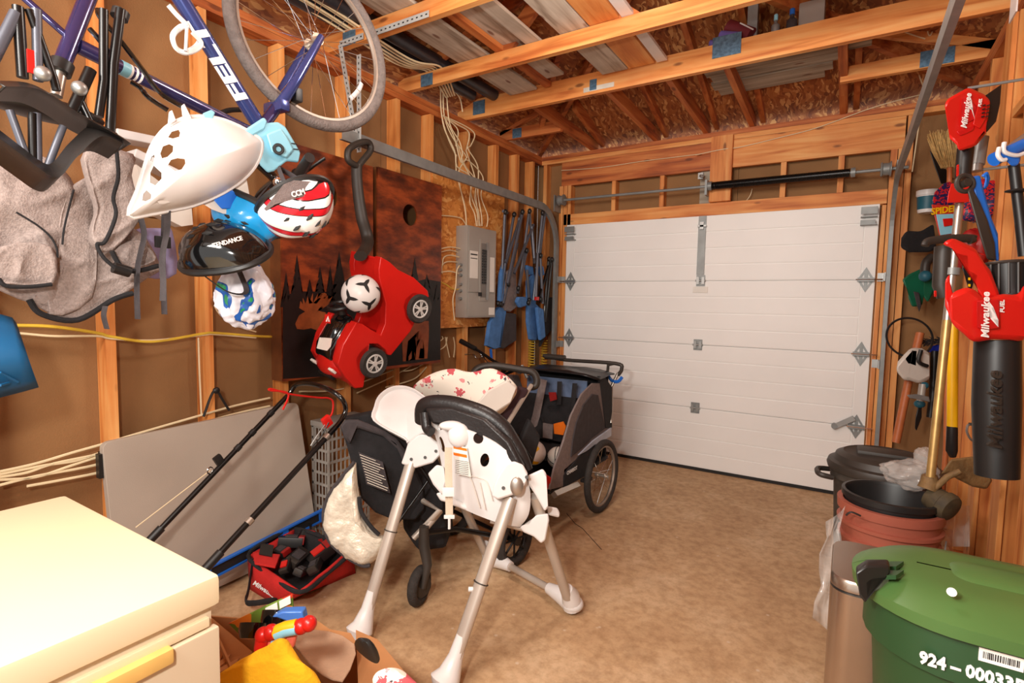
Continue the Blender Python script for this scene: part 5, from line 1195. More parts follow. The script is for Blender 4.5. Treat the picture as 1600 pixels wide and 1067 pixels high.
def upright(px_poly, z, th, name, m, lab, cat, cam_n=None):
    pts = [PD(*p, z) for p in px_poly]; o = MB().prism(pts, -Fv*th).build(name, m, None, False); tag(o, lab, cat); return o
def card_mat():
    m, nt, b = newmat('autumn_card'); tc = nt.nodes.new('ShaderNodeTexCoord'); vo = nt.nodes.new('ShaderNodeTexVoronoi'); vo.inputs['Scale'].default_value = 28
    link(nt, tc.outputs['Object'], vo.inputs['Vector']); sp = nt.nodes.new('ShaderNodeSeparateColor'); link(nt, vo.outputs['Color'], sp.inputs[0])
    r = ramp(nt, [(0, (94, 122, 40)), (.35, (214, 120, 30)), (.6, (120, 150, 60)), (.8, (200, 60, 30)), (1, (230, 170, 60))]); r.color_ramp.interpolation = 'CONSTANT'
    link(nt, sp.outputs[0], r.inputs[0]); link(nt, r.outputs[0], b.inputs['Base Color']); return m
M['card'] = card_mat()
D1 = lambda l: [(320+x*.2689, 780+y*.2689) for x, y in l]
gc = thing('game_card', PD(410, 970, 1.52), 'green and orange leaf-patterned game board sticking up out of the box', 'card')
MB().prism([PD(*p, 1.50) for p in D1([(140, 720), (350, 620), (510, 548), (518, 660), (420, 760), (340, 770), (200, 780)])], Fv*-.004).build('sheet', 'card', gc, False)
MB().prism([PD(*p, 1.492) for p in D1([(352, 632), (420, 598), (425, 640), (356, 680)])], Fv*-.002).build('white_panel', 'paper', gc, False)
MB().prism([PD(*p, 1.492) for p in D1([(432, 592), (496, 560), (500, 605), (436, 636)])], Fv*-.002).build('white_panel', 'paper', gc, False)
jt = lambda px, py, t, r, h, lab: tag(MB().lathe([(r*.8, 0), (r, h*.5), (r, h), (r*.9, h), (r*.85, h*.4), (.001, h*.3)], frame(PD(px, py, t), Rv, Uv*.5-Fv*.8, Uv*.9+Fv*.4), 20).build('black_cup', 'black_gloss', None), lab, 'cup')
jt(427, 984, 1.42, .036, .045, 'taller glossy black cup standing in the toy box'); jt(392, 998, 1.36, .033, .035, 'lower glossy black cup at the left of the toy box')
MB_ = MB().prism([PD(*p, 1.40) for p in D1([(400, 670), (460, 638), (578, 635), (590, 690), (500, 698), (430, 672)])], Fv*-.03).build('blue_case', 'blue_clear', None, bev=.004); tag(MB_, 'translucent blue plastic case lying in the toy box', 'case')
ty_ = thing('walker_toy', PD(450, 985, 1.32), 'red baby walker toy with a yellow and blue grip in the box', 'toy')
tp = lambda l, t: [PD(*p, t) for p in D1(l)]
MB().tube(tp([(410, 775), (470, 750), (535, 738)], 1.30), .017, 12).build('grip', 'yellow', ty_); MB().tube(tp([(415, 788), (470, 764), (535, 752)], 1.295), .014, 12).build('grip_sleeve', 'cyan', ty_)
for x, y in ((338, 788), (385, 772), (560, 738), (605, 722)): MB().ell(tp([(x, y)], 1.30)[0], (.019, .019, .019), None, 14, 10).build('ball_joint', 'red', ty_)
MB().tube(tp([(335, 800), (325, 860), (330, 900)], 1.30), .016, 10).build('arm', 'red', ty_)
MB().prism(tp([(400, 800), (540, 775), (520, 860), (360, 900), (350, 830)], 1.31), Fv*-.02).build('toy_body', 'pink', ty_, bev=.006)
MB().prism(tp([(385, 825), (445, 812), (445, 850), (378, 860)], 1.285), Fv*-.004).build('toy_screen', 'cyan', ty_)
def drape(px_poly, t0, name, m, lab, cat, amp=.02, fold=14, down=.12, H=1):
    pts = cat_rom([PD(*p, t0) for p in px_poly], 4, True); c = sum(pts, V((0, 0, 0)))/len(pts); n_ = -Fv*.5+V((0, 0, .8)); q = MB(); rr_ = []
    for f, h in ((1.02, -down), (1, 0), (.85, .02), (.6, .035), (.3, .04), (.05, .04)):
        rr_.append([q.bm.verts.new(c+(p-c)*f+n_*((h*H if h > 0 else h)+noise.noise(p*fold*f)*amp)) for p in pts])
    for i in range(len(rr_)-1): q.bridge(rr_[i], rr_[i+1])
    q.bm.faces.new(rr_[-1]); o = q.build(name, m, None, True, angle=80); return tag(o, lab, cat)
drape(D1([(40, 1100), (180, 960), (290, 890), (380, 870), (470, 815), (520, 880), (570, 950), (650, 1020), (660, 1150), (300, 1250)]), 1.22, 'blanket', 'yellow_felt', 'bright yellow fleece blanket draped over the toy box', 'blanket')
fpts = []
for p in D1([(480, 795), (560, 770), (640, 762), (720, 770), (800, 795), (870, 845), (878, 900), (845, 990), (800, 1062), (740, 1050), (680, 1020), (610, 960), (545, 880)]): fpts.append(PZ(p[0], p[1], .345-.04*((p[1]-985)/80)**2))
tag(MB().prism(fpts, (0, 0, .006)).build('felt_sheet', 'beige_felt', None, True, bev=.002), 'beige felt sheet lying across the toy box', 'felt')
drape(D1([(870, 840), (930, 832), (985, 850), (1010, 900), (990, 930), (930, 900)]), 1.22, 'shoe', 'black', 'black rubber item poking out behind the beige felt', 'shoe', .006, 8, .02)
def floral():
    m, nt, b = newmat('floral_cloth'); tc = nt.nodes.new('ShaderNodeTexCoord')
    base = S((244, 236, 222)); prev = None
    outs = base
    for sc, col, th, off in ((12, (206, 92, 100), .27, 0), (19, (60, 58, 66), .16, 3.3), (17, (226, 150, 150), .2, 7.7)):
        mp = nt.nodes.new('ShaderNodeMapping'); mp.inputs['Location'].default_value = (off, off, off); link(nt, tc.outputs['Object'], mp.inputs[0])
        nz = nt.nodes.new('ShaderNodeTexNoise'); nz.inputs['Scale'].default_value = 60; link(nt, mp.outputs[0], nz.inputs['Vector'])
        va = nt.nodes.new('ShaderNodeVectorMath'); va.operation = 'MULTIPLY_ADD'; link(nt, nz.outputs['Color'], va.inputs[0]); va.inputs[1].default_value = (.05,)*3; link(nt, mp.outputs[0], va.inputs[2])
        vo = nt.nodes.new('ShaderNodeTexVoronoi'); vo.inputs['Scale'].default_value = sc; link(nt, va.outputs[0], vo.inputs['Vector'])
        mt = nt.nodes.new('ShaderNodeMath'); mt.operation = 'LESS_THAN'; mt.inputs[1].default_value = th; link(nt, vo.outputs['Distance'], mt.inputs[0])
        outs = mixc(nt, mt.outputs[0], outs, S(col))
    link(nt, outs, b.inputs['Base Color']); b.inputs['Roughness'].default_value = .9; return m
M['floral'] = floral()
drape([(582, 1062), (600, 1048), (625, 1048), (645, 1062), (660, 1085), (600, 1095)], 1.16, 'printed_cloth', 'floral', 'small white cloth with red and black print at the box edge, bottom of the picture', 'cloth', .01, 8, .02)

# ================================================================== PUSHCHAIR (black, with silver-lined hood and floral pillow)
st = thing('pushchair', (-1.75, 2.2, 0), 'black double pushchair with a silver lined footmuff, behind the white high chair', 'pushchair')
E1 = lambda l: [(480+x*.2811, 560+y*.2811) for x, y in l]
def slabpx(l, t0, t1, th, nm, m, par, bev=.01, f=E1):
    """panel whose left edge is t0 away and right edge t1 away"""
    L_ = f(l); x0 = min(p[0] for p in L_); x1 = max(p[0] for p in L_)
    pts = [PD(p[0], p[1], t0+(t1-t0)*(p[0]-x0)/(x1-x0)) for p in L_]; n_ = (Fv+(Rv*(t1-t0)*-1.2)).normalized()
    return MB().prism(pts, n_*th).build(nm, m, par, True, bev=bev)
slabpx([(185, 375), (215, 340), (280, 340), (430, 400), (500, 450), (560, 530), (640, 700), (650, 830), (600, 890), (480, 890), (380, 850), (300, 770), (285, 620), (250, 480), (200, 420)], 2.42, 2.62, .05, 'seat_back', 'black_fabric', st, .015)
slabpx([(285, 520), (420, 575), (462, 750), (330, 700)], 2.385, 2.45, .004, 'warning_label', 'dark_fabric', st, .001)
q = MB()
for i in range(11):
    f = i/10; a = V((292, 535)).lerp(V((335, 690)), f); b_ = V((418, 583)).lerp(V((455, 738)), f); e_ = a.lerp(b_, .7+.3*math.sin(i*2.3)**2)
    q.tube([PD(*E1([a])[0], 2.375), PD(*E1([e_])[0], 2.40)], .0016, 4)
o = q.build('label_print', 'tape', st)
slabpx([(185, 375), (215, 340), (280, 340), (430, 400), (500, 450), (560, 530), (575, 600), (540, 590), (500, 500), (420, 430), (280, 385), (230, 400), (240, 480), (210, 440)], 2.38, 2.55, .03, 'bumper', 'dark_fabric', st, .01)
def foil(l, t, nm, par):
    pts = cat_rom([PD(*p, t) for p in E1(l)], 4, True); c = sum(pts, V((0, 0, 0)))/len(pts); q = MB(); rr_ = []
    for f, h in ((1, .0), (.97, -.03), (.8, -.055), (.6, -.06), (.35, -.05), (.1, -.05)):
        rr_.append([q.bm.verts.new(c+(p-c)*f+Fv*(h+noise.noise(p*22*f)*.02)) for p in pts])
    for i in range(len(rr_)-1): q.bridge(rr_[i], rr_[i+1])
    q.bm.faces.new(rr_[-1]); q.bm.faces.new(rr_[0][::-1]); return q.build(nm, 'silver_foil', par, True, angle=80)
foil([(262, 580), (275, 620), (290, 760), (310, 870), (360, 950), (450, 1000), (430, 1060), (370, 1130), (300, 1145), (200, 1080), (120, 1000), (92, 880), (110, 780), (180, 680)], 2.36, 'silver_footmuff', st)
edge = cat_rom([PD(*p, 2.33) for p in E1([(262, 575), (180, 675), (110, 780), (90, 890), (120, 1010), (200, 1090), (300, 1150), (350, 1150)])], 6)
MB().tube(edge, .008, 8).build('footmuff_piping', 'dark_fabric', st)
MB().tube(cat_rom([PD(*p, 2.33) for p in E1([(290, 770), (300, 850), (350, 930), (400, 980)])], 5), .009, 8).build('zip', 'black_fabric', st)
slabpx([(185, 330), (380, 290), (520, 420), (640, 520), (690, 480), (740, 600), (760, 820), (700, 870), (640, 900), (560, 560), (430, 400), (280, 335)], 2.62, 2.75, .12, 'seat_side', 'black_fabric', st, .02)
slabpx([(560, 620), (760, 640), (800, 1000), (640, 1020), (560, 900)], 2.85, 2.85, .3, 'basket', 'black_fabric', st, .03)
# frame tubes
ft = lambda l, ts, r, m, nm='frame_tube', k=4: MB().tube(cat_rom([PD(*p, t) for p, t in zip(E1(l), ts)], k), r, 10).build(nm, m, st)
ft([(640, 790), (735, 845), (600, 990)], (2.6, 2.5, 2.50), .014, 'champagne', k=1)
ft([(740, 845), (590, 1000)], (2.52, 2.48), .014, 'champagne')
ft([(430, 1020), (670, 680)], (2.4, 2.5), .006, 'black_metal'); ft([(600, 560), (760, 790)], (2.5, 2.5), .012, 'black_metal')
ft([(1090, 400), (1245, 150)], (2.75, 3.05), .013, 'champagne'); ft([(1080, 400), (800, 840)], (2.76, 2.7), .013, 'black_metal')
ft([(925, 80), (960, 50), (1040, 40), (1180, 60), (1250, 75), (1275, 110), (1270, 150), (1240, 160)], (3.1,)*8, .021, 'can_lid', 'handle', 6)
# front caster
cw = PZ(655, 945, 0); cwz = .092
fw = MB().torus(cw+V((0, 0, cwz)), (.97, .25, 0), .070, .021, 32, 10, 1.1).build('front_wheel', 'tyre_dark', st)
MB().cyl(cw+V((-.018, .006, cwz)), cw+V((.018, -.006, cwz)), .052, n=20).build('hub', 'can_lid', fw)
MB().tube([cw+V((.03, -.01, cwz)), cw+V((.03, .02, .19)), cw+V((.0, .03, .27)), cw+V((0, .03, .36))], [.012, .022, .026, .022], 12).build('caster_fork', 'can_lid', st)
MB().tube([cw+V((0, .03, .34)), PD(*E1([(740, 850)])[0], 2.56)], .014, 10).build('frame_tube', 'champagne', st)
rwz = .14; rc = PZ(803, 883, 0)
rw2 = MB().torus(rc+V((0, .0, rwz)), (.995, -.1, 0), .118, .024, 40, 10, 1.2).build('rear_wheel', 'tyre_dark', st)
q = MB().torus(rc+V((0, 0, rwz)), (.995, -.1, 0), .095, .006, 32, 6)
for i in range(8):
    a = 2*PI*i/8; gx_ = V((.25, .95, 0)).normalized(); q.cyl(rc+V((0, 0, rwz)), rc+V((0, 0, rwz))+gx_*math.cos(a)*.095+V((0, 0, 1))*math.sin(a)*.095, .006, n=6)
q.cyl(rc+V((-.03, .01, rwz)), rc+V((.03, -.01, rwz)), .022, n=14); q.build('rim', 'black', rw2)
MB().tube([rc+V((-.03, 0, rwz)), rc+V((-.1, .05, .3)), PD(*E1([(1080, 400)])[0], 2.9)], .013, 10).build('frame_tube', 'black_metal', st)
MB().tube([rc+V((-.03, 0, rwz)), cw+V((.05, .2, .30)), cw+V((0, .03, .33))], .013, 10).build('frame_tube', 'black_metal', st)
rc2 = rc+V((-.5, .12, rwz)); MB().torus(rc2, (.95, -.25, 0), .118, .024, 32, 8, 1.2).build('rear_wheel', 'tyre_dark', st)
MB().tube([rc2, rc+V((0, 0, rwz))], .012, 8).build('axle', 'black_metal', st)
for i, (l, ts) in enumerate((([(740, 700), (860, 640), (1000, 520)], (2.7, 2.7, 2.8)), ([(1090, 400), (1120, 380), (1240, 560)], (2.8, 2.8, 2.9)))): ft(l, ts, .012, 'black_metal')
slabpx([(1030, 330), (1170, 150), (1230, 170), (1140, 340), (1090, 400), (1050, 390)], 2.9, 3.0, .08, 'hood', 'plum_fabric', st, .015)
slabpx([(1130, 560), (1230, 330), (1290, 430), (1240, 600), (1180, 640)], 2.9, 3.0, .1, 'hood', 'black_fabric', st, .015)
# floral pillow
pil = [PD(*p, 2.78) for p in E1([(590, 165), (640, 120), (720, 80), (800, 68), (900, 95), (960, 92), (1030, 70), (1100, 95), (1150, 130), (1165, 170), (1120, 240), (1060, 290), (1020, 320), (900, 290), (800, 240), (700, 200)])]
pts = cat_rom(pil, 4, True); c = sum(pts, V((0, 0, 0)))/len(pts); q = MB(); rr_ = []; n_ = (V((0, 0, .75))-Fv*.6).normalized()
for f, h in ((.9, -.09), (1, -.03), (1, 0), (.92, .035), (.75, .06), (.5, .075), (.2, .08)):
    rr_.append([q.bm.verts.new(c+(p-c)*f+n_*(h*.8+noise.noise(p*7*f)*.018)) for p in pts])
for i in range(len(rr_)-1): q.bridge(rr_[i], rr_[i+1])
q.bm.faces.new(rr_[-1]); q.bm.faces.new(rr_[0][::-1]); o = q.build('pillow', 'floral', None, True, angle=80); tag(o, 'cream floral baby nest cushion resting on top of the pushchair', 'cushion')
slabpx([(940, 250), (1000, 180), (1110, 120), (1165, 160), (1130, 250), (1050, 300), (1000, 320)], 2.70, 2.74, .02, 'x', 'off_white', o, .008).name = 'lining'
# ================================================================== HIGH CHAIR
hc = thing('high_chair', (-1.32, 1.8, 0), 'white baby high chair with champagne metal legs and a black padded seat', 'high chair')
FL, FR, RL, RR = V((-1.62, 1.44, 0)), V((-1.15, 1.41, 0)), V((-1.53, 2.27, 0)), V((-.985, 2.12, 0))
HL, HR = PY(657, 672, 1.80), PY(806, 752, 1.74)
def leg(a, b_, r=.022): return MB().tube([a, b_], r, 12, r2=1.25).build('leg', 'champagne', hc)
def boot(ft_, to, m='white', r=.05, L=.20):
    d = (to-ft_).normalized(); P = [ft_+V((0, 0, .012)), ft_+V((0, 0, .03))+d*.02, ft_+d*.07, ft_+d*.13, ft_+d*L]
    return MB().tube(P, [r*.7, r*1.1, r*.85, r*.55, r*.48], 16).build('foot_cap', m, hc)
leg(FL+(HL-FL)*.15, FL.lerp(HL, .93)); leg(FR+(HR-FR)*.14, FR.lerp(HR, .92))
boot(FL, HL); boot(FR, HR)
for c_, p_, d_ in ((PY(625, 815, 1.6), 0, HL-FL), (FR.lerp(HR, .45), 0, HR-FR)):
    pass
for f in (.50,): 
    for a, b_ in ((FL, HL), (FR, HR)): c = a.lerp(b_, f); d = (b_-a).normalized(); MB().cyl(c-d*.002, c+d*.002, .029, n=14).build('leg_joint', 'can_lid', hc)
MB().cyl(FR.lerp(HR, .47)-Rv*.038, FR.lerp(HR, .47)-Rv*.015, .009, n=12).build('leg_screw', 'white', hc)
HLr, HRr = HL+V((.02, .05, -.03)), PY(835, 775, 1.80)
leg(RL+(HLr-RL)*.12, HLr, .019); leg(RR+(HRr-RR)*.15, HRr, .019)
# rear base: two boots and a cross tube
for ft_, to, oth in ((RR, HRr, RL), (RL, HLr, RR)):
    d = (to-ft_).normalized(); e_ = (oth-ft_).normalized()
    MB().tube([ft_+V((0, 0, .035)), ft_+V((0, 0, .05))+d*.05, ft_+V((0, 0, .03))+d*.12], [.045, .04, .026], 16).ell(ft_+V((0, 0, .045)), (.05, .05, .035)).build('foot_cap', 'white', hc)
    MB().tube([ft_+V((0, 0, .045)), ft_+V((0, 0, .055))+e_*.07, ft_+V((0, 0, .055))+e_*.15], [.045, .038, .025], 16).build('foot_cap', 'white', hc)
    MB().cyl(ft_+V((-.012, 0, .016)), ft_+V((.012, 0, .016)), .0155, n=16).build('caster', 'alu', hc)
e_ = (RL-RR).normalized(); MB().tube([RR+V((0, 0, .055))+e_*.13, RL+V((0, 0, .055))-e_*.13], .017, 12).build('cross_tube', 'champagne', hc)
# hinge housings
def rayd(pts): return (sum(pts, V((0, 0, 0)))/len(pts)-CAMP).normalized()
def hub_px(l, t, th, nm='hinge_housing', m='white', bev=.007):
    P_ = [PD(*p, t-.032) for p in E1(l)]; d_ = rayd(P_); return MB().prism([p+d_*th*.5 for p in P_], d_*th).build(nm, m, hc, True, bev=bev)
tHL, tHR = (HL-CAMP).dot(Fv), (HR-CAMP).dot(Fv)
hub_px([(560, 470), (620, 415), (680, 430), (730, 470), (740, 540), (700, 580), (600, 610), (570, 600), (522, 585), (545, 520)], tHL-.03, .07)
hub_px([(1065, 640), (1100, 585), (1150, 570), (1200, 590), (1228, 640), (1215, 700), (1140, 760), (1060, 785), (1025, 765), (1040, 700)], tHR-.03, .07)
MB().ell(PD(*E1([(1165, 710)])[0], tHR-.063), (.026, .012, .036), Matrix((Rv, Fv, Uv)).transposed()).build('hinge_button', 'alu', hc)
for (x, y, t) in ((655, 550, tHL), (578, 560, tHL), (715, 515, tHL), (1090, 720, tHR), (1220, 660, tHR)): MB().cyl(PD(*E1([(x, y)])[0], t-.066), PD(*E1([(x, y)])[0], t-.03), .007, n=10).build('screw', 'can_lid', hc)
hub_px([(1225, 650), (1310, 612), (1330, 640), (1340, 830), (1320, 850), (1270, 760), (1230, 700)], tHR+.02, .05, 'arm_cover')
hub_px([(1110, 780), (1220, 740), (1225, 850), (1160, 900), (1110, 880)], tHR+.05, .05, 'seat_side_cover')
for x in (1130, 1155, 1180, 1205): MB().tube([PD(*E1([(x, 780)])[0], tHR+.045), PD(*E1([(x+3, 870)])[0], tHR+.045)], .006, 8).build('cover_rib', 'white', hc)
hub_px([(1180, 935), (1240, 930), (1270, 870), (1340, 860), (1345, 900), (1325, 1010), (1300, 1028), (1260, 990), (1200, 965)], tHR+.06, .035, 'leg_joint_cover')
hub_px([(1330, 820), (1390, 830), (1405, 860), (1400, 885), (1340, 870)], tHR+.12, .03, 'foot_rest_tab')
MB().tube([PD(*E1([(1020, 900)])[0], tHR+.1), PD(*E1([(1200, 945)])[0], tHR+.08)], .012, 10).build('cross_tube', 'champagne', hc)
# curved back shell
def back_t(px): return 2.31-(px-668)/150*.22
topc = [(672, 656), (700, 662), (735, 672), (770, 688), (800, 712)]; botc = [(702, 782), (728, 796), (756, 808), (786, 818), (812, 822)]
lefte = [(672, 656), (684, 690), (692, 730), (702, 782)]; righte = [(806, 716), (826, 760), (826, 800), (812, 822)]
q = MB(); P = []; NU, NV = 16, 14
for j in range(NV+1):
    v = j/NV; row = []
    lft = V(cat_rom([(*p, 0) for p in lefte], 10)[int(v*30)][:2]); rgt = V(cat_rom([(*p, 0) for p in righte], 10)[int(v*30)][:2])
    tc_ = cat_rom([(*p, 0) for p in topc], 8); bc_ = cat_rom([(*p, 0) for p in botc], 8)
    for i in range(NU+1):
        u = i/NU; tp_ = V(tc_[int(u*32)][:2]); bt_ = V(bc_[int(u*32)][:2])
        lin = lft.lerp(rgt, u)+tp_.lerp(bt_, v)-(V(topc[0]).lerp(V(topc[-1]), u)).lerp(V(botc[0]).lerp(V(botc[-1]), u), v)
        bul = math.sin(u*PI)**.7*.07
        row.append(PD(lin.x, lin.y, back_t(lin.x)-bul+.03*v))
    P.append(row)
q.grid(P); sh2 = q.build('back_shell', 'white', hc, True, angle=80); sm = sh2.modifiers.new('s', 'SOLIDIFY'); sm.thickness = .008; sm.offset = 0
Fdir = Fv
toc = -Fv
def pxcirc(cx, cy, rx, ry, t, n=14, rot=.4): 
    return [PD(cx+rx*math.cos(2*PI*i/n)*math.cos(rot)-ry*math.sin(2*PI*i/n)*math.sin(rot), cy+rx*math.cos(2*PI*i/n)*math.sin(rot)+ry*math.sin(2*PI*i/n)*math.cos(rot), t) for i in range(n)]
hole_cutter([pxcirc(687, 667, 5, 9, 2.2), pxcirc(748, 683, 8, 9, 2.15), pxcirc(758, 716, 7, 11, 2.15, rot=.2), pxcirc(689, 697, 4, 13, 2.22, rot=-.25)], sh2)
for l in ([(830, 640), (900, 650), (960, 830)], [(895, 650), (960, 665), (1000, 690), (1030, 790)], [(960, 690), (990, 840)]):
    MB().tube(cat_rom([PD(*p, back_t(p[0])-.062) for p in E1(l)], 4), .0025, 6).build('shell_rib', 'off_white', hc)
MB().ell(PD(717, 680, 2.16), (.045, .03, .05), Matrix((Rv, Fv, Uv)).transposed()).ell(PD(705, 665, 2.17), (.05, .03, .02), Matrix((Rv, Fv, Uv)).transposed()).build('recline_lever', 'white', hc)
lb = [PD(*p, back_t(p[0])-.077) for p in E1([(812, 480), (888, 495), (912, 660), (832, 640)])]
lbp = MB().prism(lb, Fv*.003).build('instruction_label', 'paper', hc, False)
for y0_, y1_ in ((487, 503), (522, 540)): MB().prism([PD(*p, back_t(p[0])-.080) for p in E1([(812, y0_), (886, y0_+14), (888, y1_+12), (814, y1_-3)])], Fv*.002).build('label_stripe', 'orange', lbp, False)
q = MB()
for i in range(8): q.tube([PD(*p, back_t(p[0])-.080) for p in E1([(824, 565+i*10), (896, 577+i*10)])], .0009, 4)
q.build('label_text', 'ink', lbp)
# black padded liner over the top edge
pad = cat_rom([PD(*p, t) for p, t in zip(E1([(640, 350), (650, 275), (700, 255), (800, 262), (900, 290), (1000, 330), (1080, 390), (1130, 460), (1180, 540), (1215, 620)]), (2.34, 2.30, 2.27, 2.24, 2.21, 2.19, 2.18, 2.17, 2.16, 2.16))], 5)
MB().tube(pad, [.028+.012*math.sin(PI*i/(len(pad)-1)) for i in range(len(pad))], 14, r2=1.2, ref=Fv).build('seat_liner', 'black_leather', hc)
pad2 = cat_rom([PD(*p, t) for p, t in zip(E1([(655, 300), (665, 380), (690, 410)]), (2.25, 2.24, 2.22))], 5)
MB().tube(pad2, .022, 12).build('seat_liner', 'black_leather', hc)
slabpx([(660, 270), (800, 262), (1000, 330), (1130, 450), (1215, 610), (1180, 620), (1060, 480), (900, 400), (700, 360)], 2.26, 2.08, .05, 'seat_liner', 'black_leather', hc, .015)
# strap hanging from the back
MB().tube([PD(*p, 2.00) for p in E1([(785, 495), (785, 600), (788, 740), (790, 880)])], .014, 8, r2=.12, ref=Rv).build('harness_strap', 'champagne_cloth', hc)
bk_ = PD(*E1([(785, 742)])[0], 1.985); MB().box(bk_, (.045, .008, .034), Matrix((Rv, Fv, Uv)).transposed(), .003).build('strap_slider', 'white', hc)
bk_ = PD(*E1([(790, 880)])[0], 1.99); MB().box(bk_, (.04, .008, .014), Matrix((Rv, Fv, Uv)).transposed(), .003).cyl(bk_, bk_-Uv*.045, .005, n=8).build('strap_clip', 'white', hc)
# tray
q = MB(); tpts = cat_rom([PD(*p, t) for p, t in zip(E1([(370, 350), (375, 270), (400, 210), (460, 165), (530, 155), (600, 175), (680, 230), (760, 260), (740, 400), (640, 420), (560, 470), (540, 450)]), (2.52, 2.55, 2.58, 2.6, 2.6, 2.58, 2.52, 2.45, 2.34, 2.36, 2.38, 2.4))], 4, True)
c = sum(tpts, V((0, 0, 0)))/len(tpts); nn = (V((0, 0, .4))-Fv*.8).normalized()
rr_ = []
for f, h in ((1, -.02), (1.0, .012), (.95, .012), (.90, -.008), (.6, -.012), (.1, -.012)): rr_.append([q.bm.verts.new(c+(p-c)*f+nn*h) for p in tpts])
for i in range(len(rr_)-1): q.bridge(rr_[i], rr_[i+1])
q.bm.faces.new(rr_[-1]); q.bm.faces.new(rr_[0][::-1]); q.build('tray', 'white', hc)
hub_px([(670, 640), (720, 590), (760, 600), (770, 700), (750, 760), (700, 700)], 2.28, .05, 'seat_side_cover'); hub_px([(715, 750), (770, 735), (775, 800), (740, 790)], 2.3, .05, 'seat_side_cover')
MB().tube([PD(*p, 2.2) for p in E1([(790, 790), (1000, 870), (1150, 930)])], .013, 10).build('seat_rim', 'white', hc)
# ================================================================== BIKE TRAILER
tx = -1.43
tr = thing('bike_trailer', (-1.75, 3.2, 0), 'grey and black child bike trailer with spoked wheel, by the garage door', 'bike trailer')
F8 = lambda l: [(700+x*.2812, 520+y*.2812) for x, y in l]
wctr = V((-1.345, PZ(943, 797, 0).y-.03, .245))
wt = bicycle_wheel(wctr, (1, -.03, 0), .245, tr, 'tyre_dark', 16)
bicycle_wheel(wctr+V((-.74, 0, 0)), (1, -.03, 0), .245, tr, 'tyre_dark', 16)
MB().box(wctr+V((.03, -.16, .06)), (.006, .04, .03)).build('reflector', 'orange', wt, False) if 0 else None
T = lambda l, x=tx: [PX(*p, x) for p in F8(l)]
def tp2(l, m, nm, x=tx, th=.012, bev=.004): return MB().prism(T(l, x), (th, 0, 0)).build(nm, m, tr, True, bev=bev)
tp2([(560, 870), (590, 740), (640, 600), (680, 460), (740, 340), (800, 280), (840, 280), (870, 400), (905, 530), (800, 600), (720, 690), (640, 760), (640, 850)], 'grey_fabric', 'side_panel')
tp2([(680, 690), (690, 600), (710, 500), (750, 400), (800, 340), (830, 345), (850, 440), (870, 530), (800, 580), (740, 640)], 'dark_fabric', 'side_window', tx+.008)
tp2([(720, 680), (800, 600), (905, 525), (905, 570), (830, 600), (760, 660)], 'pale_stripe', 'reflective_band', tx+.010)
tp2([(640, 790), (720, 690), (830, 610), (850, 640), (800, 700), (770, 790), (640, 860)], 'black_fabric', 'lower_side', tx+.006)
tp2([(835, 240), (870, 250), (905, 300), (905, 525), (870, 530), (855, 400)], 'black_fabric', 'rear_panel', tx+.002, .02)
text('CHARIOT', 'lettering', 'white_ink', tr, T([(690, 765)], tx+.02)[0], T([(720, 750)], tx+.02)[0]-T([(660, 785)], tx+.02)[0], (0, 0, 1), .034, .0006, 0, .0004)
# far side, roof, floor, back
yf, yr_ = T([(570, 860)])[0].y, T([(900, 400)])[0].y
zt_ = T([(830, 260)])[0].z; zbm = T([(600, 860)])[0].z; xl_ = tx-.66
MB().prism([V((xl_, p.y, p.z)) for p in T([(560, 870), (590, 740), (640, 600), (680, 460), (740, 340), (800, 280), (840, 280), (870, 400), (905, 530), (640, 850)])], (.012, 0, 0)).build('side_panel', 'grey_fabric', tr, True, bev=.004)
tpz = T([(825, 275)])[0]; 
q = MB(); P = []
for i in range(7):
    u = i/6; x = xl_+(tx+.02-xl_)*u
    P.append([V((x, tpz.y+.02-.26+.26*v/4 if 0 else tpz.y-.06+.34*v/4, tpz.z+.03+.03*math.sin(u*PI)+.012*math.sin(v*1.7+u*9)*.5-.0*v)) for v in range(5)])
q.grid(P); q.build('roof_cover', 'black_vinyl', tr, True, sol=.012, angle=80)
MB().bx(xl_, tx, yf, yr_, zbm-.02, zbm+.0).build('floor_panel', 'black_fabric', tr, False)
MB().bx(xl_+.01, tx-.01, yr_-.03, yr_-.02, zbm, zt_).build('back_panel', 'black_fabric', tr, False)
sy_ = yf+.50
MB().prism([V((xl_+.02, sy_, zbm+.16)), V((tx-.02, sy_, zbm+.16)), V((tx-.02, sy_+.18, zt_-.12)), V((xl_+.02, sy_+.18, zt_-.12))], (0, .02, 0)).build('seat_back', 'black_fabric', tr, False)
MB().bx(xl_+.02, tx-.02, sy_-.28, sy_, zbm+.10, zbm+.14).build('seat_base', 'black_fabric', tr, False)
MB().bx(xl_+.1, tx-.08, sy_+.155, sy_+.17, zt_-.20, zt_-.02).build('rear_window', 'bluegrey_film', tr, False)
ys = sy_-.02
for l in ([(530, 260), (490, 460), (450, 590)], [(470, 460), (520, 470), (560, 600)], [(620, 270), (615, 400)], [(705, 280), (690, 430)]):
    MB().tube([PY(*p, ys+.1-.1*k/3) for k, p in enumerate(F8(l))], .03 if l[0][0] in (530,) else .018, 8, r2=.2).build('harness_strap', 'grey_fabric' if l[0][0] == 530 else 'black_fabric', tr)
MB().prism([PY(*p, ys-.04) for p in F8([(588, 505), (640, 492), (655, 520), (650, 568), (592, 560)])], (0, .01, 0)).build('orange_tag', 'orange', tr, False)
MB().prism([PY(*p, ys-.03) for p in F8([(530, 500), (585, 510), (580, 590), (528, 580)])], (0, .01, 0)).build('pocket', 'grey_fabric', tr, False)
MB().prism([PY(*p, ys+.05) for p in F8([(560, 330), (600, 330), (605, 370), (570, 380)])], (0, .01, 0)).build('red_patch', 'red_dark', tr, False)
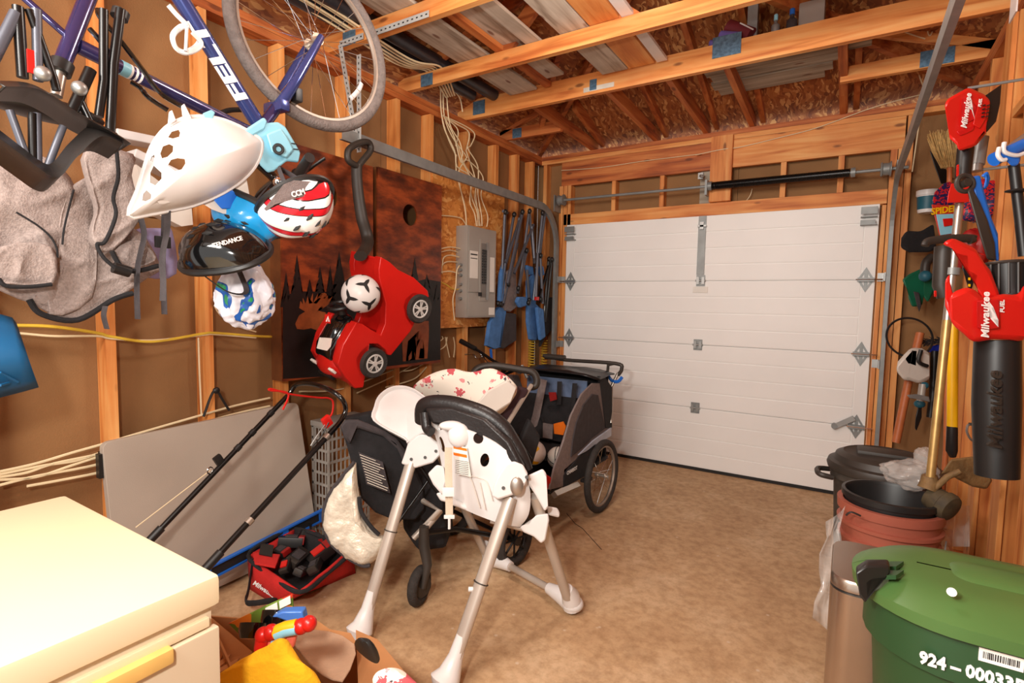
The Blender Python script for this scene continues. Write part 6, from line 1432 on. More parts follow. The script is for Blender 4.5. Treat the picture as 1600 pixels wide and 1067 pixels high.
MB().prism([V((tx-.05, yf-.002, zbm)), V((tx, yf-.002, zbm)), V((tx, yf-.002, zbm+.08)), V((tx-.05, yf-.002, zbm+.10))], (0, .01, 0)).build('red_corner', 'red', tr, False)
MB().tube(cat_rom([V((xl_, yf, zbm)), V((xl_, yf+.07, zbm+.3)), V((xl_, yf+.25, zt_-.06)), V((xl_, tpz.y, zt_+.01))], 4), .012, 8).build('frame_tube', 'black_metal', tr)
MB().tube([V((xl_, yf, zbm)), V((tx, yf, zbm))], .014, 8).build('frame_tube', 'black_metal', tr)
hy = yr_+.08
MB().tube(cat_rom([PY(700+530*.2812, 520+125*.2812, hy), PY(*F8([(650, 150)])[0], hy), PY(*F8([(930, 170)])[0], hy), PY(*F8([(965, 200)])[0], hy), PY(*F8([(945, 235)])[0], hy)], 5), .014, 10).build('push_handle', 'can_lid', tr)
MB().tube([PY(*F8([(540, 130)])[0], hy), PY(*F8([(650, 140)])[0], hy)], .022, 10).build('handle_grip', 'can_lid', tr)
MB().tube([PY(*F8([(945, 225)])[0], hy), PY(*F8([(908, 300)])[0], hy-.02), PX(*F8([(905, 500)])[0], tx+.01)], .012, 10).build('handle_tube', 'alu', tr)
MB().tube([PY(*F8([(885, 240)])[0], hy), PY(*F8([(890, 180)])[0], hy), PY(*F8([(930, 168)])[0], hy)], .012, 8).build('handle_bend', 'can_lid', tr)
MB().tube(cat_rom([PY(*p, hy-.02) for p in F8([(890, 235), (910, 265), (945, 270), (968, 245)])], 4), .012, 8, r2=.5).build('wrist_strap', 'blue', tr)
MB().tube([PX(*F8([(590, 900)])[0], tx+.06), PX(*F8([(720, 845)])[0], tx+.06)], .022, 4).build('hitch_arm', 'alu', tr)
MB().box(PX(*F8([(770, 815)])[0], tx+.05), (.05, .09, .02), None, .006).build('axle_cover', 'black', tr)
ball(PX(834, 707, tx-.17), .075, 'volleyball', 'white', 'yellow and white ball lying in the bike trailer'); o = bpy.data.objects['volleyball']
bc_ = PX(834, 707, tx-.17)
for v in ((.5, -.7, .5), (-.3, -.8, -.4), (.4, -.6, -.6), (-.5, -.6, .6), (.1, -.95, .2)):
    v = V(v).normalized(); a = v.orthogonal().normalized(); b_ = v.cross(a); q = MB(); rim_ = [q.bm.verts.new(bc_+(v+a*x*.36+b_*y*.2).normalized()*.0762) for x, y in ((-1, -1), (0, -1.1), (1, -1), (1.1, 0), (1, 1), (0, 1.1), (-1, 1), (-1.1, 0))]; cvv = q.bm.verts.new(bc_+v*.0768)
    for i in range(8): q.bm.faces.new((cvv, rim_[i], rim_[(i+1) % 8]))
    q.build('panel', 'yellow', o)
b3 = PX(872, 715, tx-.09); o = ball(b3, .07, 'small_ball', 'off_white', 'off-white ball with dark lines at the right of the bike trailer')
MB().torus(b3, (1, .2, .1), .0695, .003, 32, 6).torus(b3, (.4, -.3, .9), .0695, .003, 32, 6).build('seam', 'ink', o)
# handlebar of another bicycle behind
yb_ = 3.30
hbk = thing('bicycle', PY(790, 600, yb_), 'black bicycle mostly hidden behind the pushchair, its handlebar showing', 'bicycle')
bp_ = lambda l: [PY(*p, yb_) for p in F8(l)]
MB().tube(bp_([(70, 45), (155, 90)]), [.02, .018], 12).build('grip', 'black', hbk)
MB().tube(cat_rom(bp_([(150, 88), (200, 120), (260, 160), (330, 190), (420, 215)]), 5), .011, 10).build('handlebar', 'black_metal', hbk)
MB().tube(cat_rom(bp_([(95, 120), (140, 122), (165, 145), (190, 130), (160, 95)]), 5), .006, 8).build('brake_lever', 'chrome', hbk)
MB().tube(cat_rom(bp_([(180, 110), (230, 170), (290, 165)]), 5), .004, 6).build('brake_cable', 'black', hbk)
c = V((-2.28, 3.38, .33)); sp_ = bp_([(330, 190)])[0]
MB().tube([sp_, V((-2.28, 3.36, .78)), V((-2.28, 3.34, .66))], .018, 12).build('stem', 'black_gloss', hbk)
MB().tube(bp_([(410, 180), (440, 250)]), .012, 10).ell(bp_([(400, 205)])[0], (.03, .03, .03)).build('stem_clamp', 'galv', hbk)
bw = MB().torus(c, (1, 0, 0), .29, .022, 48, 8).build('wheel', 'tyre_dark', hbk)
for s_ in (-.05, .05): MB().tube([V((-2.28+s_, 3.34, .68)), V((-2.28+s_, c.y, .33))], .011, 8).build('fork', 'black_metal', hbk)
MB().tube([V((-2.28, 3.34, .66)), V((-2.32, 2.95, .55))], .018, 10).build('down_tube', 'black_metal', hbk)
# ================================================================== OVERHEAD: boards, pipes and bottles on the joists
def lies(px0, px1, py, z, y0_, th, m, nm, lab, cat, group=None, yend=None):
    a, b_ = PZ(px0, py, z), PZ(px1, py, z); ye = yend or (a.y+b_.y)/2
    o = MB().bx(a.x, b_.x, y0_, ye, z, z+th, .002).build(nm, m, None, False); tag(o, lab, cat, group); return o
for i, (p0, p1, py, m, lab, z, th) in enumerate((
    (768, 826, 131, grey_y, 'wide weathered grey board on the joists next to the black pipes', 2.905, .02),
    (830, 844, 122, old_y, 'narrow orange board lying between two grey boards on the joists', 2.905, .03),
    (826, 868, 106, grey_y, 'grey board with dark stains on the joists right of the narrow orange board', 2.937, .018),
    (913, 964, 90, grey_y, 'grey board with a ragged end on the joists in the middle', 2.905, .02),
    (952, 1004, 74, wood_y, 'tan pine board on the joists beside the white strip', 2.905, .02),
    (1002, 1022, 66, 'white', 'narrow white strip lying on the joists', 2.905, .02))):
    lies(p0, p1, py, z, 1.25, th, m, 'board', lab, 'board', 'boards lying on the ceiling joists', 3.40 if i not in (2,) else 3.34)
xs = PZ(868, 106, 2.93).x
for i in range(4):
    x0 = PZ(870, 90, 2.92).x+.02
xg0, xg1 = PZ(868, 106, 2.92).x, PZ(913, 90, 2.92).x
MBo = MB().bx(xg0+.01, xg1-.12, 1.25, 2.95, 2.905, 2.925, .002).build('board', grey_y, None, False); tag(MBo, 'pale grey board on the joists ending early, before the ragged board', 'board', 'boards lying on the ceiling joists')
for i, (px, py, r, lab) in enumerate(((772, 150, .042, 'black plastic pipe nearest the middle of the ceiling'), (738, 150, .040, 'black plastic pipe in the middle of the bundle over the joists'), (708, 132, .040, 'black plastic pipe of the bundle nearest the left wall'))):
    e = PZ(px, py, 2.94)
    o = MB().tube([(e.x-.02, 1.2, 2.905+r), (e.x, e.y, 2.905+r)], r, 14).build('pipe', 'pipe_black', None); tag(o, lab, 'pipe', 'black pipes lying on the joists')
e = PZ(745, 130, 2.94); o = MB().bx(e.x-.20, e.x-.08, 1.2, 3.2, 2.992, 3.02, .004).build('gutter_channel', 'pipe_black', None); tag(o, 'flat black channel lying on top of the black pipes', 'channel')
# planks across the jack chords behind the girder truss
xa, xb_ = PZ(1100, 110, 2.955).x, PZ(1362, 70, 2.955).x
for i in range(6):
    y = 3.50+.125*i; o = MB().bx(xa+.02*(i % 2), xb_-.05*i+(.1 if i == 2 else 0), y, y+.118, 2.935+.004*(i % 2), 2.955+.004*(i % 2), .001).build('plank', grey_x, None, False)
    tag(o, ['weathered plank right behind the big joist, above the garage door', 'second weathered plank behind the big joist', 'third weathered plank behind the big joist', 'fourth weathered plank behind the big joist', 'fifth weathered plank behind the big joist', 'weathered plank nearest the garage door, lying on the roof framing'][i], 'plank', 'weathered planks behind the big joist')
# things stored on the girder
def gp(px, py, y, z): p = PY(px, py, y); return V((p.x, y, z))
z0 = 2.97
o = MB().tube([gp(1128, 20, 3.52, z0+.06), gp(1155, 34, 3.50, z0+.02)], .03, 14).build('roll', 'lilac', None); tag(o, 'lilac plastic roll stored above the big joist', 'roll')
o = MB().tube([gp(1112, 22, 3.52, z0+.03), gp(1136, 36, 3.50, z0+.0)], .02, 12).build('roll', 'lilac', None); tag(o, 'thinner lilac tube left of the maroon bundle', 'roll')
o = MB().tube([gp(1140, 8, 3.56, z0+.12), gp(1175, 30, 3.54, z0+.03)], .045, 14).build('bundle', 'maroon', None); tag(o, 'maroon cloth bundle stored above the big joist', 'bundle')
MB().tube([gp(1158, 8, 3.50, z0+.10), gp(1178, 28, 3.49, z0+.04)], .004, 6).build('cord', 'white', o)
o = MB().bx(gp(1170, 20, 3.6, 0).x, gp(1186, 20, 3.6, 0).x, 3.56, 3.62, z0-.01, z0+.22, .006).build('metal_box', 'galv', None); tag(o, 'grey metal box standing above the big joist beside the maroon bundle', 'box')
def bottle(px, m, mc, h, r, lab):
    c = gp(px, 20, 3.475, 2.953); t = thing('bottle', c, lab, 'bottle', 'bottles on the big joist')
    MB().lathe([(r*.9, 0), (r, .01), (r, h*.6), (r*.45, h*.8), (r*.4, h)], Matrix.Translation(c), 18).build('body', m, t)
    MB().lathe([(r*.5, h), (r*.5, h+.03), (r*.3, h+.035)], Matrix.Translation(c), 14).build('cap', mc, t)
bottle(1213, 'galv', 'cyan', .07, .022, 'small grey bottle with a pale cap on the big joist'); bottle(1238, 'dark_fabric', 'blue', .08, .028, 'dark bottle with a blue cap on the big joist')
o = MB().bx(gp(1250, 10, 3.55, 0).x, gp(1290, 10, 3.55, 0).x, 3.50, 3.62, 2.955, 3.10, .01).build('storage_tub', 'panel_grey', None); tag(o, 'grey blue tub on the big joist at the top edge of the picture', 'tub')
for i in range(2):
    a, b_ = PY(1022+i*52, 40-i*16, 3.55), PY(1072+i*52, 26-i*16, 3.55)
    o = MB().beam(a, b_, .09, .014).build('slat', grey_x, None, False); tag(o, ['grey wooden slat above the big joist, left one', 'grey wooden slat above the big joist, right one'][i], 'slat', 'grey slats above the big joist')
for l in ([(990, 60), (985, 180), (1000, 220), (1030, 150), (1055, 40)], [(720, 140), (850, 200), (970, 240)], [(935, 370), (930, 450), (965, 560), (965, 660), (945, 720)], [(965, 560), (930, 780), (890, 1060)]):
    cable([PY(1200+x/3.95, y/3.95, 4.02 if l[0][1] < 200 else 4.55) for x, y in l], .004, label={990: 'cream cable looping into a V above the right roof jack', 720: 'cream cable slanting along the roof framing at the upper right', 935: 'cream cable dropping behind the right door track', 965: 'cream cable hanging down beside the right end of the door header'}[l[0][0]], group='cables in the right ceiling corner')

# ================================================================== RIGHT SIDE: bins and buckets
def rprof(x0, x1, y0_, y1_, r, n=6):
    P = []
    for cx, cy, a0 in ((x1-r, y1_-r, 0), (x0+r, y1_-r, 90), (x0+r, y0_+r, 180), (x1-r, y0_+r, 270)):
        for k in range(n+1):
            a = math.radians(a0+90*k/n); P.append((cx+r*math.cos(a), cy+r*math.sin(a)))
    return P
def loft(secs):
    q = MB(); rg = [[q.bm.verts.new((x, y, z)) for x, y in P] for P, z in secs]
    for i in range(len(rg)-1): q.bridge(rg[i], rg[i+1])
    q.bm.faces.new(rg[0][::-1]); q.bm.faces.new(rg[-1]); return q
# trash can
tc_, tz = V((.175, 3.02, 0)), .65
tcn = thing('trash_can', tc_, 'dusty black round trash can with a domed lid beside the garage door', 'trash can')
q = MB(); prof = [(.165, 0), (.17, .01), (.195, tz-.06), (.212, tz-.055), (.212, tz-.01), (.20, tz)]; n = 64; rg = []
for r, z in prof: rg.append([q.bm.verts.new(tc_+V((math.cos(2*PI*i/n)*(r+(.006 if (i//2) % 2 and z < tz-.05 and z > .02 else 0)), math.sin(2*PI*i/n)*(r+(.006 if (i//2) % 2 and z < tz-.05 and z > .02 else 0)), z))) for i in range(n)])
for i in range(len(rg)-1): q.bridge(rg[i], rg[i+1])
q.bm.faces.new(rg[0][::-1]); q.bm.faces.new(rg[-1]); q.build('body', 'can_black', tcn)
lid = MB().lathe([(.226, tz-.02), (.232, tz), (.226, tz+.018), (.205, tz+.024), (.195, tz+.05), (.165, tz+.066), (.155, tz+.062), (.001, tz+.07)], Matrix.Translation(tc_), 48).build('lid', 'can_lid', tcn)
MB().bx(tc_.x-.11, tc_.x+.11, tc_.y-.06, tc_.y+.06, tz+.055, tz+.082, .012).build('lid_grip', 'can_lid', lid)
for s_ in (-1,): MB().tube(cat_rom([tc_+V((s_*.20, -.09, tz-.06)), tc_+V((s_*.255, -.10, tz-.05)), tc_+V((s_*.265, -.0, tz-.05)), tc_+V((s_*.215, .06, tz-.06))], 5), .013, 8).build('side_handle', 'can_lid', tcn)
# buckets
bt0 = PD(1391, 775, 1.92); bt0 = V((bt0.x, bt0.y, 0)); BZ = .70
und = thing('bucket', bt0, 'black bucket underneath the reddish pail stack', 'bucket')
MB().lathe([(.12, 0), (.145, .33), (.158, .335), (.158, .36), (.145, .362)], Matrix.Translation(bt0), 36).build('body', 'black', und)
bk2 = thing('bucket', bt0+V((0, 0, .365)), 'reddish brown plastic pail holding a black pail, in front of the trash can', 'bucket')
T_ = Matrix.Translation(bt0+V((0, 0, .365)))
def openpail(r0, r1, h, ribs): return [(.001, .0), (r0, 0)]+[(r0+(r1-r0)*f+d_, h*f) for f, d_ in ribs]+[(r1-.006, h), (r0-.006, .01), (.001, .01)]
MB().lathe(openpail(.13, .15, .335, [(.60, 0), (.605, .012), (.64, .012), (.645, 0), (.76, 0), (.765, .014), (.80, .014), (.805, .002), (.90, .002), (.905, .012), (1, .012)]), T_, 48).build('body', 'terracotta', bk2)
ib = thing('bucket', bt0+V((0, 0, .39)), 'black pail nested inside the reddish brown one', 'bucket')
MB().lathe([(.001, 0), (.118, 0), (.139, .318), (.149, .32), (.149, .34), (.139, .342), (.134, .33), (.115, .01), (.001, .01)], Matrix.Translation(bt0+V((0, 0, .395))), 48).build('body', 'black', ib)
MB().tube(cat_rom([bt0+V((-.155, -.03, .57)), bt0+V((-.11, -.16, .52)), bt0+V((.02, -.19, .50)), bt0+V((.13, -.13, .52)), bt0+V((.165, .0, .60))], 6), .0025, 6).build('bail_wire', 'galv', bk2)
MB().tube(cat_rom([PD(1322, 805, 1.82), PD(1330, 800, 1.81), PD(1345, 806, 1.80)], 4), .003, 6).build('bail_loop', 'black', bk2)
# clear bag on the buckets
o = lumpy(PD(1420, 740, 1.99), (.085, .07, .05), 'b', 'clear_bag', .35, 5, 4, 5); o = o.build('clear_bag', 'clear_bag', None); tag(o, 'crumpled clear plastic bag lying on the nested pails', 'plastic bag')
lm = lumpy(PD(1445, 716, 2.02), (.035, .03, .04), 'b', 'clear_bag', .3, 5, 4, 8).build('bag_tail', 'clear_bag', o)
# stainless steel bin
sx0, sx1, sy0, sy1, sz = -.005, .30, 1.60, 1.89, .665
sb_ = thing('steel_bin', (.15, 1.78, 0), 'brushed stainless steel pedal bin between the green cart and the pails', 'bin')
P = rprof(sx0, sx1, sy0, sy1, .05, 8); Pi = rprof(sx0+.004, sx1-.004, sy0+.004, sy1-.004, .048, 8)
loft([(P, .02), (P, sz-.012)]).build('body', 'steel', sb_); loft([(Pi, sz-.012), (Pi, sz-.006)]).build('seam', 'black', sb_)
loft([(P, sz-.005), (P, sz+.018), (Pi, sz+.024)]).build('lid', 'steel', sb_)
MB().bx(sx0-.03, sx0+.03, sy0-.02, sy0+.04, .0, .035, .006).build('pedal', 'black', sb_); loft([(P, 0), (P, .02)]).build('base', 'black', sb_)
# clear film hanging at its left
q = MB(); G = []
for i in range(9):
    u = i/8; G.append([PD(1290+30*u-18*v/6+5*math.sin(v*2+u*3), 790+25*(1-u)+v/6*(150+60*u), 1.86+.02*math.sin(u*9+v*2)) for v in range(7)])
q.grid(G); o = q.build('clear_film', 'clear_bag', None, True, sol=.001, angle=90); tag(o, 'torn clear plastic film hanging over the left side of the steel bin', 'plastic film')
q = MB(); G = []
for i in range(7):
    u = i/6; G.append([PD(1455+60*u, 790+v*16, 1.95+.04*math.sin(u*7+v)) for v in range(5)])
q.grid(G); o = q.build('clear_film', 'clear_bag', None, True, sol=.001, angle=90); tag(o, 'clear plastic sheet between the pails and the right wall studs', 'plastic film')
# green cart
gx0, gx1, gy0, gy1, gz = .035, .55, 1.095, 1.41, .865
gb = thing('green_cart', (.28, 1.25, 0), 'green wheeled waste cart with a lighter green lid and white number, bottom right corner', 'waste cart')
loft([(rprof(gx0+.09, gx1-.06, gy0+.08, gy1-.06, .10), .03), (rprof(gx0+.035, gx1-.02, gy0+.03, gy1-.02, .13), gz-.09), (rprof(gx0+.02, gx1-.015, gy0+.015, gy1-.015, .14), gz-.088), (rprof(gx0+.02, gx1-.015, gy0+.015, gy1-.015, .14), gz)]).build('body', 'green_bin', gb)
gl_ = loft([(rprof(gx0-.002, gx1, gy0-.004, gy1, .16, 10), gz-.004), (rprof(gx0-.004, gx1, gy0-.006, gy1, .16, 10), gz+.018), (rprof(gx0+.02, gx1-.02, gy0+.02, gy1-.02, .145, 10), gz+.034), (rprof(gx0+.07, gx1-.05, gy0+.06, gy1-.06, .10, 10), gz+.044), (rprof(gx0+.10, gx1-.06, gy0+.08, gy1-.07, .085, 10), gz+.046)]).build('lid', 'green_lid', gb, angle=50)
loft([(rprof(gx0+.15, gx1-.03, gy0+.12, gy1-.10, .03, 8), gz+.045), (rprof(gx0+.16, gx1-.04, gy0+.13, gy1-.11, .03, 8), gz+.052)]).build('raised_panel', 'green_lid', gl_)
MB().cyl(PZ(1487, 925, gz+.057), PZ(1487, 925, gz+.060), .007, n=14).build('sticker_dot', 'paper', gl_)
for py in (884, 898): MB().prism([PZ(1388, py-4, gz+.045), PZ(1412, py-4, gz+.05), PZ(1400, py+4, gz+.05), PZ(1375, py+4, gz+.045)], (0, 0, .008)).build('hinge_slot', 'green_bin', gl_)
MB().prism([PD(*p, .975) for p in ((1337, 889), (1354, 878), (1389, 878), (1391, 891), (1362, 895), (1350, 904), (1352, 938), (1343, 927))], (0, .03, 0)).build('lid_strap', 'black', gb, bev=.004)
ty0 = gy0+.018
tcx = PY(1512, 1036, ty0)
text('924 – 000335', 'lettering', 'white_ink', gb, V((PY(1436, 1022, ty0).x, ty0-.004, PY(1436, 1022, ty0).z-.003)), (1, 0, 0), (0, 0, 1), .029, .0012, 0, .0010, 'LEFT', sx=.82)
c = PY(1563, 1028, ty0-.001); st_ = MB().bx(c.x-.027, c.x+.027, ty0-.006, ty0-.001, c.z-.011, c.z+.011).build('barcode_sticker', 'paper', gb, False)
rr = random.Random(2); q = MB(); x = c.x-.022
while x < c.x+.021: w_ = rr.choice((.0006, .001, .0016)); q.bx(x, x+w_, ty0-.0068, ty0-.006, c.z-.005, c.z+.006); x += w_+rr.choice((.0008, .0014))
q.build('bars', 'ink', st_, False)
for y in (gy0+.1, gy1-.1): MB().cyl((gx1-.07, y-.02, .1), (gx1-.07, y+.02, .1), .1, n=24).build('wheel', 'rubber', gb)

# ================================================================== RIGHT WALL TOOLS
# helper for silhouettes given their own thickness along the view, at distance t
def part(l, f, t, th, nm, m, par, bev=.006):
    P_ = [PD(*p, t) for p in f(l)]; d_ = rayd(P_)
    return MB().prism([p+d_*th*.5 for p in P_], d_*th).build(nm, m, par, True, bev=bev)
E4 = lambda l: [(1340+x*.2249, 100+y*.2249) for x, y in l]
F5 = lambda l: [(1380+x*.225, 320+y*.225) for x, y in l]
F6 = lambda l: [(1300+x*.2812, 520+y*.2812) for x, y in l]
tt_ = 1.83
tm = thing('string_trimmer', PD(1500, 450, tt_), 'red battery string trimmer hung head-up on the right wall, its brass shaft reaching the pails', 'trimmer')
hdp = [(770, 160), (880, 210), (925, 255), (905, 390), (845, 480), (895, 485), (830, 560), (795, 580), (700, 607), (690, 565), (640, 520), (618, 380), (603, 280), (625, 240)]
part(hdp, E4, tt_-.06, .13, 'power_head', 'red', tm, .016)
part([(840, 265), (905, 290), (890, 385), (850, 450), (800, 420)], E4, tt_-.066, .01, 'vent_plate', 'red', tm, .003)
for i in range(4):
    for k_ in range(2):
        y = 285+i*26; x = 868+k_*30-(i*3); part([(x, y), (x+22, y-6), (x+22, y+2), (x, y+8)], E4, tt_-.074, .01, 'vent_slot', 'ink', tm, 0) if True else 0
part([(1000, 140), (990, 275), (962, 400), (900, 472), (828, 486), (905, 405), (925, 255), (885, 220)], E4, tt_-.05, .10, 'battery', 'black', tm, .008)
part([(725, 235), (775, 232), (830, 300), (795, 320), (815, 385), (730, 425), (712, 410)], E4, tt_-.065, .008, 'badge', 'red_badge', tm, .002)
part([(685, 465), (720, 460), (815, 430), (805, 462), (745, 490), (712, 500)], E4, tt_-.064, .01, 'badge', 'red_badge', tm, .003)
dU = (PD(*E4([(770, 240)])[0], 1.75)-PD(*E4([(745, 410)])[0], 1.75))
text('Milwaukee', 'lettering', 'white_ink', tm, PD(*E4([(756, 325)])[0], tt_-.069), dU, -Rv, .027, .0006, .2, .0006)
part([(790, 240), (800, 300), (785, 300), (815, 385), (800, 320), (775, 310)], E4, tt_-.068, .004, 'lightning_mark', 'white_ink', tm, 0)
text('FUEL', 'lettering', 'white_ink', tm, PD(*E4([(852, 270)])[0], tt_-.076), dU, -Rv, .013, .0006, .2, .0004)
MB().tube([PD(*E4([(750, 585)])[0], tt_), PD(*E4([(730, 790)])[0], tt_)], [.024, .022], 14).build('grip', 'black', tm)
part([(688, 700), (706, 695), (704, 790), (684, 780)], E4, tt_-.028, .02, 'trigger', 'red', tm, .003)
part([(650, 830), (770, 830), (775, 960), (620, 965), (630, 900)], E4, tt_-.03, .06, 'coupler', 'red', tm, .01)
s0, s1 = PD(1501, 300, tt_), PD(1454, 745, tt_+.0); sm_ = s0.lerp(s1, .45)
MB().tube([s0, sm_], .0125, 14).build('shaft', 'alu', tm); MB().tube([sm_, s1], .0135, 14).build('lower_shaft', 'gold_tube', tm)
MB().tube(cat_rom([PD(*p, tt_-.03) for p in F5([(290, 285), (310, 255), (420, 238), (560, 232), (630, 238), (600, 250)])], 5), .014, 10, r2=.7).build('front_handle', 'can_lid', tm)
MB().tube([PD(*p, tt_+.02) for p in F5([(418, 290), (405, 560), (425, 640)])], [.026, .027, .022], 14).build('handle_body', 'can_lid', tm)
part([(352, 595), (372, 595), (372, 640), (352, 640)], F5, tt_-.03, .02, 'red_button', 'red', tm, .003)
c = s0.lerp(s1, .28); d = (s1-s0).normalized(); MB().cyl(c-d*.012, c+d*.012, .022, n=14).build('clamp_ring', 'galv', tm)
MB().tube([PD(*p, tt_+.01) for p in F6([(540, 790), (545, 830), (530, 870)])], [.022, .028, .03], 12).build('gear_head', 'brown_guard', tm)
c = PD(*F6([(615, 950)])[0], tt_-.02); ax = (PD(*F6([(690, 990)])[0], tt_-.06)-PD(*F6([(540, 900)])[0], tt_+.02)).normalized()
MB().lathe([(.02, -.05), (.036, -.045), (.043, -.02), (.043, .0), (.048, .004), (.048, .02), (.043, .03), (.025, .036)], frame(c, ax.orthogonal().normalized(), ax.cross(ax.orthogonal().normalized()), ax), 28).build('line_spool', 'mud_black', tm)
MB().tube([PD(*F6([(575, 860)])[0], tt_-.01), PD(*F6([(640, 800)])[0], tt_-.03), PD(*F6([(710, 770)])[0], tt_-.04)], .010, 10).build('guard_arm', 'brown_guard', tm)
part([(600, 790), (660, 700), (790, 685), (830, 710), (830, 790), (895, 815), (860, 870), (780, 855), (700, 815), (640, 780)], F6, tt_+.04, .03, 'deflector', 'brown_guard', tm, .008)
# blower
tb_ = 1.52
bw = thing('leaf_blower', PD(1540, 450, tb_), 'red battery leaf blower with a long black tube hung on the right studs', 'leaf blower')
part([(400, 272), (475, 225), (640, 298), (700, 400), (745, 455), (800, 600), (830, 690), (700, 690), (650, 600), (685, 480), (618, 440), (610, 335), (540, 318), (450, 290)], F5, tb_-.03, .06, 'handle', 'red', bw, .010)
part([(430, 520), (465, 475), (450, 590), (500, 640), (480, 830), (430, 700)], F5, tb_-.02, .04, 'front_strut', 'red', bw, .008)
part([(460, 612), (590, 562), (650, 600), (700, 660), (830, 610), (940, 632), (985, 540), (985, 955), (880, 940), (760, 935), (620, 962), (560, 900), (470, 830)], F5, tb_-.06, .13, 'body', 'red', bw, .02)
part([(545, 345), (590, 355), (600, 440), (640, 490), (615, 590), (585, 575), (590, 500), (550, 450)], F5, tb_-.02, .03, 'trigger_grip', 'black', bw, .005)
for y in (375, 415, 505, 550): part([(556, y), (574, y), (574, y+18), (556, y+18)] if y < 450 else [(590, y), (606, y), (606, y+18), (590, y+18)], F5, tb_-.028, .01, 'button', 'yellow', bw, 0)
part([(650, 662), (805, 655), (812, 860), (700, 872), (650, 850)], F5, tb_-.068, .01, 'badge', 'red_badge', bw, .003)
bd = PD(*F5([(770, 680)])[0], tb_)-PD(*F5([(735, 850)])[0], tb_)
text('Milwaukee', 'lettering', 'white_ink', bw, PD(*F5([(712, 765)])[0], tb_-.072), PD(*F5([(715, 670)])[0], tb_)-PD(*F5([(712, 855)])[0], tb_), -Rv, .029, .0006, .15, .0007)
part([(735, 670), (765, 710), (750, 715), (800, 800), (765, 790), (800, 850), (745, 790), (768, 775), (725, 700)], F5, tb_-.071, .004, 'lightning_mark', 'white_ink', bw, 0)
text('FUEL', 'lettering', 'white_ink', bw, PD(*F5([(828, 705)])[0], tb_-.064), PD(*F5([(828, 670)])[0], tb_)-PD(*F5([(828, 745)])[0], tb_), -Rv, .016, .0006, .1, .0004)
MB().tube([PD(*F5([(865, 410)])[0], tb_+.03), PD(*F5([(875, 640)])[0], tb_+.03)], [.046, .040], 24).build('fan_intake', 'black', bw)
c = PD(*F5([(860, 405)])[0], tb_+.03); MB().torus(c, Uv, .047, .005, 32, 6).build('intake_rim', 'can_lid', bw)
for i in range(8):
    a = PI+PI*i/7; p = c+Rv*math.cos(a)*.047+Fv*math.sin(a)*.047; MB().tube([p, p-Uv*.09], .003, 5).build('intake_rib', 'can_lid', bw)
MB().tube([PD(*F6([(918, 40)])[0], tb_+.01), PD(*F6([(912, 400)])[0], tb_+.01), PD(*F6([(915, 795)])[0], tb_+.01)], [.052, .055, .050], 28).build('blower_tube', 'black', bw)
text('Milwaukee', 'lettering', 'can_lid', bw, PD(*F6([(905, 430)])[0], tb_-.049), PD(*F6([(905, 330)])[0], tb_)-PD(*F6([(905, 560)])[0], tb_), -Rv, .05, .004, .2, .001)
# blue and black brush handle, blue strap tool
bh = thing('snow_brush', PD(1540, 330, 1.62), 'blue and black long-handled tool with a ringed top, between the trimmer and the blower', 'tool')
part([(780, 785), (850, 770), (870, 850), (900, 960), (930, 1070), (975, 1180), (985, 1370), (950, 1370), (900, 1200), (840, 1000)], E4, 1.60, .03, 'blue_edge', 'blue', bh, .006)
part([(760, 880), (790, 850), (850, 960), (900, 1080), (950, 1240), (960, 1370), (900, 1360), (850, 1200), (800, 1020)], E4, 1.585, .035, 'black_edge', 'can_lid', bh, .006)
c = PD(*E4([(745, 830)])[0], 1.60); MB().torus(c, Fv, .024, .007, 28, 8).cyl(c-Fv*.012, c+Fv*.01, .012, n=14).build('ring', 'can_lid', bh)
part([(850, 780), (905, 740), (922, 790), (910, 850), (865, 885), (880, 830), (890, 790)], E4, 1.62, .02, 'hook', 'blue', bh, .006)
gt = thing('grabber_tool', PD(1580, 260, 1.6), 'blue handled garden tool with white hooks and a black pole at the right edge', 'tool')
MB().tube([PD(*p, 1.6) for p in E4([(945, 665), (1160, 560)])], [.02, .018], 14).build('blue_grip', 'blue', gt)
MB().tube([PD(*p, 1.61) for p in E4([(1050, 590), (1170, 505)])], .012, 12).build('grey_tube', 'alu', gt)
part([(1020, 620), (1135, 620), (1130, 680), (1105, 710), (1070, 710), (1040, 680)], E4, 1.58, .04, 'socket', 'blue', gt, .006)
MB().tube([PD(*p, 1.6) for p in E4([(1085, 700), (1130, 1080)])]+[PD(1600, 400, 1.6)], .014, 12).build('pole', 'black', gt)
MB().ell(PD(*E4([(1110, 880)])[0], 1.59), (.03, .02, .006)).build('collar', 'black', gt)
for l in ([(1020, 545), (1015, 600), (1050, 625), (1110, 635), (1160, 620)], [(985, 580), (975, 630), (1000, 665), (1030, 665)]): MB().tube(cat_rom([PD(*p, 1.575) for p in E4(l)], 5), .006, 8).build('white_hook', 'white', gt)
o = MB().tube([PD(*p, 1.9) for p in E4([(865, 510), (835, 700)])], .02, 16).build('duct_tube', 'galv', None); tag(o, 'short bright metal tube behind the red trimmer head', 'tube'); MB().tube([PD(*p, 1.9) for p in E4([(832, 680), (826, 745)])], .017, 12).build('tube_end', 'galv_light', o)
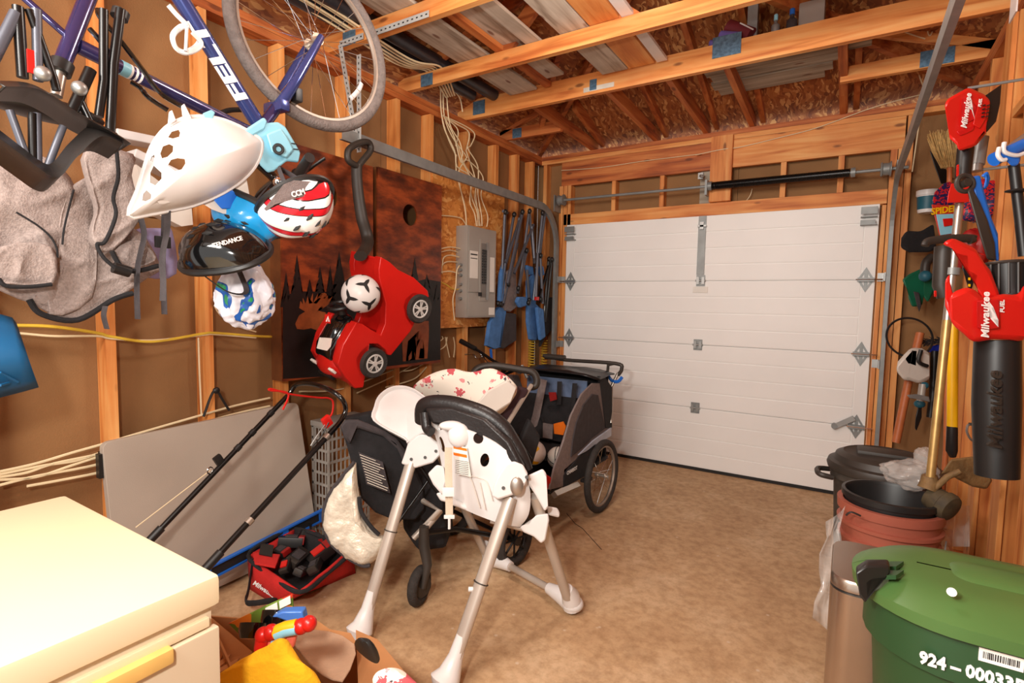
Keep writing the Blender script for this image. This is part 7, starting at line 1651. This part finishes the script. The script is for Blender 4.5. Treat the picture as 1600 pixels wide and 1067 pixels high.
# popsicle bag packs (red and blue printed), hanging on a stud
def pack_mat():
    m, nt, b = newmat('printed_red_blue_pack'); tc = nt.nodes.new('ShaderNodeTexCoord'); n = nt.nodes.new('ShaderNodeTexNoise'); n.inputs['Scale'].default_value = 30; n.inputs['Detail'].default_value = 1; n.inputs['Distortion'].default_value = 2
    link(nt, tc.outputs['Object'], n.inputs['Vector']); r = ramp(nt, [(0, (40, 34, 78)), (.47, (40, 34, 78)), (.5, (196, 34, 40)), (.62, (196, 34, 40)), (.64, (90, 30, 60)), (1, (90, 30, 60))]); r.color_ramp.interpolation = 'CONSTANT'
    link(nt, n.outputs['Fac'], r.inputs[0]); link(nt, r.outputs[0], b.inputs['Base Color']); b.inputs['Roughness'].default_value = .35; return m
M['pack'] = pack_mat()
tq = 2.75
for k_, (dx, lab) in enumerate(((0, 'left red and blue printed toy pack hanging behind the trimmer'), (385, 'right red and blue printed toy pack mostly hidden by the blue tool'))):
    pk = thing('toy_pack', PD(1480+dx*.22, 330, tq), lab, 'toy pack', 'printed toy packs')
    sc_x = 1 if k_ == 0 else .62
    f = lambda l: [(1340+(x+dx)*.2249, 100+y*.2249) for x, y in l]
    part([(520, 950), (535, 890), (600, 830), (640, 815), (690, 850), (700, 980), (520, 980)], f, tq, .05, 'pack_top', 'pack', pk, .01)
    part([(512, 975), (700, 985), (690, 1070), (700, 1170), (690, 1180), (570, 1200), (545, 1100)], f, tq-.005, .04, 'pack_front', 'pack_red', pk, .006)
    part([(545, 1045), (680, 1040), (680, 1175), (575, 1190)], f, tq-.012, .01, 'pack_picture', 'cyan', pk, .002)
    part([(590, 1075), (660, 1070), (665, 1120), (600, 1130)], f, tq-.018, .006, 'pack_toy', 'red', pk, .002)
    text('SPIDERM' if k_ == 0 else 'SPI', 'lettering', 'yellow', pk, PD(*f([(625 if k_ == 0 else 590, 1012)])[0], tq-.008), Rv+Uv*.15, Uv, .045, .0006, .2, .0014)
o = lumpy(PD(1530, 315, 2.6), (.09, .06, .10), 'b', 'pack', .25, 6, 4, 4).build('toy_bag', 'pack', None); tag(o, 'dark red and blue crumpled bag behind the blue handled tool', 'bag')
o = lumpy(PD(1518, 390, 2.6), (.07, .05, .10), 'b', 'pack', .25, 6, 4, 9).build('dark_bag', 'red_dark', None); tag(o, 'dark red cloth hanging behind the leaf blower', 'cloth')
# broom
br = thing('broom', PD(1480, 240, 3.0), 'straw broom standing head-up in the right corner', 'broom')
c0, c1 = PD(*E4([(640, 720)])[0], 3.0), PD(*E4([(590, 500)])[0], 3.0)
q = MB(); rb = random.Random(4)
for i in range(170):
    a = rb.uniform(0, 2*PI); r = rb.random()**.5; e = c1+Rv*math.cos(a)*r*.085+Fv*math.sin(a)*r*.04+Uv*rb.uniform(-.03, .03); s_ = c0+Rv*math.cos(a)*r*.05+Fv*math.sin(a)*r*.02
    q.tube([s_, s_.lerp(e, .5)+Rv*rb.uniform(-.008, .008), e], .0024, 3)
q.build('bristles', 'straw', br)['kind'] = 'stuff'
bb2 = PD(1478, 700, 3.0); MB().tube([c0, bb2, V((bb2.x, bb2.y, .0))], .013, 10).build('handle', 'wood_handle', br)
o = part([(500, 600), (540, 640), (620, 740), (670, 800), (640, 820), (580, 835), (560, 780), (530, 700)], E4, 3.3, .03, 'garden_spade', 'black', None, .005); tag(o, 'black pointed garden blade beside the straw broom', 'garden tool')
# things hanging on the recessed part of the back wall
yw = 4.60
pl2 = thing('pail', PY(1445, 315, yw), 'white pail with blue label hanging at the top of the right corner', 'pail')
cA, cB_ = PY(*E4([(485, 880)])[0], yw-.1), PY(*E4([(480, 1035)])[0], yw-.1)
ctr = V((cB_.x, cB_.y, cB_.z)); rtop = (PY(1462, 297, yw-.1)-PY(1426, 299, yw-.1)).length/2
hgt = (cA-cB_).length
MB().lathe([(rtop*.8, 0), (rtop*.86, hgt*.08), (rtop*.97, hgt*.75), (rtop*1.06, hgt*.78), (rtop*1.06, hgt), (rtop*.5, hgt*1.02)], Matrix.Translation(ctr), 28).build('body', 'white', pl2)
MB().lathe([(rtop*.88, hgt*.15), (rtop*.975, hgt*.72)], Matrix.Translation(ctr), 28).build('label_band', 'teal', pl2)
o = part([(125, 230), (160, 180), (260, 185), (350, 130), (360, 220), (370, 300), (330, 330), (180, 330), (120, 300)], F5, 3.45, .12, 'cap', 'black_fabric', None, .02); tag(o, 'black cap hanging below the white pail', 'cap')
gh = thing('hose_nozzle_reel', PD(1435, 455, 3.4), 'green garden hose gadget hanging in the right corner', 'garden tool')
part([(130, 520), (180, 480), (270, 440), (300, 520), (290, 600), (270, 700), (200, 710), (175, 650), (185, 590), (150, 560)], F5, 3.49, .08, 'body', 'green', gh, .015)
part([(285, 500), (350, 470), (355, 600), (310, 680), (280, 640)], F5, 3.40, .06, 'side_body', 'green', gh, .012)
MB().tube(cat_rom([PD(*p, 3.38) for p in F5([(340, 360), (300, 400), (290, 470), (300, 520)])], 4), .026, 10).build('neck', 'can_lid', gh); MB().ell(PD(*F5([(292, 495)])[0], 3.36), (.035, .035, .035)).build('knob', 'teal', gh)
part([(210, 600), (250, 610), (265, 700), (250, 745), (235, 700)], F5, 3.42, .02, 'strap', 'dark_fabric', gh, .004)
jg = thing('jug', PY(1425, 570, yw), 'white plastic sprayer jug hanging in the right corner', 'jug')
part([(400, 120), (440, 80), (500, 85), (545, 110), (545, 260), (490, 285), (430, 265), (400, 268), (380, 240), (355, 215), (365, 160)], F6, 3.38, .13, 'body', 'off_white', jg, .03)
part([(370, 180), (405, 115), (425, 125), (385, 195)], F6, 4.285, .02, 'label', 'blue', jg, .003)
MB().tube(cat_rom([PD(*p, 3.34) for p in F6([(495, 95), (482, 160), (530, 185)])], 4), .012, 8).build('spray_handle', 'black', jg)
o = MB().torus(PD(*F6([(430, 25)])[0], 3.45), (.3, -.9, .3), .13, .007, 40, 6).build('wire_hoop', 'black', None); tag(o, 'thin black hoop hanging above the white jug', 'hoop'); o.scale = (1, 1, 1)
o = MB().tube([PD(*p, 3.49) for p in F6([(490, 0), (425, 270), (355, 610)])], .024, 10).build('wooden_pole', 'wood_handle', None); tag(o, 'reddish wooden tool handle leaning in the right corner behind the jug', 'handle')
bu = thing('push_brush', PD(1455, 540, 3.6), 'brush with grey bristles and a blue back hanging behind the yellow handle', 'brush')
q = MB()
for i in range(160):
    u = rb.random(); s_ = PD(1442+44*u, 532+rb.uniform(-2, 4), 3.6+rb.uniform(-.03, .03)); q.tube([s_, s_-Rv*.03+Uv*rb.uniform(.0, .05)-Uv*.03], .0022, 3)
q.build('bristles', 'dark_fabric', bu)['kind'] = 'stuff'
part([(530, 105), (545, 75), (610, 60), (620, 100), (560, 110)], F6, 3.6, .05, 'blue_back', 'blue_deep', bu, .008)
MB().tube([PD(*p, 3.6) for p in F6([(570, 100), (560, 350), (545, 470)])], .022, 10).build('pole', 'black', bu)
tw = thing('garden_trowel', PD(1430, 640, 3.30), 'small black hand trowel with teal collar below the jug', 'trowel')
MB().tube([PD(*p, 3.30) for p in F6([(505, 285), (490, 390)])], .02, 10).build('handle', 'panel_grey', tw); MB().ell(PD(*F6([(487, 395)])[0], 3.30), (.03, .025, .025)).build('collar', 'teal', tw); MB().ell(PD(*F6([(515, 292)])[0], 3.30), (.022, .022, .022)).build('collar', 'teal', tw)
part([(478, 410), (500, 410), (498, 470), (470, 545), (460, 530), (465, 460)], F6, 3.30, .03, 'blade', 'black', tw, .005)
o = part([(415, 345), (470, 340), (540, 355), (545, 385), (480, 370), (430, 362)], F6, 3.14, .06, 'clamp_bar', 'galv', None, .004); tag(o, 'grey clamp bar across the tools below the jug', 'clamp')
yh = thing('shovel', PD(1490, 600, 2.05), 'yellow handled shovel with a black grip leaning by the right studs', 'shovel')
MB().tube([PD(*p, 2.05) for p in F6([(672, -60), (668, 530)])], .0175, 14).build('shaft', 'yellow', yh); MB().tube([PD(*p, 2.05) for p in F6([(668, 520), (665, 655), (672, 690)])], [.0175, .019, .010], 14).build('grip', 'black', yh)
o = MB().tube(cat_rom([PD(*p, 2.2) for p in F6([(820, 605), (775, 595), (750, 550), (755, 515), (772, 508)])], 5), .0045, 8).build('utility_hook', 'galv_light', None); tag(o, 'bent steel hook screwed into the stud behind the blower tube', 'hook')
MB().cyl(PD(*F6([(772, 500)])[0], 2.2), PD(*F6([(772, 515)])[0], 2.2), .008, n=8).build('hook_tip', 'can_lid', o)
# wall hooks carrying the hung tools
for px, py, t, lab in ((1512, 138, tt_+.02, 'steel hook holding the string trimmer'), (1590, 470, tb_+.04, 'steel hook holding the leaf blower'), (1491, 500, 2.06, 'steel hook holding the yellow shovel behind the trimmer'), (1500, 285, 2.78, 'hook behind the left toy pack'), (1535, 265, 1.9, 'hook behind the bright metal tube'), (1478, 250, 3.32, 'hook holding the black garden blade')):
    p = PD(px, py, t); o = MB().tube([p, V((XR+.0, p.y+.02, p.z+.01))], .005, 8).build('wall_hook', 'galv', None); tag(o, lab, 'hook')
